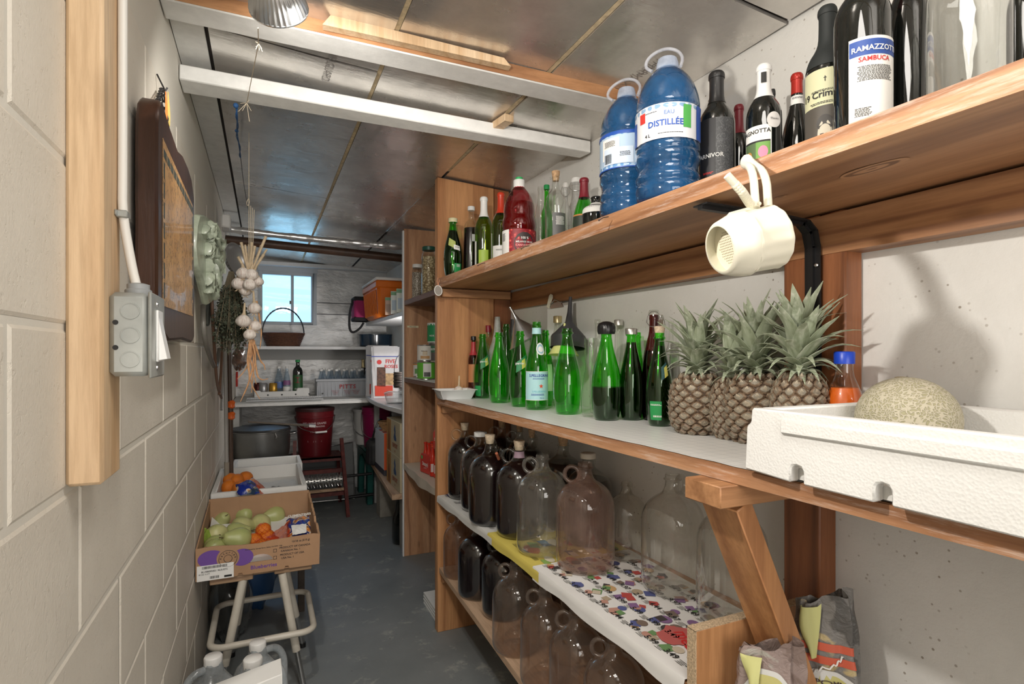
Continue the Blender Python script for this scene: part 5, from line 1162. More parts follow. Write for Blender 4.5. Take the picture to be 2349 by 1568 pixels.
# wooden map plaque
py0, py1 = 1.165, 1.735
t = thing('wall_plaque', 'thick dark wooden plaque with an old map print hanging by a chain', 'plaque', (XL, 1.45, CAMZ+.03))
ol = [(py0, .052), (py0+.004, .26), (py0+.001, .275), (py0+.004, .415), (py0+.02, .455), (py0+.045, .474), (py0+.08, .470), (1.30, .462), (1.42, .452), (1.5, .468), (1.60, .47), (1.68, .462), (1.735, .425), (1.73, .30), (1.728, .262), (1.732, .250), (1.738, .14), (1.74, .045), (1.70, .030), (1.5, .034), (1.3, .026)]
BW = wood('charred_plaque_wood', (.045, .018, .010), (.085, .036, .02), (.02, .009, .006), 'z', 1.5, .28, .5)
part('slab', MB().prism([(y, z+CAMZ) for y, z in ol], XL+.010, XL+.045, 'x'), BW, t, world=True, bevel=.005)
def m_map():
    m, t_, b = nt('old_map_print'); v = coords(t_, (1, 1.6, 1.6))
    c = ramp(t_, noise(t_, v, 4, 3), [(.3, (.44, .23, .085)), (.7, (.60, .36, .16))])
    ln = ramp(t_, noise(t_, v, 15, 6, .7), [(.47, (0, 0, 0)), (.5, (1, 1, 1)), (.53, (0, 0, 0))])
    c = mixc(t_, c, (.06, .04, .03), mixc(t_, (0, 0, 0), ln, .75))
    bl = ramp(t_, noise(t_, v, 22, 5, .7), [(.60, (0, 0, 0)), (.68, (1, 1, 1))]); c = mixc(t_, c, (.05, .07, .06), mixc(t_, (0, 0, 0), bl, .8))
    t_.links.new(c, b.inputs['Base Color']); b.inputs['Roughness'].default_value = .38; b.inputs['Coat Weight'].default_value = .12; return m
MP = m_map(); mx = XL+.0455
mp = part('map_print', MB().prism([(1.215, CAMZ+.09), (1.70, CAMZ+.10), (1.70, CAMZ+.395), (1.215, CAMZ+.405)], mx, mx+.0006, 'x'), MP, t, world=True)
BRD = M('map_border_blocks', (.07, .085, .075), .4, var=.4, vs=60)
mb = MB()
for i in range(11):
    y = 1.222+i*.0435; mb.box(mx+.0006, mx+.0009, y, y+.036, CAMZ+.372, CAMZ+.388)
for i in range(7):
    z = CAMZ+.105+i*.038; mb.box(mx+.0006, mx+.0009, 1.222, 1.236, z, z+.030).box(mx+.0006, mx+.0009, 1.68, 1.694, z, z+.030)
part('map_border', mb, BRD, mp, world=True, kind='stuff')
# chain
hk = onX(372, 203, XL+.012); IR = M('chain_iron', (.03, .028, .028), .45, .7)
t = thing('hanging_chain', 'rusty black chain looped over a nail above the map plaque', 'chain', hk)
part('hook', MB().tube([(-.01, 0, .03), (.004, 0, .0), (.006, 0, -.004), (.010, 0, .004)], .0018, 6), IR, t)
def link_mesh():
    return MB().tube([(.0045*math.cos(a), 0, .009*math.sin(a)) for a in [2*PI*i/12 for i in range(12)]], .0016, 6, closed=True).mesh('chain_link', IR)
lkm = link_mesh()
for side, e in ((-1, onX(352, 262, XL+.03)), (1, onX(389, 338, XL+.03))):
    e = e-hk; L = e.length; n = int(L/.0145)
    for i in range(n):
        o = link('chain_link', lkm, t); p = e*((i+.5)/n); q = e.normalized().to_track_quat('Z', 'Y'); o.rotation_mode = 'QUATERNION'
        o.rotation_quaternion = q @ Matrix.Rotation(PI/2*(i % 2), 3, 'Z').to_quaternion(); o.location = p
for k, (col, lb) in enumerate((((.75, .22, .05), 'orange elastic bands hung over the chain nail'), ((.55, .42, .12), 'yellow twine loops hung beside the orange bands'))):
    h = onX(380+5*k, 215, XL+.02); t = thing('elastic_bands' if k == 0 else 'twine_loop', lb, 'band' if k == 0 else 'string', h)
    mb = MB(); rd = random.Random(k)
    for i in range(4):
        w = .005+.003*i; l = .05+.012*i*(1-k*.4); mb.tube(smooth_path([(0, -.002, .004), (.002, w, -l*.5), (.002, w*.6, -l), (.003, -w*.5, -l*1.02), (.002, -w, -l*.5), (0, .002, .004)]), .0012, 5)
    mb.tube(smooth_path([(0, 0, -.06), (.003, .012, -.08), (.004, .03, -.09), (.003, .045, -.10)]), .0006, 4)
    part('loops', mb, M('band_%d' % k, col, .5), t)
# green relief
g0 = onX(437, 560, XL+.02); ga = onX(497, 600, XL+.03)
GC = M('sage_ceramic', (.40, .45, .35), .35, var=.3, vs=25, coat=.3)
t = thing('ceramic_relief', 'sage green ceramic wall relief of overlapping leaves and a ribbon', 'relief', (XL+.022, 2.16, CAMZ+.315)); t.rotation_euler = (0, 0, R(-7)); t.scale = (1.5, .66, .88)
out = [(-.30, .02), (-.27, .10), (-.22, .145), (-.10, .165), (.02, .170), (.14, .155), (.24, .13), (.31, .06), (.29, -.02), (.20, -.06), (.14, -.10), (.05, -.155), (-.03, -.17), (-.08, -.13), (-.16, -.08), (-.26, -.05)]
part('backing', MB().prism(out, .004, .020, 'x'), GC, t, bevel=.006)
rd = random.Random(2)
def lobe(cy, cz, L, w, ang, h=.012):
    Mx = Matrix.Translation((.018, cy, cz)) @ Matrix.Rotation(ang, 4, 'X')
    return MB().ball((0, 0, 0), (h, w, L), 10, 8, lambda d: 1-.35*abs(d.y)*0+.0).grid(lambda u, v: (h*1.05, (u-.5)*.003, (v-.5)*L*1.6), 1, 1), Mx
for i in range(30):
    cy, cz = rd.uniform(-.24, .24), rd.uniform(-.13, .12)
    if cz < -.02 and abs(cy+.02) > .18*(1+cz*4): continue
    L, w, a = rd.uniform(.03, .05), rd.uniform(.010, .018), rd.uniform(-.7, .7)+(.6 if cy > 0 else -.3)
    mb, Mx = lobe(0, 0, L, w, 0); mb.v = [tuple(Matrix.Translation((.020+rd.uniform(0, .006), cy, cz)) @ Matrix.Rotation(a, 4, 'X') @ Vector(p)) for p in mb.v]
    part('leaf_relief', mb, GC, t)
part('smooth_fruit', MB().ball((.02, .20, .05), (.016, .075, .06), 16, 10), GC, t)
part('ribbon', MB().tube(smooth_path([(.034, -.06, .14), (.038, .0, .12), (.036, .04, .09), (.040, .10, .10), (.036, .12, .07), (.036, .06, .05), (.036, -.02, .09)]), .005, 8), GC, t)
# hoses
HB = M('brown_rubber_hose', (.20, .11, .07), .4)
def hose(pts, r, label, m, group='hoses hanging on the left wall', name='hose'):
    P = Vector(pts[0]); t = thing(name, label, 'hose', P, 0, group)
    part('tube', MB().tube([p-P for p in smooth_path(pts)], r, 10), m, t); return t
def lw(px, py, X): return onX(px, py, XL+X)
hose([lw(484, 615, .025), lw(486, 700, .035), lw(492, 800, .035), lw(497, 880, .03), lw(508, 912, .03)], .0062, 'brown rubber hose hanging lowest beside the ceramic relief', HB)
hose([lw(497, 618, .03), lw(508, 690, .035), (lw(511, 760, .035)), lw(508, 840, .035), lw(503, 905, .03)], .0062, 'brown rubber hose hanging nearest the dried herbs', HB)
hose([lw(466, 700, .02), lw(467, 770, .025), lw(482, 820, .03), lw(496, 850, .025), lw(503, 800, .03)], .0085, 'thick grey hose loop behind the brown hoses', M('grey_hose', (.20, .19, .17), .35))
hose([lw(478, 650, .02), lw(476, 720, .02), lw(474, 748, .022), lw(480, 740, .022), lw(484, 650, .02)], .005, 'dark wire whisk loop under the ceramic relief', M('dark_wire', (.10, .11, .10), .4))
hose([lw(513, 770, .02), lw(511, 860, .02), lw(508, 940, .02)], .007, 'pale metal tube standing against the wall by the hoses', M('pale_tube', (.55, .56, .56), .35, .6), name='metal_tube')
t = thing('hose_clip', 'small white plastic clip on the hose by the herbs', 'clip', lw(511, 795, .03)); part('clip_body', MB().box(-.008, .010, -.012, .012, -.012, .012), CREAM, t, bevel=.002)
t = thing('tool_pole', 'tall grey tool pole leaning in the left corner', 'pole', (XL+.05, 3.1, 0))
part('shaft', MB().tube([(0, 0, CAMZ-.55), (-.012, 0, CAMZ+.32)], .009, 10), M('pole_grey', (.35, .34, .32), .4), t)
part('foot', MB().tube([(.002, 0, .0), (0, 0, CAMZ-.54)], .012, 10), M('pole_foot_wood', (.28, .25, .2), .6), t)
t = thing('broom', 'dark broom handle with orange hanging clips beside the pole', 'broom', (XL+.07, 3.3, 0))
part('shaft', MB().tube([(0, 0, 0.02), (-.02, 0, CAMZ+.10)], .011, 10), M('dark_handle', (.08, .05, .035), .4), t)
for z in (CAMZ-.33, CAMZ-.27): part('orange_grip', MB().lathe([(.011, -.02), (.019, -.012), (.016, 0), (.02, .012), (.011, .022)], 12, rotM((-.009, 0, z))), M('orange_plastic', (.80, .15, .02), .4), t)
part('brush_head', MB().box(-.02, .05, -.12, .12, 0, .04), M('dark_handle', (.08, .05, .035), .4), t, bevel=.006)
t = thing('dustpan', 'red plastic dustpan hanging behind the garlic roots', 'dustpan', lw(543, 870, .005))
part('pan', MB().prism([(-.08, -.06), (.12, .10), (.13, .14), (-.02, .10), (-.09, .02)], -.004, .012, 'x'), M('red_plastic', (.50, .03, .02), .4), t, bevel=.003)
t = thing('plastic_bag', 'crumpled clear plastic bag of dried peppers on the left wall', 'bag', lw(548, 815, .09))
rb = random.Random(3)
part('bag_skin', MB().ball((0, 0, 0), (.05, .09, .10), 24, 16, lambda d: 1+.12*math.sin(9*d.x+5*d.z)*math.cos(7*d.y)+(.2*d.z)), glass('thin_plastic', (.88, .88, .88), (.6, .6, .6), 1.6, .12, (.1, (.7, .7, .7))), t, smooth=60)
part('dried_peppers', MB().ball((0, 0, -.02), (.034, .06, .06), 14, 10, lambda d: 1+.3*math.sin(13*d.x)*math.sin(11*d.z+3*d.y)), M('dried_peppers', (.25, .10, .04), .7, var=.5, vs=40), t, kind='stuff')
# white block and colander
p = onX(519, 510, XL+.04); t = thing('foam_block', 'small white foam block under the end of the ceiling seam', 'foam block', p)
part('block_body', MB().box(-.022, .022, -.05, .05, -.035, .035), STYRO, t, bevel=.008)
p = lw(545, 596, .11); t = thing('colander', 'perforated metal colander hanging on the left wall behind the garlic', 'colander', p); t.scale = (.6, .6, .6)
Mq = rotM((0, 0, 0), R(78), 0, R(60)); part('bowl', MB().lathe([(.002, -.07)]+[(.125*math.sin(a), -.07*math.cos(a)) for a in [PI/2*i/9 for i in range(1, 10)]]+[(.135, .002), (.135, -.002), (.122, -.002)], 36, Mq), M('colander_steel', (.40, .40, .41), .35, .5), t)
hs = MB()
for j in range(2, 9):
    a = PI/2*j/9; n = int(34*math.sin(a))
    for i in range(n):
        b_ = 2*PI*i/n; c_ = Vector((.1262*math.sin(a)*math.cos(b_), .1262*math.sin(a)*math.sin(b_), -.0712*math.cos(a)))
        q = Vector((c_.x, c_.y, c_.z*3)).to_track_quat('Z', 'Y').to_matrix().to_4x4()
        hs.lathe([(0, 0), (.0034, 0)], 6, Mq @ Matrix.Translation(c_) @ q)
part('perforations', hs, BLACK, t, kind='stuff', smooth=0, recalc=False)
# dried herbs
HERB = M('dried_herb', (.085, .10, .065), .8, var=.5, vs=50)
p = lw(530, 640, .10); t = thing('dried_herbs', 'bundle of dark dried herbs hanging upside down beside the garlic', 'herbs', p)
rd = random.Random(11); mb = MB(); sm = MB()
for i in range(150):
    a = rd.uniform(0, 6.28); f = rd.random()**.5; r0 = .012*f; r1 = .115*f; L = rd.uniform(.20, .33)
    A = Vector((r0*math.cos(a)*.7, r0*math.sin(a), .03)); B = Vector((r1*math.cos(a)*.55, r1*math.sin(a), -L*(.75+.25*(1-f)))); sm.tube([A, A.lerp(B, .5)+Vector((0, 0, .01)), B], .0009, 3, cap=False)
    for k in range(34):
        s = rd.uniform(.22, 1)**.8; c_ = A.lerp(B, s)+Vector([rd.uniform(-.012, .012) for _ in range(3)])*(.6+s*.6)
        d1 = Vector([rd.uniform(-1, 1) for _ in range(3)]).normalized()*rd.uniform(.004, .009); d2 = Vector([rd.uniform(-1, 1) for _ in range(3)]).normalized()*.005
        mb.add([tuple(c_-d1), tuple(c_+d2), tuple(c_+d1), tuple(c_-d2)], [(0, 1, 2, 3)])
part('herb_leaves', mb, HERB, t, kind='stuff', smooth=0, recalc=False); part('stems', sm, M('herb_stem', (.16, .13, .08), .8), t, kind='stuff')
part('tie', MB().tube([(.012*math.cos(a), .018*math.sin(a), -.02+.004*math.sin(3*a)) for a in [2*PI*i/14 for i in range(14)]], .0015, 5, closed=True), STRING, t)
# garlic on strings
gX = -.052
def gat(px, py, X=gX): return onX(px, py, X) if False else onY(px, py, 2.32)
hang = gat(571, 455)
t = thing('garlic_string', 'beige strings hanging from the ceiling carrying the garlic bunch', 'string', hang)
mb = MB()
ctop = gat(571, 455); nb = gat(572, 640)
for dx in (0, .006, .012, .018): mb.tube([(dx, dx*.5, .0+ (ceil_z(hang.x)-hang.z-.003 if dx == 0 else -.02-dx)), (dx*.6, 0, nb.z-hang.z+.02)], .0012, 5)
mb.tube(smooth_path([(0, 0, 0), (-.008, 0, -.012), (-.006, 0, -.030), (.002, 0, -.02), (0, 0, 0)]), .0013, 5)
part('strands', mb, STRING, t)
t = thing('garlic_stalks', 'dry garlic stalks fanning out above the bulbs', 'stalks', nb); mb = MB(); rd = random.Random(5)
for (px, py) in ((553, 555), (562, 560), (570, 558), (578, 556), (610, 545), (612, 570), (600, 562), (546, 590), (585, 565), (605, 585)):
    e = gat(px, py)+Vector((0, rd.uniform(-.03, .03), 0))-nb; mb.tube([Vector((rd.uniform(-.006, .006), rd.uniform(-.006, .006), 0)), e*.5+Vector((0, 0, .004)), e], [.0035, .0042, rd.uniform(.0035, .0055)], 7)
part('stalks', mb, GSTEM, t, kind='stuff')
part('binding', MB().tube([(.014*math.cos(a), .014*math.sin(a), .018+.003*math.sin(2*a)) for a in [2*PI*i/14 for i in range(14)]], .002, 5, closed=True), STRING, t)
gs = 'garlic bulbs in the hanging bunch'
G = [(558, 628, 1.0, 'top left'), (577, 632, 1.0, 'purple tinged, top centre'), (547, 651, 1.05, 'far left'), (573, 655, 1.0, 'centre, below the purple one'), (592, 646, .85, 'far right beside the window'), (563, 668, .85, 'brown and shrivelled, lowest of the upper cluster'),
     (584, 708, 1.0, 'long stemmed, beside the window edge'), (559, 737, 1.1, 'largest, hanging alone on the left'), (586, 748, .95, 'brown rooted, under the long stemmed one'), (573, 768, .95, 'lowest of all, above the orange roots')]
for i, (px, py, s, w) in enumerate(G):
    p = gat(px, py)+Vector((0, (-.012, -.02, .0, -.025, .0, .005, -.01, -.012, .006, -.006)[i], 0))
    garlic(p, s, label='garlic bulb of the hanging bunch, '+w, group=gs, stem=.05 if i in (6, 7) else .02)
t = thing('dried_roots', 'twisted orange dried roots dangling below the garlic bunch', 'roots', gat(576, 775)); o0 = gat(576, 775)
RT = M('orange_dried_root', (.62, .34, .17), .7, var=.3, vs=60, bmp=.6, bs=80)
RTS = [[(575, 775), (578, 820), (562, 850), (545, 868)], [(580, 775), (583, 830), (570, 880), (552, 920)], [(577, 780), (570, 840), (575, 880), (596, 915)], [(585, 790), (598, 830), (606, 835), (608, 848)], [(583, 780), (588, 860), (600, 872), (615, 868)],
       [(574, 780), (566, 830), (575, 870), (560, 905)], [(588, 690), (598, 740), (600, 770), (596, 800)], [(579, 770), (572, 810), (580, 850), (588, 880)], [(576, 775), (588, 820), (580, 860), (577, 900)]]
for i, L in enumerate(RTS):
    pts = smooth_path([gat(*q)+Vector((0, .012*math.sin(i*2+k), 0))-o0 for k, q in enumerate(L)], 2); n = len(pts)
    part('root', MB().tube(pts, [.0042*(1-.75*k/n)*(1+.2*math.sin(k*1.7+i)) for k in range(n)], 7), RT, t)
# ---------------------------------------------------------------- hanging lamp with pull strings, cords on the beam
ALUL = M('brushed_lamp_aluminium', (.62, .64, .66), .28, .95)
lc = at_t(640, 20, 1.15)
t = thing('clamp_lamp', 'fluted aluminium reflector lamp hanging at the top edge above the aisle', 'lamp', lc)
ax = Vector((.22, .9, -.42)).normalized(); q = (-ax).to_track_quat('Z', 'Y').to_matrix().to_4x4(); Mx = q @ Matrix.Diagonal((.80, .80, .95, 1))
part('reflector', MB().lathe([(.0725, 0), (.070, .0), (.066, .018), (.055, .042), (.038, .064), (.022, .074), (.021, .076), (.040, .066), (.057, .043), (.068, .018), (.0725, .0015)], 144, Mx, flute=.028, fn=36), ALUL, t, smooth=60)
part('rim', MB().lathe([(.0705, -.002), (.0740, -.001), (.0740, .002), (.0705, .002)], 48, Mx), ALUL, t)
part('socket', MB().lathe([(.021, .070), (.021, .115), (.016, .13), (0, .13)], 20, Mx), BLACK, t)
part('bulb', MB().ball((0, 0, .045), .018, 14, 10, M=Mx), M('bulb_glass', (1, .95, .85), .4, emis=4), t)
part('lamp_cord', MB().tube(smooth_path([tuple(Mx @ Vector((0, 0, .13))), (-.02, -.08, .08), (.0, -.06, ceil_z(.04)-lc.z-.004)]), .003, 6), BLACK, t)
a = onY(592, 66, .62); b = onX(565, 240, -.0); 
b2p = onY(566, 236, 1.86); a_ = at_t(592, 64, 1.17)
t = thing('pull_string', 'thin white string tied from the lamp rim to the second beam', 'string', a_)
kn = at_t(593, 100, 1.28)
part('strand', MB().tube([(0, 0, 0), kn-a_, b2p-a_], .0010, 5), STRING, t)
for k, P_ in enumerate((kn, b2p)):
    mb = MB(); rd = random.Random(k)
    for i in range(6): mb.tube([(0, 0, 0), (rd.uniform(-.012, .012)*(1+k), rd.uniform(-.01, .01), rd.uniform(-.03, .008)*(1+k))], .0009, 4)
    o = part('knot', mb, STRING, t); o.location = P_-a_
t = thing('blue_string', 'knotted blue cord hanging from the second beam along the foil', 'cord', onY(541, 242, 1.87)); o0 = t.location.copy()
pp = [onY(541, 242, 1.87), onY(545, 270, 1.9), onY(543, 300, 2.1), onY(548, 330, 2.3), onY(552, 360, 2.5)]
pp = [Vector((q.x, q.y, min(q.z, ceil_z(q.x)-.008))) for q in pp]
part('cord', MB().tube([q-o0 for q in smooth_path(pp)], .0022, 6).tube([q-o0+Vector((.004*math.sin(k), 0, -.003)) for k, q in enumerate(smooth_path(pp))], .0016, 5).ball(tuple(pp[2]-o0), .006, 8, 6).ball((0, 0, 0), .008, 8, 6), M('blue_twine', (.02, .09, .25), .6), t)
pp2 = [pp[-1], onY(560, 430, 2.8), onY(572, 490, 3.1)]; pp2 = [Vector((q.x, q.y, min(q.z, ceil_z(q.x)-.006))) for q in pp2]
part('thin_wire', MB().tube([q-o0 for q in smooth_path(pp2)], .0014, 5), BLACK, t)
# ---------------------------------------------------------------- produce by the left wall
X0, X1 = XL+.004, .190; yA, yB_, zF = 2.185, 2.70, CAMZ-.786
CB = 'cardboard_box'
t = thing(CB, 'open brown cardboard produce tray printed BLUEBERRIES on the stool', 'cardboard box', ((X0+X1)/2, (yA+yB_)/2, zF)); bt = t
hF = .112
def arc(cx, cz, rx, rz, a0, a1, n): return [(cx+rx*math.cos(a0+(a1-a0)*i/n), cz+rz*math.sin(a0+(a1-a0)*i/n)) for i in range(n+1)]
ztop = zF+hF
# front wall with hand hole (built in two halves round the hole)
hx, hz, hr = -.010, zF+.040, .040
up_ = [(X0, ztop), (X0, hz), (hx-hr, hz)]+arc(hx, hz, hr, .026, PI, 0, 12)[1:]+[(X1, hz), (X1, ztop), (X1-.02, ztop+.004), (X0+.24, ztop-.001), (X0+.20, ztop-.007), (X0+.14, ztop-.005), (X0+.06, ztop+.003)]
lo_ = [(X0, zF), (hx-.075, zF), (hx-.072, zF+.008), (hx-.06, zF+.008), (hx-.057, zF), (hx+.078, zF), (hx+.082, zF+.010), (hx+.092, zF+.010), (hx+.096, zF), (X1, zF), (X1, hz), (X0, hz)]
fw = part('front_wall', MB().prism(up_, yA, yA+.005, 'y').prism(lo_, yA, yA+.005, 'y'), CARD, t, world=True, smooth=0)
part('side_wall', MB().add([(X0, yA+.005, zF), (X0+.005, yA+.005, zF), (X0+.005, yB_, zF), (X0, yB_, zF), (X0, yA+.005, ztop), (X0+.005, yA+.005, ztop), (X0+.005, yB_, ztop+.04), (X0, yB_, ztop+.04)], [(3, 2, 1, 0), (4, 5, 6, 7), (0, 1, 5, 4), (1, 2, 6, 5), (2, 3, 7, 6), (3, 0, 4, 7)]), CARD, t, world=True)
sw = MB(); n = 22; rd = random.Random(6)
tz = [ztop+.04*i/n+(rd.uniform(-.014, .010) if 2 < i else 0) for i in range(n+1)]
for i in range(n):
    a = yA+.005+(yB_-yA-.005)*i/n; b = yA+.005+(yB_-yA-.005)*(i+1)/n
    sw.hexa([(X1-.005, a, zF), (X1, a, zF), (X1, b, zF), (X1-.005, b, zF), (X1-.005, a, tz[i]), (X1+.003, a, tz[i]), (X1+.003, b, tz[i+1]), (X1-.005, b, tz[i+1])])
part('side_wall', sw, CARD, t, world=True, smooth=0)
part('back_wall', MB().box(X0, X1, yB_, yB_+.005, zF, ztop+.048), CARD, t, world=True)
part('back_flap', MB().box(X0+.12, X1-.12, yB_-.004, yB_-.0005, zF+.02, ztop+.047), CARD, t, world=True)
part('base', MB().box(X0, X1, yA+.005, yB_, zF+.0005, zF+.005), CARD, t, world=True)
for sx in (X0+.007, X1-.032): part('corner_post', MB().prism([(sx, yA+.006), (sx+.025, yA+.006), (sx+.025 if sx < 0 else sx, yA+.03)], zF+.006, ztop-.003, 'z'), CARD, t, world=True)
fy = yA-.0006
def fm(x, z): return plane_M((x, fy-.0004, z), (1, 0, 0), (0, 0, 1))
PUR = M('purple_print', (.16, .07, .33), .6); CINK = M('cardboard_ink', (.04, .03, .03), .6)
def disc(cx, cz, rx, rz, n=24, y=fy): return MB().add([(cx+rx*math.cos(2*PI*i/n), y, cz+rz*math.sin(2*PI*i/n)) for i in range(n)], [tuple(range(n))])
part('purple_berry_print', disc(X0+.048, zF+.072, .042, .030), PUR, fw, world=True, smooth=0, recalc=False)
part('purple_berry_print', disc(X0+.145, zF+.064, .036, .030), PUR, fw, world=True, smooth=0, recalc=False)
part('round_emblem', disc(X0+.100, zF+.068, .036, .036, y=fy-.0003), CARD, fw, world=True, smooth=0, recalc=False)
mb = MB()
for r in (.029, .013): mb.tube([(X0+.100+r*math.cos(2*PI*i/30), fy-.0006, zF+.066+r*math.sin(2*PI*i/30)) for i in range(30)], .0009, 4, closed=True)
for i, ch in enumerate('naturipe'):
    a = PI*.93-(PI*.86)*i/7; x = X0+.100+.021*math.cos(a); z = zF+.066+.021*math.sin(a); c_, s_ = math.cos(a-PI/2), math.sin(a-PI/2)
    flat_text(mb, ch, .0115, plane_M((x, fy-.0006, z-.003), (c_, 0, s_), (-s_, 0, c_)), True)
part('emblem_lettering', mb, CINK, fw, world=True, smooth=0, recalc=False)
mb = MB()
flat_text(mb, 'PRODUCT OF CANADA', .0098, fm(X1-.085, zF+.076), True, align='CENTER'); flat_text(mb, 'CANADA No. 1', .0098, fm(X1-.10, zF+.064), True); flat_text(mb, 'PRODUCT OF USA', .0098, fm(X1-.095, zF+.050), True); flat_text(mb, 'USA No. 1', .0098, fm(X1-.11, zF+.038), True)
flat_text(mb, '12/18 oz (510 g)', .0095, fm(X1-.065, zF+.094), True); flat_text(mb, 'Distributed by: George Farms, Salinas, CA 93901  USA', .0055, fm(X0+.215, zF+.086), True)
for z in (zF+.066, zF+.040):
    x = X1-.158
    for a, b, c, d in ((x, x+.011, z, z+.0012), (x, x+.011, z+.011, z+.0122), (x, x+.0012, z, z+.012), (x+.0100, x+.0112, z, z+.0122)): mb.add([(a, fy-.0004, c), (b, fy-.0004, c), (b, fy-.0004, d), (a, fy-.0004, d)], [(0, 1, 2, 3)])
part('black_lettering', mb, CINK, fw, world=True, smooth=0, recalc=False)
part('purple_lettering', flat_text(MB(), 'Blueberries', .019, fm(X0+.215, zF+.016), True), PUR, fw, world=True, smooth=0, recalc=False)
sk_ = part('shipping_sticker', MB().box(X0+.004, X0+.118, fy-.0012, fy-.0005, zF-.001, zF+.052), PAPER, bt, world=True)
mb = MB(); rd = random.Random(2)
def fs(x, z): return plane_M((x, fy-.0017, z), (1, 0, 0), (0, 0, 1))
flat_text(mb, 'BLUEBERRIES / BLEUETS', .0078, fs(X0+.058, zF+.028), True); flat_text(mb, '18 OZ 12 CT', .0062, fs(X0+.026, zF+.020), True)
for x0_, x1_, z0_, z1_ in ((X0+.02, X0+.098, zF+.040, zF+.049), (X0+.044, X0+.072, zF+.004, zF+.013)):
    x = x0_
    while x < x1_:
        w = rd.choice((.0008, .0013, .002)); mb.add([(x, fy-.0016, z0_), (x+w, fy-.0016, z0_), (x+w, fy-.0016, z1_), (x, fy-.0016, z1_)], [(0, 1, 2, 3)]); x += w+rd.choice((.0008, .0014))
mb.add([(X0+.088, fy-.0016, zF+.003), (X0+.112, fy-.0016, zF+.003), (X0+.112, fy-.0016, zF+.010), (X0+.088, fy-.0016, zF+.010)], [(0, 1, 2, 3)])
part('sticker_lettering', mb, INK, sk_, world=True, smooth=0, recalc=False)
# paper liner
t = thing('paper_liner', 'crumpled white paper lining the blueberry box under the pears', 'paper', (0, 2.45, zF+.006))
part('sheet', MB().grid(lambda u, v: (X0+.012+(X1-X0-.024)*u, yA+.012+(yB_-yA-.026)*v, zF+.007+.045*v**3+.004*math.sin(u*19+v*7)*math.sin(v*13)+(.035*max(0, .08-u)/.08)), 24, 24), PAPER, t, world=True, smooth=60)
# pears
def m_pear():
    m, t_, b = nt('pear_skin'); v = coords(t_)
    oi = t_.nodes.new('ShaderNodeObjectInfo')
    c = mixc(t_, (.42, .46, .18), (.60, .56, .27), oi.outputs['Random']); c = mixc(t_, c, (.34, .41, .13), ramp(t_, noise(t_, v, 18, 3), [(.4, (0, 0, 0)), (.7, (.6, .6, .6))]))
    sp = ramp(t_, voro(t_, v, 110), [(0, (1, 1, 1)), (.12, (1, 1, 1)), (.2, (0, 0, 0))]); sp = mixc(t_, sp, ramp(t_, noise(t_, v, 30, 2), [(.5, (0, 0, 0)), (.65, (1, 1, 1))]), 1.0, 'MULTIPLY')
    c = mixc(t_, c, (.18, .09, .03), mixc(t_, (0, 0, 0), sp, .8)); t_.links.new(c, b.inputs['Base Color']); b.inputs['Roughness'].default_value = .38; return m
PEAR = m_pear(); PSTEM = M('pear_stem', (.10, .06, .03), .8)
pm1 = MB().lathe(chaikin([(0, 0), (.012, .001), (.034, .010), (.041, .030), (.038, .050), (.026, .070), (.019, .084), (.012, .092), (0, .090)]), 28).mesh('pear_flesh', PEAR, smooth=80)
pm2 = MB().tube([(0, 0, .088), (.002, 0, .098), (.006, 0, .106)], [.0018, .0014, .0018], 6).mesh('stem', PSTEM)
pm3 = MB().lathe([(0, -.001), (.0045, -.0005), (.006, .0015)], 8).mesh('calyx', PSTEM)
zl = zF+.012
def pear(px, py, zc, lab, tilt, rz, s=1.0):
    p = onZ(px, py, zc); p.x = max(X0+.045, min(X1-.045, p.x)); q = Matrix.Rotation(rz, 3, 'Z') @ Matrix.Rotation(tilt, 3, 'X')
    t = thing('pear', lab, 'pear', p-q @ Vector((0, 0, .035*s)), 0, 'green pears in the blueberry box'); t.rotation_mode = 'QUATERNION'; t.rotation_quaternion = q.to_quaternion(); t.scale = (s, s, s)
    link('pear_flesh', pm1, t); link('stem', pm2, t); link('calyx', pm3, t)
zc1 = zl+.048
for a in [(487, 1228, zc1+.01, 'pear at the left with its dark calyx facing out', R(100), R(200), 1.05), (509, 1192, zc1, 'pear in the left back half hidden behind the calyx one', R(60), R(20), 1.0), (563, 1180, zc1+.012, 'large pear at the back centre', R(80), R(250), 1.1),
          (553, 1208, zc1+.005, 'yellowish pear in the middle of the pile', R(95), R(120), 1.05), (540, 1222, zc1, 'pale pear left of the stickered green pear', R(85), R(80), 1.05), (596, 1180, zc1, 'small pear at the back right of the large one', R(70), R(190), .95),
          (598, 1200, zc1, 'pear right behind the netted mandarins', R(100), R(30), 1.0), (632, 1182, zc1, 'yellow green pear farthest back on the right', R(85), R(-60), 1.05), (549, 1237, zc1+.004, 'darker green pear in front with a small sticker', R(70), R(-65), 1.15), (488, 1252, zl+.035, 'half hidden yellow pear behind the banana', R(90), R(150), 1.0), (463, 1262, zl+.035, 'pear in the front left corner of the box', R(85), R(200), .95)]: pear(*a)
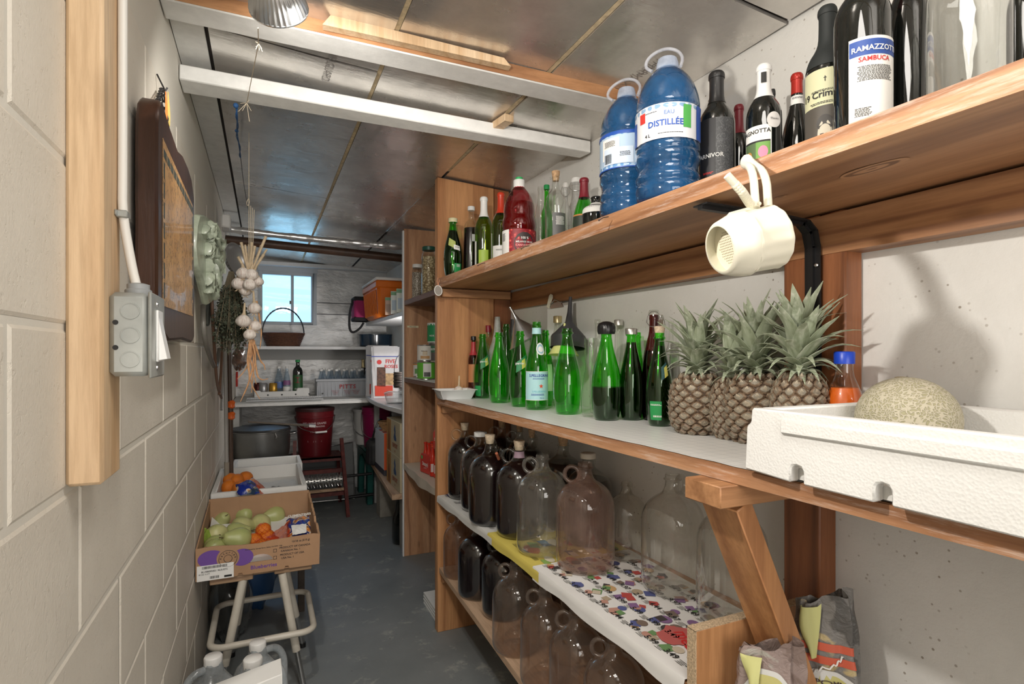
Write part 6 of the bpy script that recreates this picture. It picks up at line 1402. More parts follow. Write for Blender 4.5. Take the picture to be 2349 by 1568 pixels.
# bananas
BAN = M('green_banana', (.28, .40, .06), .45, var=.3, vs=25)
def banana(p, rz, lab, k):
    t = thing('banana', lab, 'banana', p, rz, 'short green bananas'); pts = [(0, .0, .075), (-.004, .006, .06), (.0, .0, .04), (.014, -.008, .016), (.040, -.012, .002), (.062, -.014, -.002)]
    pts = smooth_path(pts, 1); n = len(pts); part('fruit', MB().tube(pts, [.005, .0065, .010, .013, .0145, .015, .0145, .013, .010, .006, .003, .003][:n]+[.003]*max(0, n-12), 6), BAN, t, smooth=50)
pb_ = onZ(478, 1235, zl+.05)
banana((pb_.x-.01, pb_.y-.02, zl+.022), R(-25), 'green banana arching down at the left front of the box', 0); banana((pb_.x+.0, pb_.y-.03, zl+.018), R(-8), 'second green banana lying under the first', 1)
# mandarins in net
def m_orange():
    m, t_, b = nt('orange_peel'); v = coords(t_); t_.links.new(ramp(t_, noise(t_, v, 20, 3), [(.3, (.72, .17, .01)), (.7, (.85, .26, .02))]), b.inputs['Base Color']); b.inputs['Roughness'].default_value = .38; bump(t_, b, voro(t_, v, 350), .0006, .5); return m
ORG = m_orange(); ob = MB().ball((0, 0, 0), (1, 1, .92), 24, 16, lambda d: 1-.05*max(0, d.z-.8)*5).mesh('peel', ORG, smooth=80); obs = MB().ball((0, 0, .89), (.09, .09, .03), 8, 4).mesh('navel', M('orange_navel', (.55, .30, .08), .7))
def orange(p, r, lab, grp, rx=0, ry=0, name='orange'):
    t = thing(name, lab, name, p, 0, grp); t.scale = (r, r, r); t.rotation_euler = (rx, ry, random.random()*6); link('peel', ob, t); link('navel', obs, t); return t
gm_ = 'mandarins in the red net bag'; mz = zl+.034
MN = [((583, 1240), .031, mz, 'front left'), ((612, 1232), .032, mz, 'front right'), ((604, 1215), .029, mz+.030, 'on top of the others'), ((626, 1245), .028, mz-.002, 'lowest right against the bag print'), ((600, 1252), .029, mz-.012, 'seen through the hand hole')]
cps = []
for (q, r, z, w) in MN:
    p = onZ(q[0], q[1], z); p.y = max(p.y, yA+.04); cps.append((p, r)); orange(p, r, 'mandarin in the red net bag, '+w, gm_, random.random(), random.random(), 'mandarin')
NET = M('red_net', (.60, .06, .02), .4)
t = thing('net_bag', 'red mesh bag of mandarins with blue orange-slice print and white sticker', 'net bag', (.07, 2.3, zl)); mb = MB()
for (p, r) in cps:
    for s in (-1, 1):
        for i in range(9):
            ph = 2*PI*i/9; mb.tube([(p.x+r*1.03*math.sin(th)*math.cos(ph+s*th*1.1), p.y+r*1.03*math.sin(th)*math.sin(ph+s*th*1.1), p.z+r*.97*math.cos(th)) for th in [PI*k/12 for k in range(1, 12)]], .0006, 3, cap=False)
part('mesh_net', mb, NET, t, world=True, kind='stuff')
def m_print(name='citrus_bag_print'):
    m, t_, b = nt(name); v = coords(t_); d = voro(t_, v, 19); c = voro(t_, v, 19, out='Color')
    sp = ramp(t_, noise(t_, v, 120, 2), [(.4, (.75, .20, .02)), (.6, (.90, .42, .12))])
    col = mixc(t_, (.01, .03, .28), sp, ramp(t_, d, [(0, (1, 1, 1)), (.36, (1, 1, 1)), (.38, (0, 0, 0))])); rim = ramp(t_, d, [(.33, (0, 0, 0)), (.35, (1, 1, 1)), (.40, (1, 1, 1)), (.42, (0, 0, 0))])
    col = mixc(t_, col, (.72, .62, .50), rim); gr = ramp(t_, noise(t_, v, 25, 2), [(.58, (0, 0, 0)), (.62, (1, 1, 1))]); col = mixc(t_, col, (.03, .06, .03), mixc(t_, (0, 0, 0), gr, .7))
    t_.links.new(col, b.inputs['Base Color']); b.inputs['Roughness'].default_value = .25; bump(t_, b, noise(t_, v, 40, 3, .6, 1), .006, .5); return m
CP = m_print()
A = onZ(640, 1252, zl+.03); B = onZ(712, 1238, zl+.05); Cc = onZ(690, 1165, zl+.10)
def patch(c0, c1, c2, c3, nb, amp=.006, bulge=.02, seed=0):
    c = [Vector(q) for q in (c0, c1, c2, c3)]
    def f(u, v):
        p = c[0]*(1-u)*(1-v)+c[1]*u*(1-v)+c[2]*u*v+c[3]*(1-u)*v
        return p+Vector((0, 0, bulge*math.sin(PI*u)*math.sin(PI*v)+amp*math.sin(17*u+5*v+seed)*math.cos(13*v+3*u)))
    nb.grid(f, 20, 20); return nb
y_ = 2.235
bp_ = part('printed_film', patch((.085, 2.215, zl+.040), (.168, 2.215, zl+.055), (.172, 2.45, zl+.10), (.085, 2.47, zl+.09), MB(), .006, .03), CP, t, world=True, smooth=70)
part('white_sticker', patch((.100, 2.262, zl+.084), (.150, 2.258, zl+.089), (.153, 2.318, zl+.106), (.098, 2.325, zl+.104), MB(), .001, .004), PAPER, t, world=True)
part('lettering', flat_text(MB(), 'CLEMENTINES', .0135, plane_M((.130, 2.36, zl+.128), (.99, -.1, .05), (0, .8, .6)), True), WHT, t, world=True, smooth=0, recalc=False)
part('net_neck', patch((.005, 2.30, zl+.075), (.085, 2.23, zl+.05), (.105, 2.46, zl+.10), (.085, 2.42, zl+.085), MB(), .004, .0), glass('red_net_film', (.9, .45, .35), (.6, .1, .05), .5, .3, (.3, (.6, .08, .03))), t, world=True)
# foam box with oranges
FX0, FX1, FY0, FY1, fz = XL+.006, .185, 2.745, 3.33, CAMZ-.70
def foambox(x0, x1, y0, y1, z0, z1, label, w=.022):
    t = thing('foam_box', label, 'box', ((x0+x1)/2, (y0+y1)/2, z0), 0)
    part('outer_wall', MB().box(x0, x1, y0, y0+w, z0, z1), STYRO, t, world=True, bevel=.004); part('outer_wall', MB().box(x0, x1, y1-w, y1, z0, z1), STYRO, t, world=True, bevel=.004)
    part('outer_wall', MB().box(x0, x0+w, y0+w, y1-w, z0, z1), STYRO, t, world=True, bevel=.004); part('outer_wall', MB().box(x1-w, x1, y0+w, y1-w, z0, z1), STYRO, t, world=True, bevel=.004)
    part('base_slab', MB().box(x0+w, x1-w, y0+w, y1-w, z0, z0+.02), STYRO, t, world=True); part('rim_tab', MB().box((x0+x1)/2-.03, (x0+x1)/2+.09, y0-.006, y0, z1-.03, z1-.008), STYRO, t, world=True, bevel=.002); return t
foambox(FX0, FX1, FY0, FY1, fz, CAMZ-.612, 'white foam box holding oranges, behind the blueberry tray')
foambox(XL+.06, .20, 3.342, 3.62, fz, CAMZ-.618, 'second empty white foam box peeking out behind the first')
go = 'oranges in the white foam box'; oz = fz+.058
for (px, py, z, r, w) in ((524, 1117, oz, .037, 'front left, largest'), (526, 1100, oz+.012, .034, 'back left behind the largest'), (544, 1103, oz+.02, .036, 'centre with visible navel'), (563, 1097, oz+.024, .036, 'top right of the heap'), (548, 1120, oz, .034, 'under the printed bag'), (585, 1127, oz-.006, .030, 'inside the net at the right')):
    p = onZ(px, py, z); p.x = max(p.x, FX0+.06); orange(p, r, 'orange in the white foam box, '+w, go, random.random()*2, random.random()*2)
t = thing('net_bag', 'blue printed orange bag with red netting in the foam box', 'net bag', (-.06, 2.84, oz))
q0 = onZ(545, 1135, oz+.02); q1 = onZ(597, 1132, oz+.02); q2 = onZ(580, 1095, oz+.06); q3 = onZ(540, 1112, oz+.075)
part('printed_film', patch(q0, q1, q2, q3, MB(), .003, .012, 2), CP, t, world=True, smooth=70)
q4 = onZ(622, 1130, oz+.0)
part('red_net', patch(q1+Vector((-.01, 0, .0)), q4, q2+Vector((.02, 0, -.02)), q2, MB(), .002, .01), glass('red_net_film2', (.9, .5, .4), (.6, .1, .05), .5, .3, (.45, (.6, .10, .03))), t, world=True)
t = thing('paper_liner', 'stained white paper in the right half of the foam box', 'paper', (.1, 3.0, fz+.02)); part('sheet', MB().grid(lambda u, v: (-.05+.20*u, FY0+.05+.40*v, fz+.022+.008*u*u+.003*math.sin(11*u+7*v)), 12, 12), M('stained_paper', (.74, .74, .72), .6, var=.12, vs=9), t, world=True)
part('dark_stain', MB().add([(.05+.045*math.cos(a)*(1+.4*math.sin(5*a)), FY0+.24+.05*math.sin(a)*(1+.3*math.cos(7*a)), fz+.032) for a in [2*PI*i/26 for i in range(26)]], [tuple(range(26))]), M('dark_stain', (.22, .21, .20), .8, var=.5, vs=60), t, world=True, smooth=0)
# stand under the foam boxes
t = thing('wooden_stand', 'rough dark stand under the two white foam boxes', 'stand', (0, 3.15, 0)); DK = M('dark_old_wood', (.06, .045, .035), .7, var=.3)
part('top_board', MB().box(XL+.01, .19, 2.80, 3.62, fz-.025, fz-.001), DK, t, world=True)
for x in (XL+.03, .15):
    for y in (2.84, 3.56): part('leg', MB().box(x, x+.03, y, y+.03, 0, fz-.025), DK, t, world=True)
t = thing('blue_sack', 'blue plastic sack on the floor behind the stool legs', 'sack', (-.05, 3.0, 0)); mb = MB()
part('bag_skin', mb.ball((0, 0, .18), (.11, .14, .19), 26, 18, lambda d: 1+.08*math.sin(9*d.x+6*d.z)*math.cos(8*d.y)+.05*math.sin(19*d.z)), M('blue_sack_plastic', (.03, .10, .26), .3), t, smooth=60)
part('white_tag', MB().box(.075, .079, -.10, -.06, .22, .29), PAPER, t)
t = thing('clear_bag', 'clear plastic bag with jars on the floor under the stool', 'bag', (-.13, 2.72, 0))
part('bag_skin', MB().ball((0, 0, .15), (.085, .12, .155), 24, 18, lambda d: 1+.1*math.sin(11*d.x+5*d.z)*math.cos(9*d.y)), glass('bag_film', (.75, .78, .78), (.4, .42, .42), 1.5, .1, (.15, (.4, .42, .42))), t, smooth=60)
part('bag_contents', MB().ball((0, 0, .11), (.05, .08, .10), 14, 10), M('dark_contents', (.05, .05, .05), .6), t)
# ---------------------------------------------------------------- stool
CT = M('cream_enamel_tube', (.62, .58, .50), .35, var=.12, vs=14)
t = thing('stool', 'cream tubular steel stool with wooden boards and a square foot ring', 'stool', (0, 2.38, 0))
zs = zF-.001
SB = wood('stool_board', (.42, .27, .16), (.52, .36, .23), (.22, .13, .08), 'x', 1.5, .7, .3)
part('seat_board', MB().box(XL+.045, -.035, 2.20, 2.50, zs-.026, zs), SB, t, world=True, bevel=.003); part('seat_board', MB().box(.035, .165, 2.205, 2.50, zs-.022, zs), SB, t, world=True, bevel=.003)
part('seat_board', MB().box(-.10, .12, 2.30, 2.46, zs-.048, zs-.0265), SB, t, world=True, bevel=.003)
legs = [((-.068, 2.215), (-.155, 2.17)), ((.062, 2.215), (.135, 2.17)), ((-.060, 2.43), (-.120, 2.54)), ((.070, 2.43), (.150, 2.50))]
for (a, b) in legs:
    A = Vector((*a, zs-.024)); B = Vector((*b, 0)); Cn = A.lerp(B, .66)
    lg = part('leg', MB().tube([A, Cn], .0145, 14), CT, t, world=True); part('chrome_leg_tip', MB().tube([Cn+(A-Cn)*.02, B+Vector((0, 0, .012))], .0105, 12), STEEL, lg, world=True); part('rubber_foot', MB().tube([B+Vector((0, 0, .018)), B], .0135, 12), BLACK, lg, world=True)
def rrect(x0, x1, y0, y1, r, z, n=6):
    out = []
    for cx, cy, a0 in ((x1-r, y1-r, 0), (x0+r, y1-r, PI/2), (x0+r, y0+r, PI), (x1-r, y0+r, 1.5*PI)): out += [(cx+r*math.cos(a0+PI/2*i/n), cy+r*math.sin(a0+PI/2*i/n), z) for i in range(n+1)]
    return out
part('foot_ring', MB().tube(rrect(-.168, .168, 2.12, 2.49, .045, CAMZ-1.0), .0115, 12, closed=True), CT, t, world=True)
# ---------------------------------------------------------------- water jugs bottom left
MLK = glass('milky_water_jug', (.80, .84, .86), (.45, .50, .52), 1.0, .12, (.5, (.62, .66, .68)))
def mjug(px, py, tt, label, hs=1):
    c = at_t(px, py, tt); H = c.z; t = thing('water_jug', label, 'water jug', (c.x, c.y, 0), math.atan2(-c.x, c.y)+hs, 'translucent water jugs'); w = .078
    sq = lambda a: math.copysign(abs(a)**.6, a)
    def f(u, v):
        a = 2*PI*u; z = v; r = [(0, .9), (.04, 1), (.62, 1), (.80, .72), (.92, .34), (1, .28)]
        for p, q in zip(r[:-1], r[1:]):
            if p[0] <= z <= q[0]: rr = p[1]+(q[1]-p[1])*((z-p[0])/(q[0]-p[0])); break
        return (w*rr*sq(math.sin(a)), -w*rr*sq(math.cos(a)), .002+(H-.02)*z)
    part('jug_body', MB().grid(f, 36, 30), MLK, t, smooth=60)
    part('cap', MB().lathe([(.0, H-.024), (.024, H-.024), (.0245, H-.004), (.022, H), (0, H)], 30, flute=.02, fn=20), WHCAP, t, smooth=60)
    part('handle', MB().tube(smooth_path([(.018, 0, H-.035), (.055, 0, H-.035), (.078, 0, H-.07), (.080, 0, H-.14), (.070, 0, H-.17)]), [.011]*20, 10), MLK, t) if False else part('handle', MB().tube(smooth_path([(.018, 0, H-.035), (.055, 0, H-.035), (.080, 0, H-.07), (.082, 0, H-.14), (.070, 0, H-.17)]), .011, 10), MLK, t)
mjug(591, 1470, 1.73, 'translucent water jug on the right with its handle towards the aisle', .3)
mjug(489, 1502, 1.62, 'translucent water jug on the left against the block wall', -2.8)
mjug(580, 1507, 1.52, 'translucent water jug half hidden behind the white sheet', .2)
c = at_t(550, 1530, 1.36); t = thing('white_carton', 'plain white carton in front of the water jugs at the bottom edge', 'carton', (c.x+.0, c.y, 0))
part('carton_body', MB().hexa([(-.095, -.05, 0), (.10, -.05, 0), (.10, .03, 0), (-.095, .03, 0), (-.095, -.05, c.z-.050), (.095, -.05, c.z-.012), (.095, .03, c.z-.012), (-.095, .03, c.z-.050)]), PAPER, t, bevel=.002)
# ---------------------------------------------------------------- back table and what stands on it
ZT = CAMZ-.364
t = thing('back_table', 'white painted work table across the back wall under the window', 'table', (.3, 4.95, 0)); TPM = M('table_white', (.60, .60, .58), .5, var=.12, vs=12)
part('table_top', MB().box(XL+.003, .92, 4.62, 5.29, ZT-.03, ZT), TPM, t, world=True, bevel=.003)
part('front_strip', MB().box(XL+.003, .88, 4.585, 4.62, ZT-.034, ZT-.010), PAINT, t, world=True, bevel=.002)
part('leg', MB().box(.84, .88, 4.66, 4.70, 0, ZT-.03), TPM, t, world=True); part('leg', MB().box(XL+.01, XL+.05, 4.66, 4.70, 0, ZT-.03), TPM, t, world=True); part('leg', MB().box(.84, .88, 5.2, 5.24, 0, ZT-.03), TPM, t, world=True); part('leg', MB().box(XL+.01, XL+.05, 5.2, 5.24, 0, ZT-.03), TPM, t, world=True)
t = thing('back_shelf', 'white wall shelf below the window with the wicker basket', 'shelf', (.3, 5.1, CAMZ+.03)); ZS = CAMZ+.062
part('shelf_board', MB().box(XL+.003, 1.06, 4.96, 5.295, ZS-.026, ZS), WHITE, t, world=True, bevel=.002); part('support_rail', MB().box(XL+.003, 1.06, 5.27, 5.297, ZS-.115, ZS-.027), M('grey_rail', (.30, .30, .29), .6), t, world=True)
def bowlpt(px, Y, Z_): r = ray(px, 800); k = Y/r.y; return Vector((r.x*k, Y, Z_))
b0 = bowlpt(650, 5.08, ZS); t = thing('wicker_basket', 'brown wicker basket with tall arched handle on the back shelf', 'basket', b0)
WK = M('brown_wicker', (.13, .055, .03), .55, var=.5, vs=70)
bm_ = MB(); nr, ns = 9, 30
for j in range(nr):
    r0 = .125+.045*j/nr; z = .006+.013*j; bm_.tube([((r0+.003*(1 if (i+j) % 2 else -1))*math.cos(2*PI*i/(ns*2)), .78*(r0+.003*(1 if (i+j) % 2 else -1))*math.sin(2*PI*i/(ns*2)), z) for i in range(ns*2)], .0065, 6, closed=True)
bk = part('woven_bowl', bm_, WK, t, kind='stuff'); part('bowl_base', MB().lathe([(0, 0), (.125, 0), (.16, .11), (.155, .11), (.12, .006), (0, .006)], 30, Matrix.Diagonal((1, .78, 1, 1))), WK, t)
hp = [(.165*math.cos(PI*i/24), 0, .10+.225*math.sin(PI*i/24)) for i in range(25)]
part('arched_handle', MB().tube([Vector(p)+Vector((0, .004*math.sin(i*2.2), .003*math.cos(i*2.2))) for i, p in enumerate(hp)], .005, 8).tube([Vector(p)+Vector((0, -.004*math.sin(i*2.2), -.003*math.cos(i*2.2))) for i, p in enumerate(hp)], .005, 8), M('dark_wicker_handle', (.03, .035, .045), .5), t)
b0 = bowlpt(862, 5.10, ZS); t = thing('roasting_pan', 'oval dark blue enamel roasting pan at the right end of the back shelf', 'pan', b0)
part('pan_body', MB().lathe([(0, 0), (.13, 0), (.145, .01), (.152, .105), (.168, .108), (.168, .112), (.148, .112), (.138, .012), (0, .006)], 40, Matrix.Diagonal((1, .75, 1, 1))), M('blue_enamel', (.012, .03, .055), .15, coat=.6), t)
def cyl(px, Y, Z_, r, H, lab, name, cat, m, group=None, capm=None, colr=None):
    p = bowlpt(px, Y, Z_); t = thing(name, lab, cat, p, 0, group); part('body', MB().lathe([(0, .001), (r*.9, 0), (r, .004), (r, H-.006), (r*.85, H), (0, H-.001)], 20), m, t); return t
cyl(604, 5.06, ZT, .033, .12, 'grey drink can on the back table', 'drink_can', 'can', M('grey_can', (.35, .35, .36), .3, .6), 'drink cans')
cyl(627, 5.06, ZT, .033, .12, 'golden drink can beside the grey one', 'drink_can', 'can', M('gold_can', (.50, .28, .04), .3, .6), 'drink cans')
cyl(592, 5.14, ZT, .033, .12, 'dark red drink can half hidden behind the grey one', 'drink_can', 'can', M('darkred_can', (.10, .02, .02), .3, .6), 'drink cans')
def small(px, ytop, Y, w, kind, gm, lab, name='plastic_bottle', zb=ZT, **k):
    p = bowlpt(px, Y, zb); tt = depth(p.x, p.y); H = height(tt, ytop, zb); return bottle(kind, H, w*tt/F, p, gm, name, lab, **k)
WTR = glass('still_water', (.75, .82, .88), (.35, .45, .55), .8, .05, (.12, (.5, .6, .7)))
small(640, 841, 5.08, 20, 'flask', WTR, 'clear water bottle with blue label, left of the two', cap=('screw', WHCAP), labels=[(.3, .5, -3, 3, LM((.10, .18, .42)))], group='water bottles on the back table')
small(658, 841, 5.04, 16, 'flask', WTR, 'clear water bottle with white and violet label, right of the two', cap=('screw', WHCAP), labels=[(.15, .35, -3, 3, WHT), (.4, .55, -3, 3, LM((.25, .1, .25)))], group='water bottles on the back table')
small(683, 826, 5.02, 22, 'spirit', G_dark, 'dark green olive oil bottle with red and green label', 'oil_bottle', cap=('screw', GRN), labels=[(.05, .60, -1.3, 1.3, LM((.02, .10, .03)), [('OLIVE', .02, .2, 0, WHT, True)]), (.38, .55, -1, 1, LM((.20, .02, .02)), [], 'oval')])
for k, (px, yt, lab) in enumerate(((833, 824, 'dark wine bottle with gold neck behind the water crate'), (845, 830, 'dark green wine bottle, middle of the three behind the crate'), (857, 832, 'dark green wine bottle nearest the flour bags'))):
    small(px, yt, 5.20+.02*k, 18, 'wine', G_dark, lab, 'wine_bottle', cap=('capsule', (GOLDC, BKCAP, BKCAP)[k], .75))
# foam trough with holes
a = bowlpt(583, 4.86, ZT); b = bowlpt(710, 4.86, ZT)
t = thing('foam_trough', 'long white foam tray with a row of small holes on the back table', 'tray', ((a.x+b.x)/2, 4.9, ZT))
hw = (b.x-a.x)/2; part('front_panel', MB().prism([(-hw, 0), (hw, 0), (hw, .075), (hw-.012, .082), (hw-.09, .082), (hw-.10, .058), (-hw+.05, .056), (-hw+.04, .068), (-hw, .066)], -.012, .012, 'y'), STYRO, t, bevel=.002)
part('tray_floor', MB().box(-hw, hw, .012, .16, 0, .02), STYRO, t)
for i in range(5): part('hole', MB().lathe([(0, .0005), (.007, .0005), (.007, 0)], 10, rotM((-hw+.10+i*.105, -.012, .030), PI/2)), BLACK, t)
# wire rack
a = bowlpt(566, 4.70, ZT); b = bowlpt(738, 4.70, ZT); t = thing('wire_rack', 'white wire rack lying flat on the front of the back table', 'rack', ((a.x+b.x)/2, 4.70, ZT)); hw = (b.x-a.x)/2; RW = M('white_wire', (.62, .63, .64), .35)
part('rack_frame', MB().tube([(-hw, -.11, .008), (hw, -.11, .008), (hw, .13, .012), (-hw, .13, .012)], .006, 6, closed=True), RW, t)
mb = MB()
for i in range(1, 36): x = -hw+2*hw*i/36; mb.tube([(x, -.11, .013), (x, .13, .017)], .0024, 4)
for y in (-.04, .04): mb.tube([(-hw, y, .018), (hw, y, .018)], .003, 5)
part('rack_wires', mb, RW, t, kind='stuff')
# grey crate of bottles
a = bowlpt(727, 4.92, ZT); b = bowlpt(853, 4.92, ZT); hw = (b.x-a.x)/2; PG = M('pale_grey_plastic', (.42, .44, .47), .4)
t = thing('plastic_crate', 'pale grey plastic crate lettered PITTS on the back table', 'crate', ((a.x+b.x)/2, 5.02, ZT))
cb = MB(); H = .148
for s in (0, 1):
    pass
cb.hexa([(-hw+.02, -.10, 0), (hw-.02, -.10, 0), (hw-.01, -.093, 0), (-hw+.01, -.093, 0), (-hw, -.115, H), (hw, -.115, H), (hw, -.108, H), (-hw, -.108, H)])
part('front_panel', cb, PG, t); part('back_panel', MB().box(-hw, hw, .095, .102, 0, H), PG, t); part('end_panel', MB().box(-hw, -hw+.008, -.108, .1, 0, H), PG, t); part('end_panel', MB().box(hw-.008, hw, -.108, .1, 0, H), PG, t); part('crate_base', MB().box(-hw+.01, hw-.01, -.09, .095, 0, .006), PG, t)
part('crate_rim', MB().box(-hw-.012, hw+.006, -.128, -.112, H-.018, H+.003), PG, t, bevel=.003)
rib = MB()
for i in range(14): rib.box(-hw+.03+i*(2*hw-.06)/13-.003, -hw+.03+i*(2*hw-.06)/13+.003, -.113, -.108, .01, H-.02)
part('ribs', rib, PG, t, kind='stuff')
CR = M('crate_red', (.42, .05, .06), .5); mb = MB(); flat_text(mb, 'PITTS', .050, plane_M((.02, -.1195, .068), (1, 0, 0), (0, -.1, 1)), True, spacing=1.15)
for i in range(3):
    for x in (-.07, .03, .10): flat_text(mb, ('FREIGHT CO', 'ONTARIO', 'TEL 555')[i], .011, plane_M((x-.01, -.118, .045-i*.013), (1, 0, 0), (0, 0, 1)))
part('lettering', mb, CR, t, smooth=0, recalc=False)
k = 0
for j in range(2):
    for i in range(7):
        px = 737+i*17.5+j*6; small(px, 847-(j*2), 4.98+.09*j, 17, 'flask', WTR, ('water bottle with blue film in the crate\'s front row' if j == 0 else 'water bottle in the crate\'s back row')+', %s from the left' % ('first', 'second', 'third', 'fourth', 'fifth', 'sixth', 'seventh')[i], zb=ZT+.008, cap=('screw', WHCAP), labels=[(.35, .62, -3, 3, LM((.16, .26, .50))), (.55, .62, -3, 3, LM((.5, .5, .55)))], group='water bottles packed in the grey crate')
# ---------------------------------------------------------------- right side of the back room
t = thing('corner_shelf', 'white wall shelf carrying the orange cooler', 'shelf', (.93, 4.1, CAMZ+.25)); zsC = CAMZ+.268
part('shelf_board', MB().box(.80, 1.063, 3.40, 4.85, zsC-.028, zsC), WHITE, t, world=True, bevel=.002)
t = thing('cooler', 'orange picnic cooler with ribbed side and white lid', 'cooler', (.88, 4.32, zsC)); OC = M('orange_cooler_plastic', (.75, .17, .012), .3)
x0, x1, y0, y1 = .742, 1.03, 4.02, 4.62
part('cooler_body', MB().hexa([(x0+.015, y0+.012, zsC), (x1, y0+.012, zsC), (x1, y1-.01, zsC), (x0+.015, y1-.01, zsC), (x0, y0, zsC+.235), (x1, y0, zsC+.235), (x1, y1, zsC+.235), (x0, y1, zsC+.235)]), OC, t, world=True, bevel=.022)
part('cooler_collar', MB().box(x0-.008, x1, y0-.008, y1, zsC+.205, zsC+.262), OC, t, world=True, bevel=.012)
part('lid', MB().box(x0-.012, x1+.004, y0-.012, y1+.004, zsC+.263, zsC+.285), WHCAP, t, world=True, bevel=.008)
rb = MB()
for i in range(9): y = y0+.06+i*(y1-y0-.12)/8; rb.add([(x0+.012, y-.012, zsC+.02), (x0+.006, y, zsC+.02), (x0+.012, y+.012, zsC+.02), (x0-.001, y-.012, zsC+.20), (x0-.009, y, zsC+.20), (x0-.001, y+.012, zsC+.20)], [(0, 1, 4, 3), (1, 2, 5, 4), (3, 4, 5), (0, 2, 1)])
part('side_ribs', rb, OC, t, world=True, kind='stuff')
for (px, w, h, col, lab, Y) in ((892, .05, .12, (.45, .30, .22), 'small brown patterned carton beside the cooler', 3.83), (906, .055, .15, (.62, .66, .64), 'white and blue food carton in front of the cooler', 3.72), (920, .06, .155, (.55, .60, .55), 'food carton with green top nearest the painted edge', 3.60)):
    p = bowlpt(px, Y, zsC); t = thing('food_carton', lab, 'carton', p, R(-12), 'food cartons beside the cooler')
    part('carton_body', MB().box(-w/2, w/2, -w/2, w/2, 0, h), LM(col), t, bevel=.002); part('printed_panel', MB().box(-w*.35, w*.35, -w/2-.0006, -w/2, h*.15, h*.6), LM((.35, .45, .55) if Y < 3.8 else (.3, .2, .15)), t); part('top_band', MB().box(-w*.5, w*.5, -w/2-.0008, -w/2, h*.82, h*.97), LM((.12, .30, .15)), t)
p = bowlpt(815, 4.75, CAMZ+.36); t = thing('cooler_bag', 'magenta and black lunch bag with hanging strap beyond the cooler', 'bag', (p.x+.035, 4.75, zsC+.001))
part('bag_body', MB().box(-.055, .075, -.09, .09, 0, .20), M('magenta_fabric', (.35, .02, .12), .8), t, bevel=.015); [part('black_trim', MB().box(-.058, .078, -.094, .094, za, zb_), M('black_fabric', (.02, .02, .022), .9), t, bevel=.008) for za, zb_ in ((0, .035), (.165, .202))]
part('strap', MB().tube(smooth_path([(-.056, -.03, .18), (-.085, -.035, .08), (-.09, -.03, -.06), (-.06, -.02, -.10), (.0, -.02, -.06), (.03, -.02, -.01)], 2), .010, 6), M('black_fabric', (.02, .02, .022), .9), t)
# curved white shelf with flour
ZQ = CAMZ-.345; pl = [(.85, 5.2), (.775, 4.7), (.742, 4.3), (.735, 4.0), (.748, 3.7), (.785, 3.39), (1.062, 3.39), (1.062, 5.2)]
t = thing('curved_shelf', 'white plastic shelf with curved front edge in the right corner', 'shelf', (.9, 4.3, ZQ)); SHW = M('shelf_white_plastic', (.66, .67, .68), .4)
part('shelf_board', MB().prism(pl, ZQ-.032, ZQ, 'z'), SHW, t, world=True, bevel=.004)
part('support_leg', MB().box(.80, .84, 3.385, 3.41, 0, ZQ-.033), WHITE, t, world=True); part('support_leg', MB().box(1.0, 1.04, 5.1, 5.14, 0, ZQ-.033), WHITE, t, world=True)
part('upper_ledge', MB().box(.84, 1.062, 3.39, 3.75, ZQ+.10, ZQ+.12), SHW, t, world=True, bevel=.003)
FLR = M('flour_bag_paper', (.66, .66, .68), .55, var=.05, bmp=.4, bs=25)
def flour(P, rz, w, d, H, lab):
    t = thing('flour_bag', lab, 'bag', P, rz, 'paper flour bags'); rd = random.Random(3)
    def f(u, v):
        a = 2*PI*u; sq = lambda c, e=.35: math.copysign(abs(c)**e, c); k = 1+.03*math.sin(9*a+7*v); pin = 1 if v < .86 else 1-(v-.86)/.14*.75
        return (w/2*k*sq(math.sin(a)), -(d/2*k*pin)*sq(math.cos(a)), H*v)
    part('bag_body', MB().grid(f, 40, 24), FLR, t, smooth=60); part('top_fold', MB().box(-w/2+.01, w/2-.01, -d*.12, d*.12, H-.012, H+.006), FLR, t, bevel=.004)
    y = -d/2*1.035
    def pnl(nm, x0, x1, z0, z1, m, dy=0): return part(nm, MB().box(x0, x1, y-.002-dy, y-dy, z0, z1), m, t)
    pnl('red_panel', -w/2+.03, w/2-.05, .015, H*.24, LM((.62, .05, .02))); pnl('bread_photo', -w/2+.045, -w/2+.11, H*.22, H*.60, M('pretzel_photo', (.12, .05, .03), .6, var=.8, vs=60)); pnl('bun_photo', -w/2+.11, w/2-.04, H*.25, H*.48, M('bun_photo', (.50, .32, .16), .6, var=.5, vs=40))
    for q in (.80,): part('blue_line', MB().box(-w/2+.004, w/2-.004, y-.002, y, H*q, H*q+.007), BLUE, t)
    mb = MB(); flat_text(mb, 'FIVE', .042, plane_M((.04, y-.003, H*.68), (1, 0, 0), (0, 0, 1)), True); flat_text(mb, 'ROSES', .036, plane_M((.045, y-.003, H*.585), (1, 0, 0), (0, 0, 1)), True); part('red_lettering', mb, RED, t, smooth=0, recalc=False)
    part('rose_emblem', MB().add([(-.045+.018*math.cos(2*PI*i/14), y-.003, H*.70+.018*math.sin(2*PI*i/14)) for i in range(14)], [tuple(range(14))]), RED, t, smooth=0)
p = bowlpt(884, 4.42, ZQ); flour(p, R(-12), .215, .13, .40, 'flour bag with red lettering FIVE ROSES standing in front')
p = bowlpt(868, 4.66, ZQ); flour(p, R(-10), .20, .13, .41, 'second flour bag of the same print just behind the first')
p = bowlpt(917, 3.64, ZQ+.121); t = thing('small_basket', 'small dark woven basket with thin hoop handle', 'basket', p); mb = MB()
for j in range(9): mb.tube([((.036+.002*(j % 2))*math.cos(2*PI*i/18), (.036+.002*(j % 2))*math.sin(2*PI*i/18), .006+j*.0115) for i in range(18)], .006, 5, closed=True)
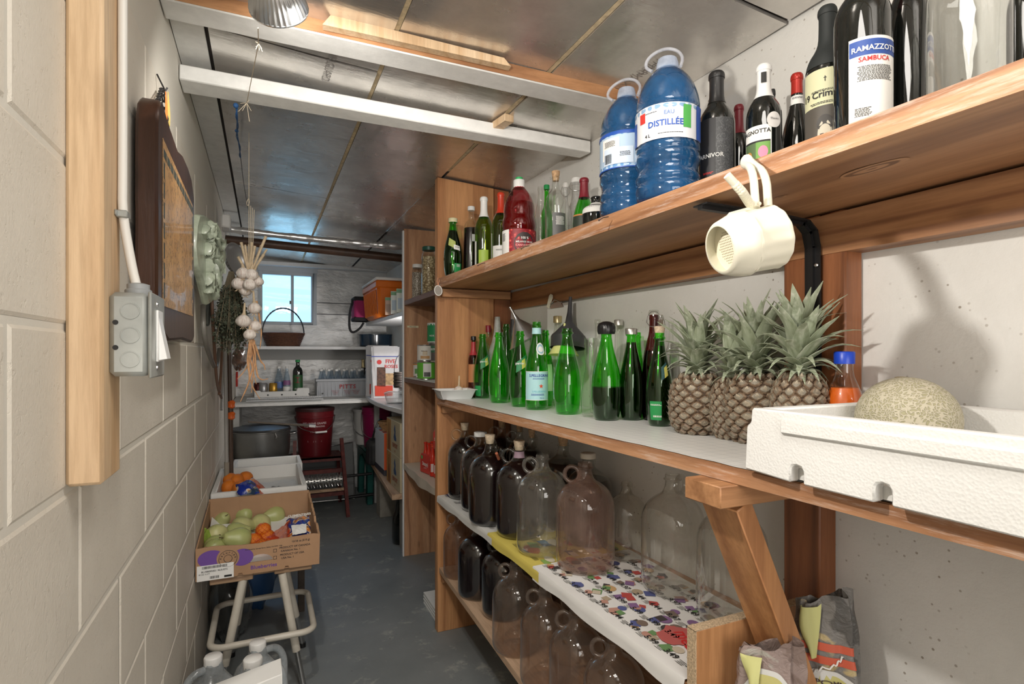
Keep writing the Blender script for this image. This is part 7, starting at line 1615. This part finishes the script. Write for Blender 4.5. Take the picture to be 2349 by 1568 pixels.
part('woven_bowl', mb, M('dark_basket', (.045, .035, .03), .6, var=.5, vs=60), t, kind='stuff'); part('hoop_handle', MB().tube([(.036*math.cos(PI*i/16), 0, .10+.115*math.sin(PI*i/16)) for i in range(17)], .0025, 6), IRON, t)
p = bowlpt(910, 3.85, ZQ); t = thing('clear_container', 'clear plastic container with crumpled film on the curved shelf', 'container', p)
part('container_body', MB().lathe([(0, 0), (.07, 0), (.085, .07), (.09, .072), (.085, .075), (.065, .085), (0, .088)], 24), glass('container_plastic', (.85, .86, .86), (.55, .56, .56), 1.5, .1, (.15, (.6, .62, .62))), t)
# ---------------------------------------------------------------- under the table
b0 = bowlpt(597, 4.26, CAMZ-.775); t = thing('stock_pot', 'large dull aluminium stock pot under the back table', 'pot', (XL+.20, 4.26, CAMZ-.775)); PT = M('dull_pot_metal', (.26, .26, .25), .38, .85, var=.2, vs=6)
part('pot_body', MB().lathe([(0, .004), (.10, 0), (.14, .012), (.168, .036), (.184, .07), (.190, .11), (.193, .235), (.198, .238), (.198, .244), (.188, .244), (.183, .09), (.12, .012), (0, .012)], 48), PT, t)
part('lid', MB().lathe([(.196, .246), (.19, .258), (.10, .275), (0, .28)], 40), M('dark_pot_lid', (.05, .05, .05), .4, .5), t)
part('handle', MB().tube(smooth_path([(.188, -.05, .21), (.235, -.04, .215), (.235, .04, .215), (.188, .05, .21)]), .006, 8), STEEL, t); part('latch', MB().tube([(.09, -.172, .235), (.10, -.182, .21), (.095, -.180, .20)], .003, 6), STEEL, t)
t = thing('wooden_paddle', 'long dark wooden paddle lying across the stock pot lid', 'paddle', (0, 4.26, CAMZ-.49)); part('paddle_blade', MB().box(-.10, .34, -.022, .022, 0, .014, rotM((0, 0, .0), 0, R(7))), M('grey_paddle', (.16, .13, .10), .6), t, bevel=.003)
part('metal_ferrule', MB().box(.30, .345, -.024, .024, -.001, .016, rotM((0, 0, 0), 0, R(7))), STEEL, t)
t = thing('pedestal_box', 'pale grey box under the stock pot', 'box', (XL+.20, 4.28, 0)); part('box_body', MB().box(-.12, .16, -.14, .16, 0, CAMZ-.776), M('grey_box', (.40, .38, .35), .6), t, bevel=.004)
# crusher frame
FR = M('red_rusty_frame', (.14, .025, .02), .5, var=.5, vs=30); cy = 4.52
t = thing('grape_crusher', 'old red framed grape crusher with spiked steel roller', 'crusher', (.34, cy, 0))
def bar(nm, a, b, w, m, par): 
    a, b = Vector(a), Vector(b); q = (b-a).to_track_quat('Z', 'Y').to_matrix().to_4x4(); return part(nm, MB().box(-w, w, -w*.6, w*.6, 0, (b-a).length, Matrix.Translation(a) @ q), m, par, world=True)
zp = CAMZ-.80
bar('leg', (.215, cy-.02, zp+.14), (.20, cy-.18, 0), .013, FR, t); bar('leg', (.555, cy-.02, zp+.14), (.585, cy-.18, 0), .013, FR, t); bar('leg', (.215, cy+.2, zp), (.20, cy+.3, 0), .013, FR, t); bar('leg', (.555, cy+.2, zp), (.585, cy+.3, 0), .013, FR, t)
for z, dy in ((zp-.012, 0), (zp-.10, -.02), (zp-.27, -.06)): part('cross_bar', MB().box(.21, .57, cy-.03+dy, cy+.0+dy, z-.02, z+.01), FR, t, world=True)
part('pail_plate', MB().box(.20, .57, cy-.03, cy+.28, zp-.012, zp-.002), FR, t, world=True)
rl = part('spiked_roller', MB().tube([(.225, cy-.09, zp-.165), (.55, cy-.09, zp-.165)], .034, 20), M('steel_roller', (.5, .5, .48), .3, .9), t, world=True); sp = MB()
for i in range(15):
    for j in range(14):
        a = 2*PI*(j+.5*(i % 2))/14; x = .238+i*.0215; c_ = Vector((x, cy-.09+.032*math.cos(a), zp-.165+.032*math.sin(a))); d = Vector((.3, math.cos(a), math.sin(a)))
        sp.tube([c_, c_+d*.018], [.006, .0035], 5)
part('roller_studs', sp, STEEL, rl, world=True, kind='stuff')
part('axle', MB().tube([(.56, cy-.08, zp-.15), (.78, cy-.08, zp-.145)], .011, 10), IRON, t, world=True); part('axle', MB().tube([(.60, cy-.02, zp-.33), (.80, cy-.02, zp-.325)], .013, 10), IRON, t, world=True)
part('wood_lath', MB().box(.235, .56, cy-.13, cy-.11, zp-.245, zp-.225), W_bench, t, world=True)
HM = M('grey_hopper_metal', (.10, .105, .105), .5, .15)
t = thing('metal_hopper', 'grey sheet metal hopper tray leaning behind the crusher frame', 'hopper', (.5, cy+.34, 0))
part('sheet', MB().hexa([(.12, cy+.32, .02), (.70, cy+.30, .02), (.70, cy+.31, .02), (.12, cy+.33, .02), (.11, cy+.39, zp-.03), (.70, cy+.39, zp+.04), (.70, cy+.40, zp+.04), (.11, cy+.40, zp-.03)]), HM, t, world=True)
part('rolled_edge', MB().tube([(.11, cy+.385, zp-.03), (.70, cy+.385, zp+.04), (.702, cy+.295, .022)], .007, 8).tube([(.12, cy+.31, .02), (.70, cy+.29, .02)], .006, 8), STEEL, t, world=True)
p = bowlpt(719, 4.66, zp); t = thing('pail', 'dark red plastic pail with white print and wire bail on the crusher', 'pail', (.372, 4.66, zp-.0015)); PD = M('dark_red_pail', (.13, .008, .012), .3)
part('pail_body', MB().lathe([(0, 0), (.118, 0), (.122, .004), (.141, .30), (.146, .302), (.146, .312), (.143, .315), (.143, .345), (.147, .347), (.147, .36), (.138, .36), (.118, .008), (0, .008)], 44), PD, t)
part('lid_rim', MB().lathe([(.0, .352), (.149, .352), (.150, .372), (.13, .376), (0, .374)], 40), M('very_dark_lid', (.04, .012, .012), .4), t)
part('wire_bail', MB().tube(smooth_path([(-.150, 0, .31), (-.13, -.10, .23), (-.02, -.165, .195), (.06, -.16, .195), (.13, -.10, .25), (.152, 0, .31)]), .003, 6), STEEL, t); part('bail_grip', MB().tube([(-.01, -.166, .196), (.075, -.158, .198)], .008, 8), WHCAP, t)
mb = MB(); pr_ = [(0, 0), (.118, 0), (.141, .30)]
for s, sz, z in (('RED WINE GRAPES', .022, .255), ('FOR WINE MAKING', .018, .232), ('VINO', .030, .192), ('23 LITRES', .013, .085), ('PRODUCT OF', .012, .066), ('ONTARIO', .012, .052)): cyl_text(mb, s, sz, .1185+.0765*z+.0012, z, -.1 if z > .15 else .25, True)
rd = random.Random(8)
for ln in range(6):
    for x0_ in (-.5, -.05):
        r_ = .130; z = .155-ln*.0075; a0 = x0_; a1 = x0_+.36; mb.add([(r_*math.sin(a0), -r_*math.cos(a0), z), (r_*math.sin(a1), -r_*math.cos(a1), z), (r_*math.sin(a1), -r_*math.cos(a1), z+.0035), (r_*math.sin(a0), -r_*math.cos(a0), z+.0035)], [(0, 1, 2, 3)])
part('printed_lettering', mb, M('pale_pink_print', (.55, .42, .42), .5), t, smooth=0, recalc=False)
# stool, bench, cartons and buckets on the right
GP = M('dark_green_plastic', (.005, .10, .085), .4)
t = thing('plastic_stool', 'dark green moulded plastic stool in the back right corner', 'stool', (.88, 4.9, 0)); zg = .44
part('seat', MB().box(.775, 1.0, 4.62, 5.15, zg-.03, zg), GP, t, world=True, bevel=.01)
for x, y in ((.785, 4.65), (.955, 4.65), (.785, 5.10), (.955, 5.10)): part('leg', MB().hexa([(x-.012, y-.03, 0), (x+.035, y-.03, 0), (x+.035, y+.05, 0), (x-.012, y+.05, 0), (x-.005, y-.03, zg-.03), (x+.045, y-.03, zg-.03), (x+.045, y+.08, zg-.03), (x-.005, y+.08, zg-.03)]), GP, t, world=True, bevel=.004)
part('arched_apron', MB().prism([(4.66, zg-.03), (4.66, zg-.22), (4.72, zg-.10), (4.88, zg-.06), (5.04, zg-.10), (5.10, zg-.22), (5.10, zg-.03)], .777, .787, 'x'), GP, t, world=True)
t = thing('plank_bench', 'worn plank bench on concrete blocks along the right wall', 'bench', (.9, 4.0, 0)); zb2 = CAMZ-.862
part('plank', MB().prism([(.715, 3.385), (.785, 4.55), (1.03, 4.55), (1.03, 3.385)], zb2-.035, zb2, 'z'), W_bench, t, world=True, bevel=.003)
CC = M('grey_concrete_block', (.33, .31, .27), .85, var=.2, vs=20, bmp=.8, bs=60)
for y in (3.42, 4.22): part('support_block', MB().box(.80, 1.0, y, y+.14, 0, zb2-.036), CC, t, world=True, bevel=.004)
def beer(z, lab):
    t = thing('beer_carton', lab, 'carton', (.90, 3.60, z), 0, 'stacked beer cartons'); x = .765; y0, y1 = 3.39, 3.79; H = .215
    part('carton_body', MB().box(x, 1.02, y0, y1, z, z+H), M('beige_carton', (.50, .43, .28), .6), t, world=True, bevel=.002)
    fx = x-.0008
    part('bottle_panel', MB().box(fx, x, y1-.14, y1-.005, z+.004, z+H-.004), LM((.42, .22, .06)), t, world=True)
    part('bottle_picture', MB().prism([(y1-.105+a, z+.01+b) for a, b in [(.0, 0), (.045, 0), (.045, .09), (.030, .125), (.028, .18), (.017, .18), (.015, .125), (0, .09)]], fx-.0008, fx, 'x'), LM((.16, .05, .015)), t, world=True)
    part('ship_emblem', MB().prism([(y0+.10+a, z+.09+b) for a, b in [(0, 0), (.06, 0), (.075, .02), (.05, .05), (.065, .07), (.04, .10), (.02, .06), (.025, .04), (0, .02)]], fx-.0008, fx, 'x'), LM((.04, .09, .20)), t, world=True)
    mb = MB(); flat_text(mb, 'EXPORT', .040, plane_M((fx-.0012, y0+.135, z+.045), (0, -1, 0), (0, 0, 1)), True); flat_text(mb, 'ALE', .018, plane_M((fx-.0012, y0+.135, z+.018), (0, -1, 0), (0, 0, 1)), True)
    part('red_lettering', mb, M('export_red', (.36, .06, .03), .5), t, world=True, smooth=0, recalc=False)
beer(zb2+.001, 'beige export ale carton, lower of the stack on the plank'); beer(zb2+.217, 'beige export ale carton, upper of the stack')
t = thing('bottle_carton', 'white carton with orange end and dark base on the plank', 'carton', (.88, 4.1, zb2)); x0, x1, y0, y1 = .775, 1.0, 3.93, 4.27
part('carton_body', MB().box(x0, x1, y0, y1, zb2+.04, zb2+.30), M('grey_white_carton', (.55, .56, .58), .6), t, world=True, bevel=.002); part('orange_end', MB().box(x0, x1, y0-.001, y0, zb2+.04, zb2+.30), M('orange_print', (.80, .13, .03), .5), t, world=True); part('dark_base', MB().box(x0-.001, x1, y0-.0015, y1, zb2, zb2+.04), LM((.05, .05, .07)), t, world=True)
part('striped_top', MB().box(x0, x1, y0+.02, y0+.09, zb2+.3, zb2+.302).box(x0, x1, y0+.14, y0+.21, zb2+.3, zb2+.302), LM((.50, .10, .05)), t, world=True)
for s_, z_ in (('L', .12), ('X', .08)): part('lettering', flat_text(MB(), s_, .03, plane_M((x0+.05, y0-.002, zb2+z_), (1, 0, 0), (0, 0, 1)), True), WHT, t, world=True, smooth=0, recalc=False)
t = thing('wicker_tray', 'small tan wicker basket on top of the orange ended carton', 'basket', (.86, 4.06, zb2+.303)); mb = MB()
for j in range(6): mb.tube([((.07+.006*j)*math.cos(2*PI*i/24), (.06+.006*j)*math.sin(2*PI*i/24), .006+j*.011) for i in range(24)], .006, 5, closed=True)
part('woven_bowl', mb, M('tan_wicker', (.48, .27, .12), .6, var=.4, vs=60), t, kind='stuff')
t = thing('jar_lid_bottle', 'clear plastic jug neck lying tilted on the wicker basket', 'bottle', (.845, 3.95, zb2+.42)); part('jug_neck', MB().lathe([(0, 0), (.03, 0), (.035, .01), (.035, .04), (.028, .045), (.028, .06), (.036, .08), (.04, .11)], 20, rotM((0, 0, 0), R(70), 0, R(60))), glass('neck_plastic', (.80, .82, .84), (.5, .52, .55), 1.5, .1, (.25, (.55, .57, .6))), t)
t = thing('black_bag', 'black ribbed bag with looped straps beside the buckets', 'bag', (.79, 4.38, zb2)); 
part('bag_body', MB().lathe(chaikin([(0, 0), (.06, 0), (.07, .03), (.062, .10), (.07, .16), (.045, .2), (0, .2)]), 30, flute=.03, fn=15), M('black_bag_fabric', (.018, .018, .02), .6), t); part('strap', MB().tube(smooth_path([(-.03, -.03, .17), (-.01, -.06, .28), (.03, -.05, .36), (.06, -.03, .34), (.03, -.02, .22)], 2), .007, 6), BLACK, t)
MG = M('magenta_pail', (.33, .012, .10), .35)
t = thing('pail', 'magenta plastic pail standing on the green stool', 'pail', (.885, 4.83, zg+.001)); part('pail_body', MB().lathe([(0, 0), (.095, 0), (.10, .005), (.118, .28), (.122, .282), (.122, .30), (.119, .302), (.120, .335), (.124, .337), (.124, .345), (.113, .345), (.092, .01), (0, .01)], 40), MG, t)
part('printed_lettering', cyl_text(MB(), 'VINO', .03, .1135, .20, -.1, True), M('pale_pink_print', (.55, .42, .42), .5), t, smooth=0, recalc=False)
part('wire_bail', MB().tube(smooth_path([(-.125, 0, .29), (-.14, -.06, .16), (-.09, -.12, .09), (.0, -.14, .10), (.09, -.10, .18), (.125, 0, .29)]), .0028, 6), STEEL, t)
t = thing('pail', 'white plastic pail half hidden behind the magenta one', 'pail', (.835, 5.04, zg+.001)); part('pail_body', MB().lathe([(0, 0), (.09, 0), (.105, .29), (.112, .292), (.112, .31), (.10, .31), (.088, .01), (0, .01)], 36), WHCAP, t); part('wire_bail', MB().tube(smooth_path([(-.112, 0, .29), (-.13, -.05, .15), (-.06, -.11, .08), (.03, -.12, .08)]), .0028, 6), STEEL, t)
# glass jug under the bench
bottle('tall', .30, .15, (.84, 3.62, 0.001), glass('dark_clear_jar', (.35, .36, .34), (.12, .12, .11), 1, .03), 'glass_jar', 'large dusky glass jar with an orange patch under the plank bench', cat='jar', labels=[(.2, .6, -.1, .5, LM((.60, .25, .05)))])
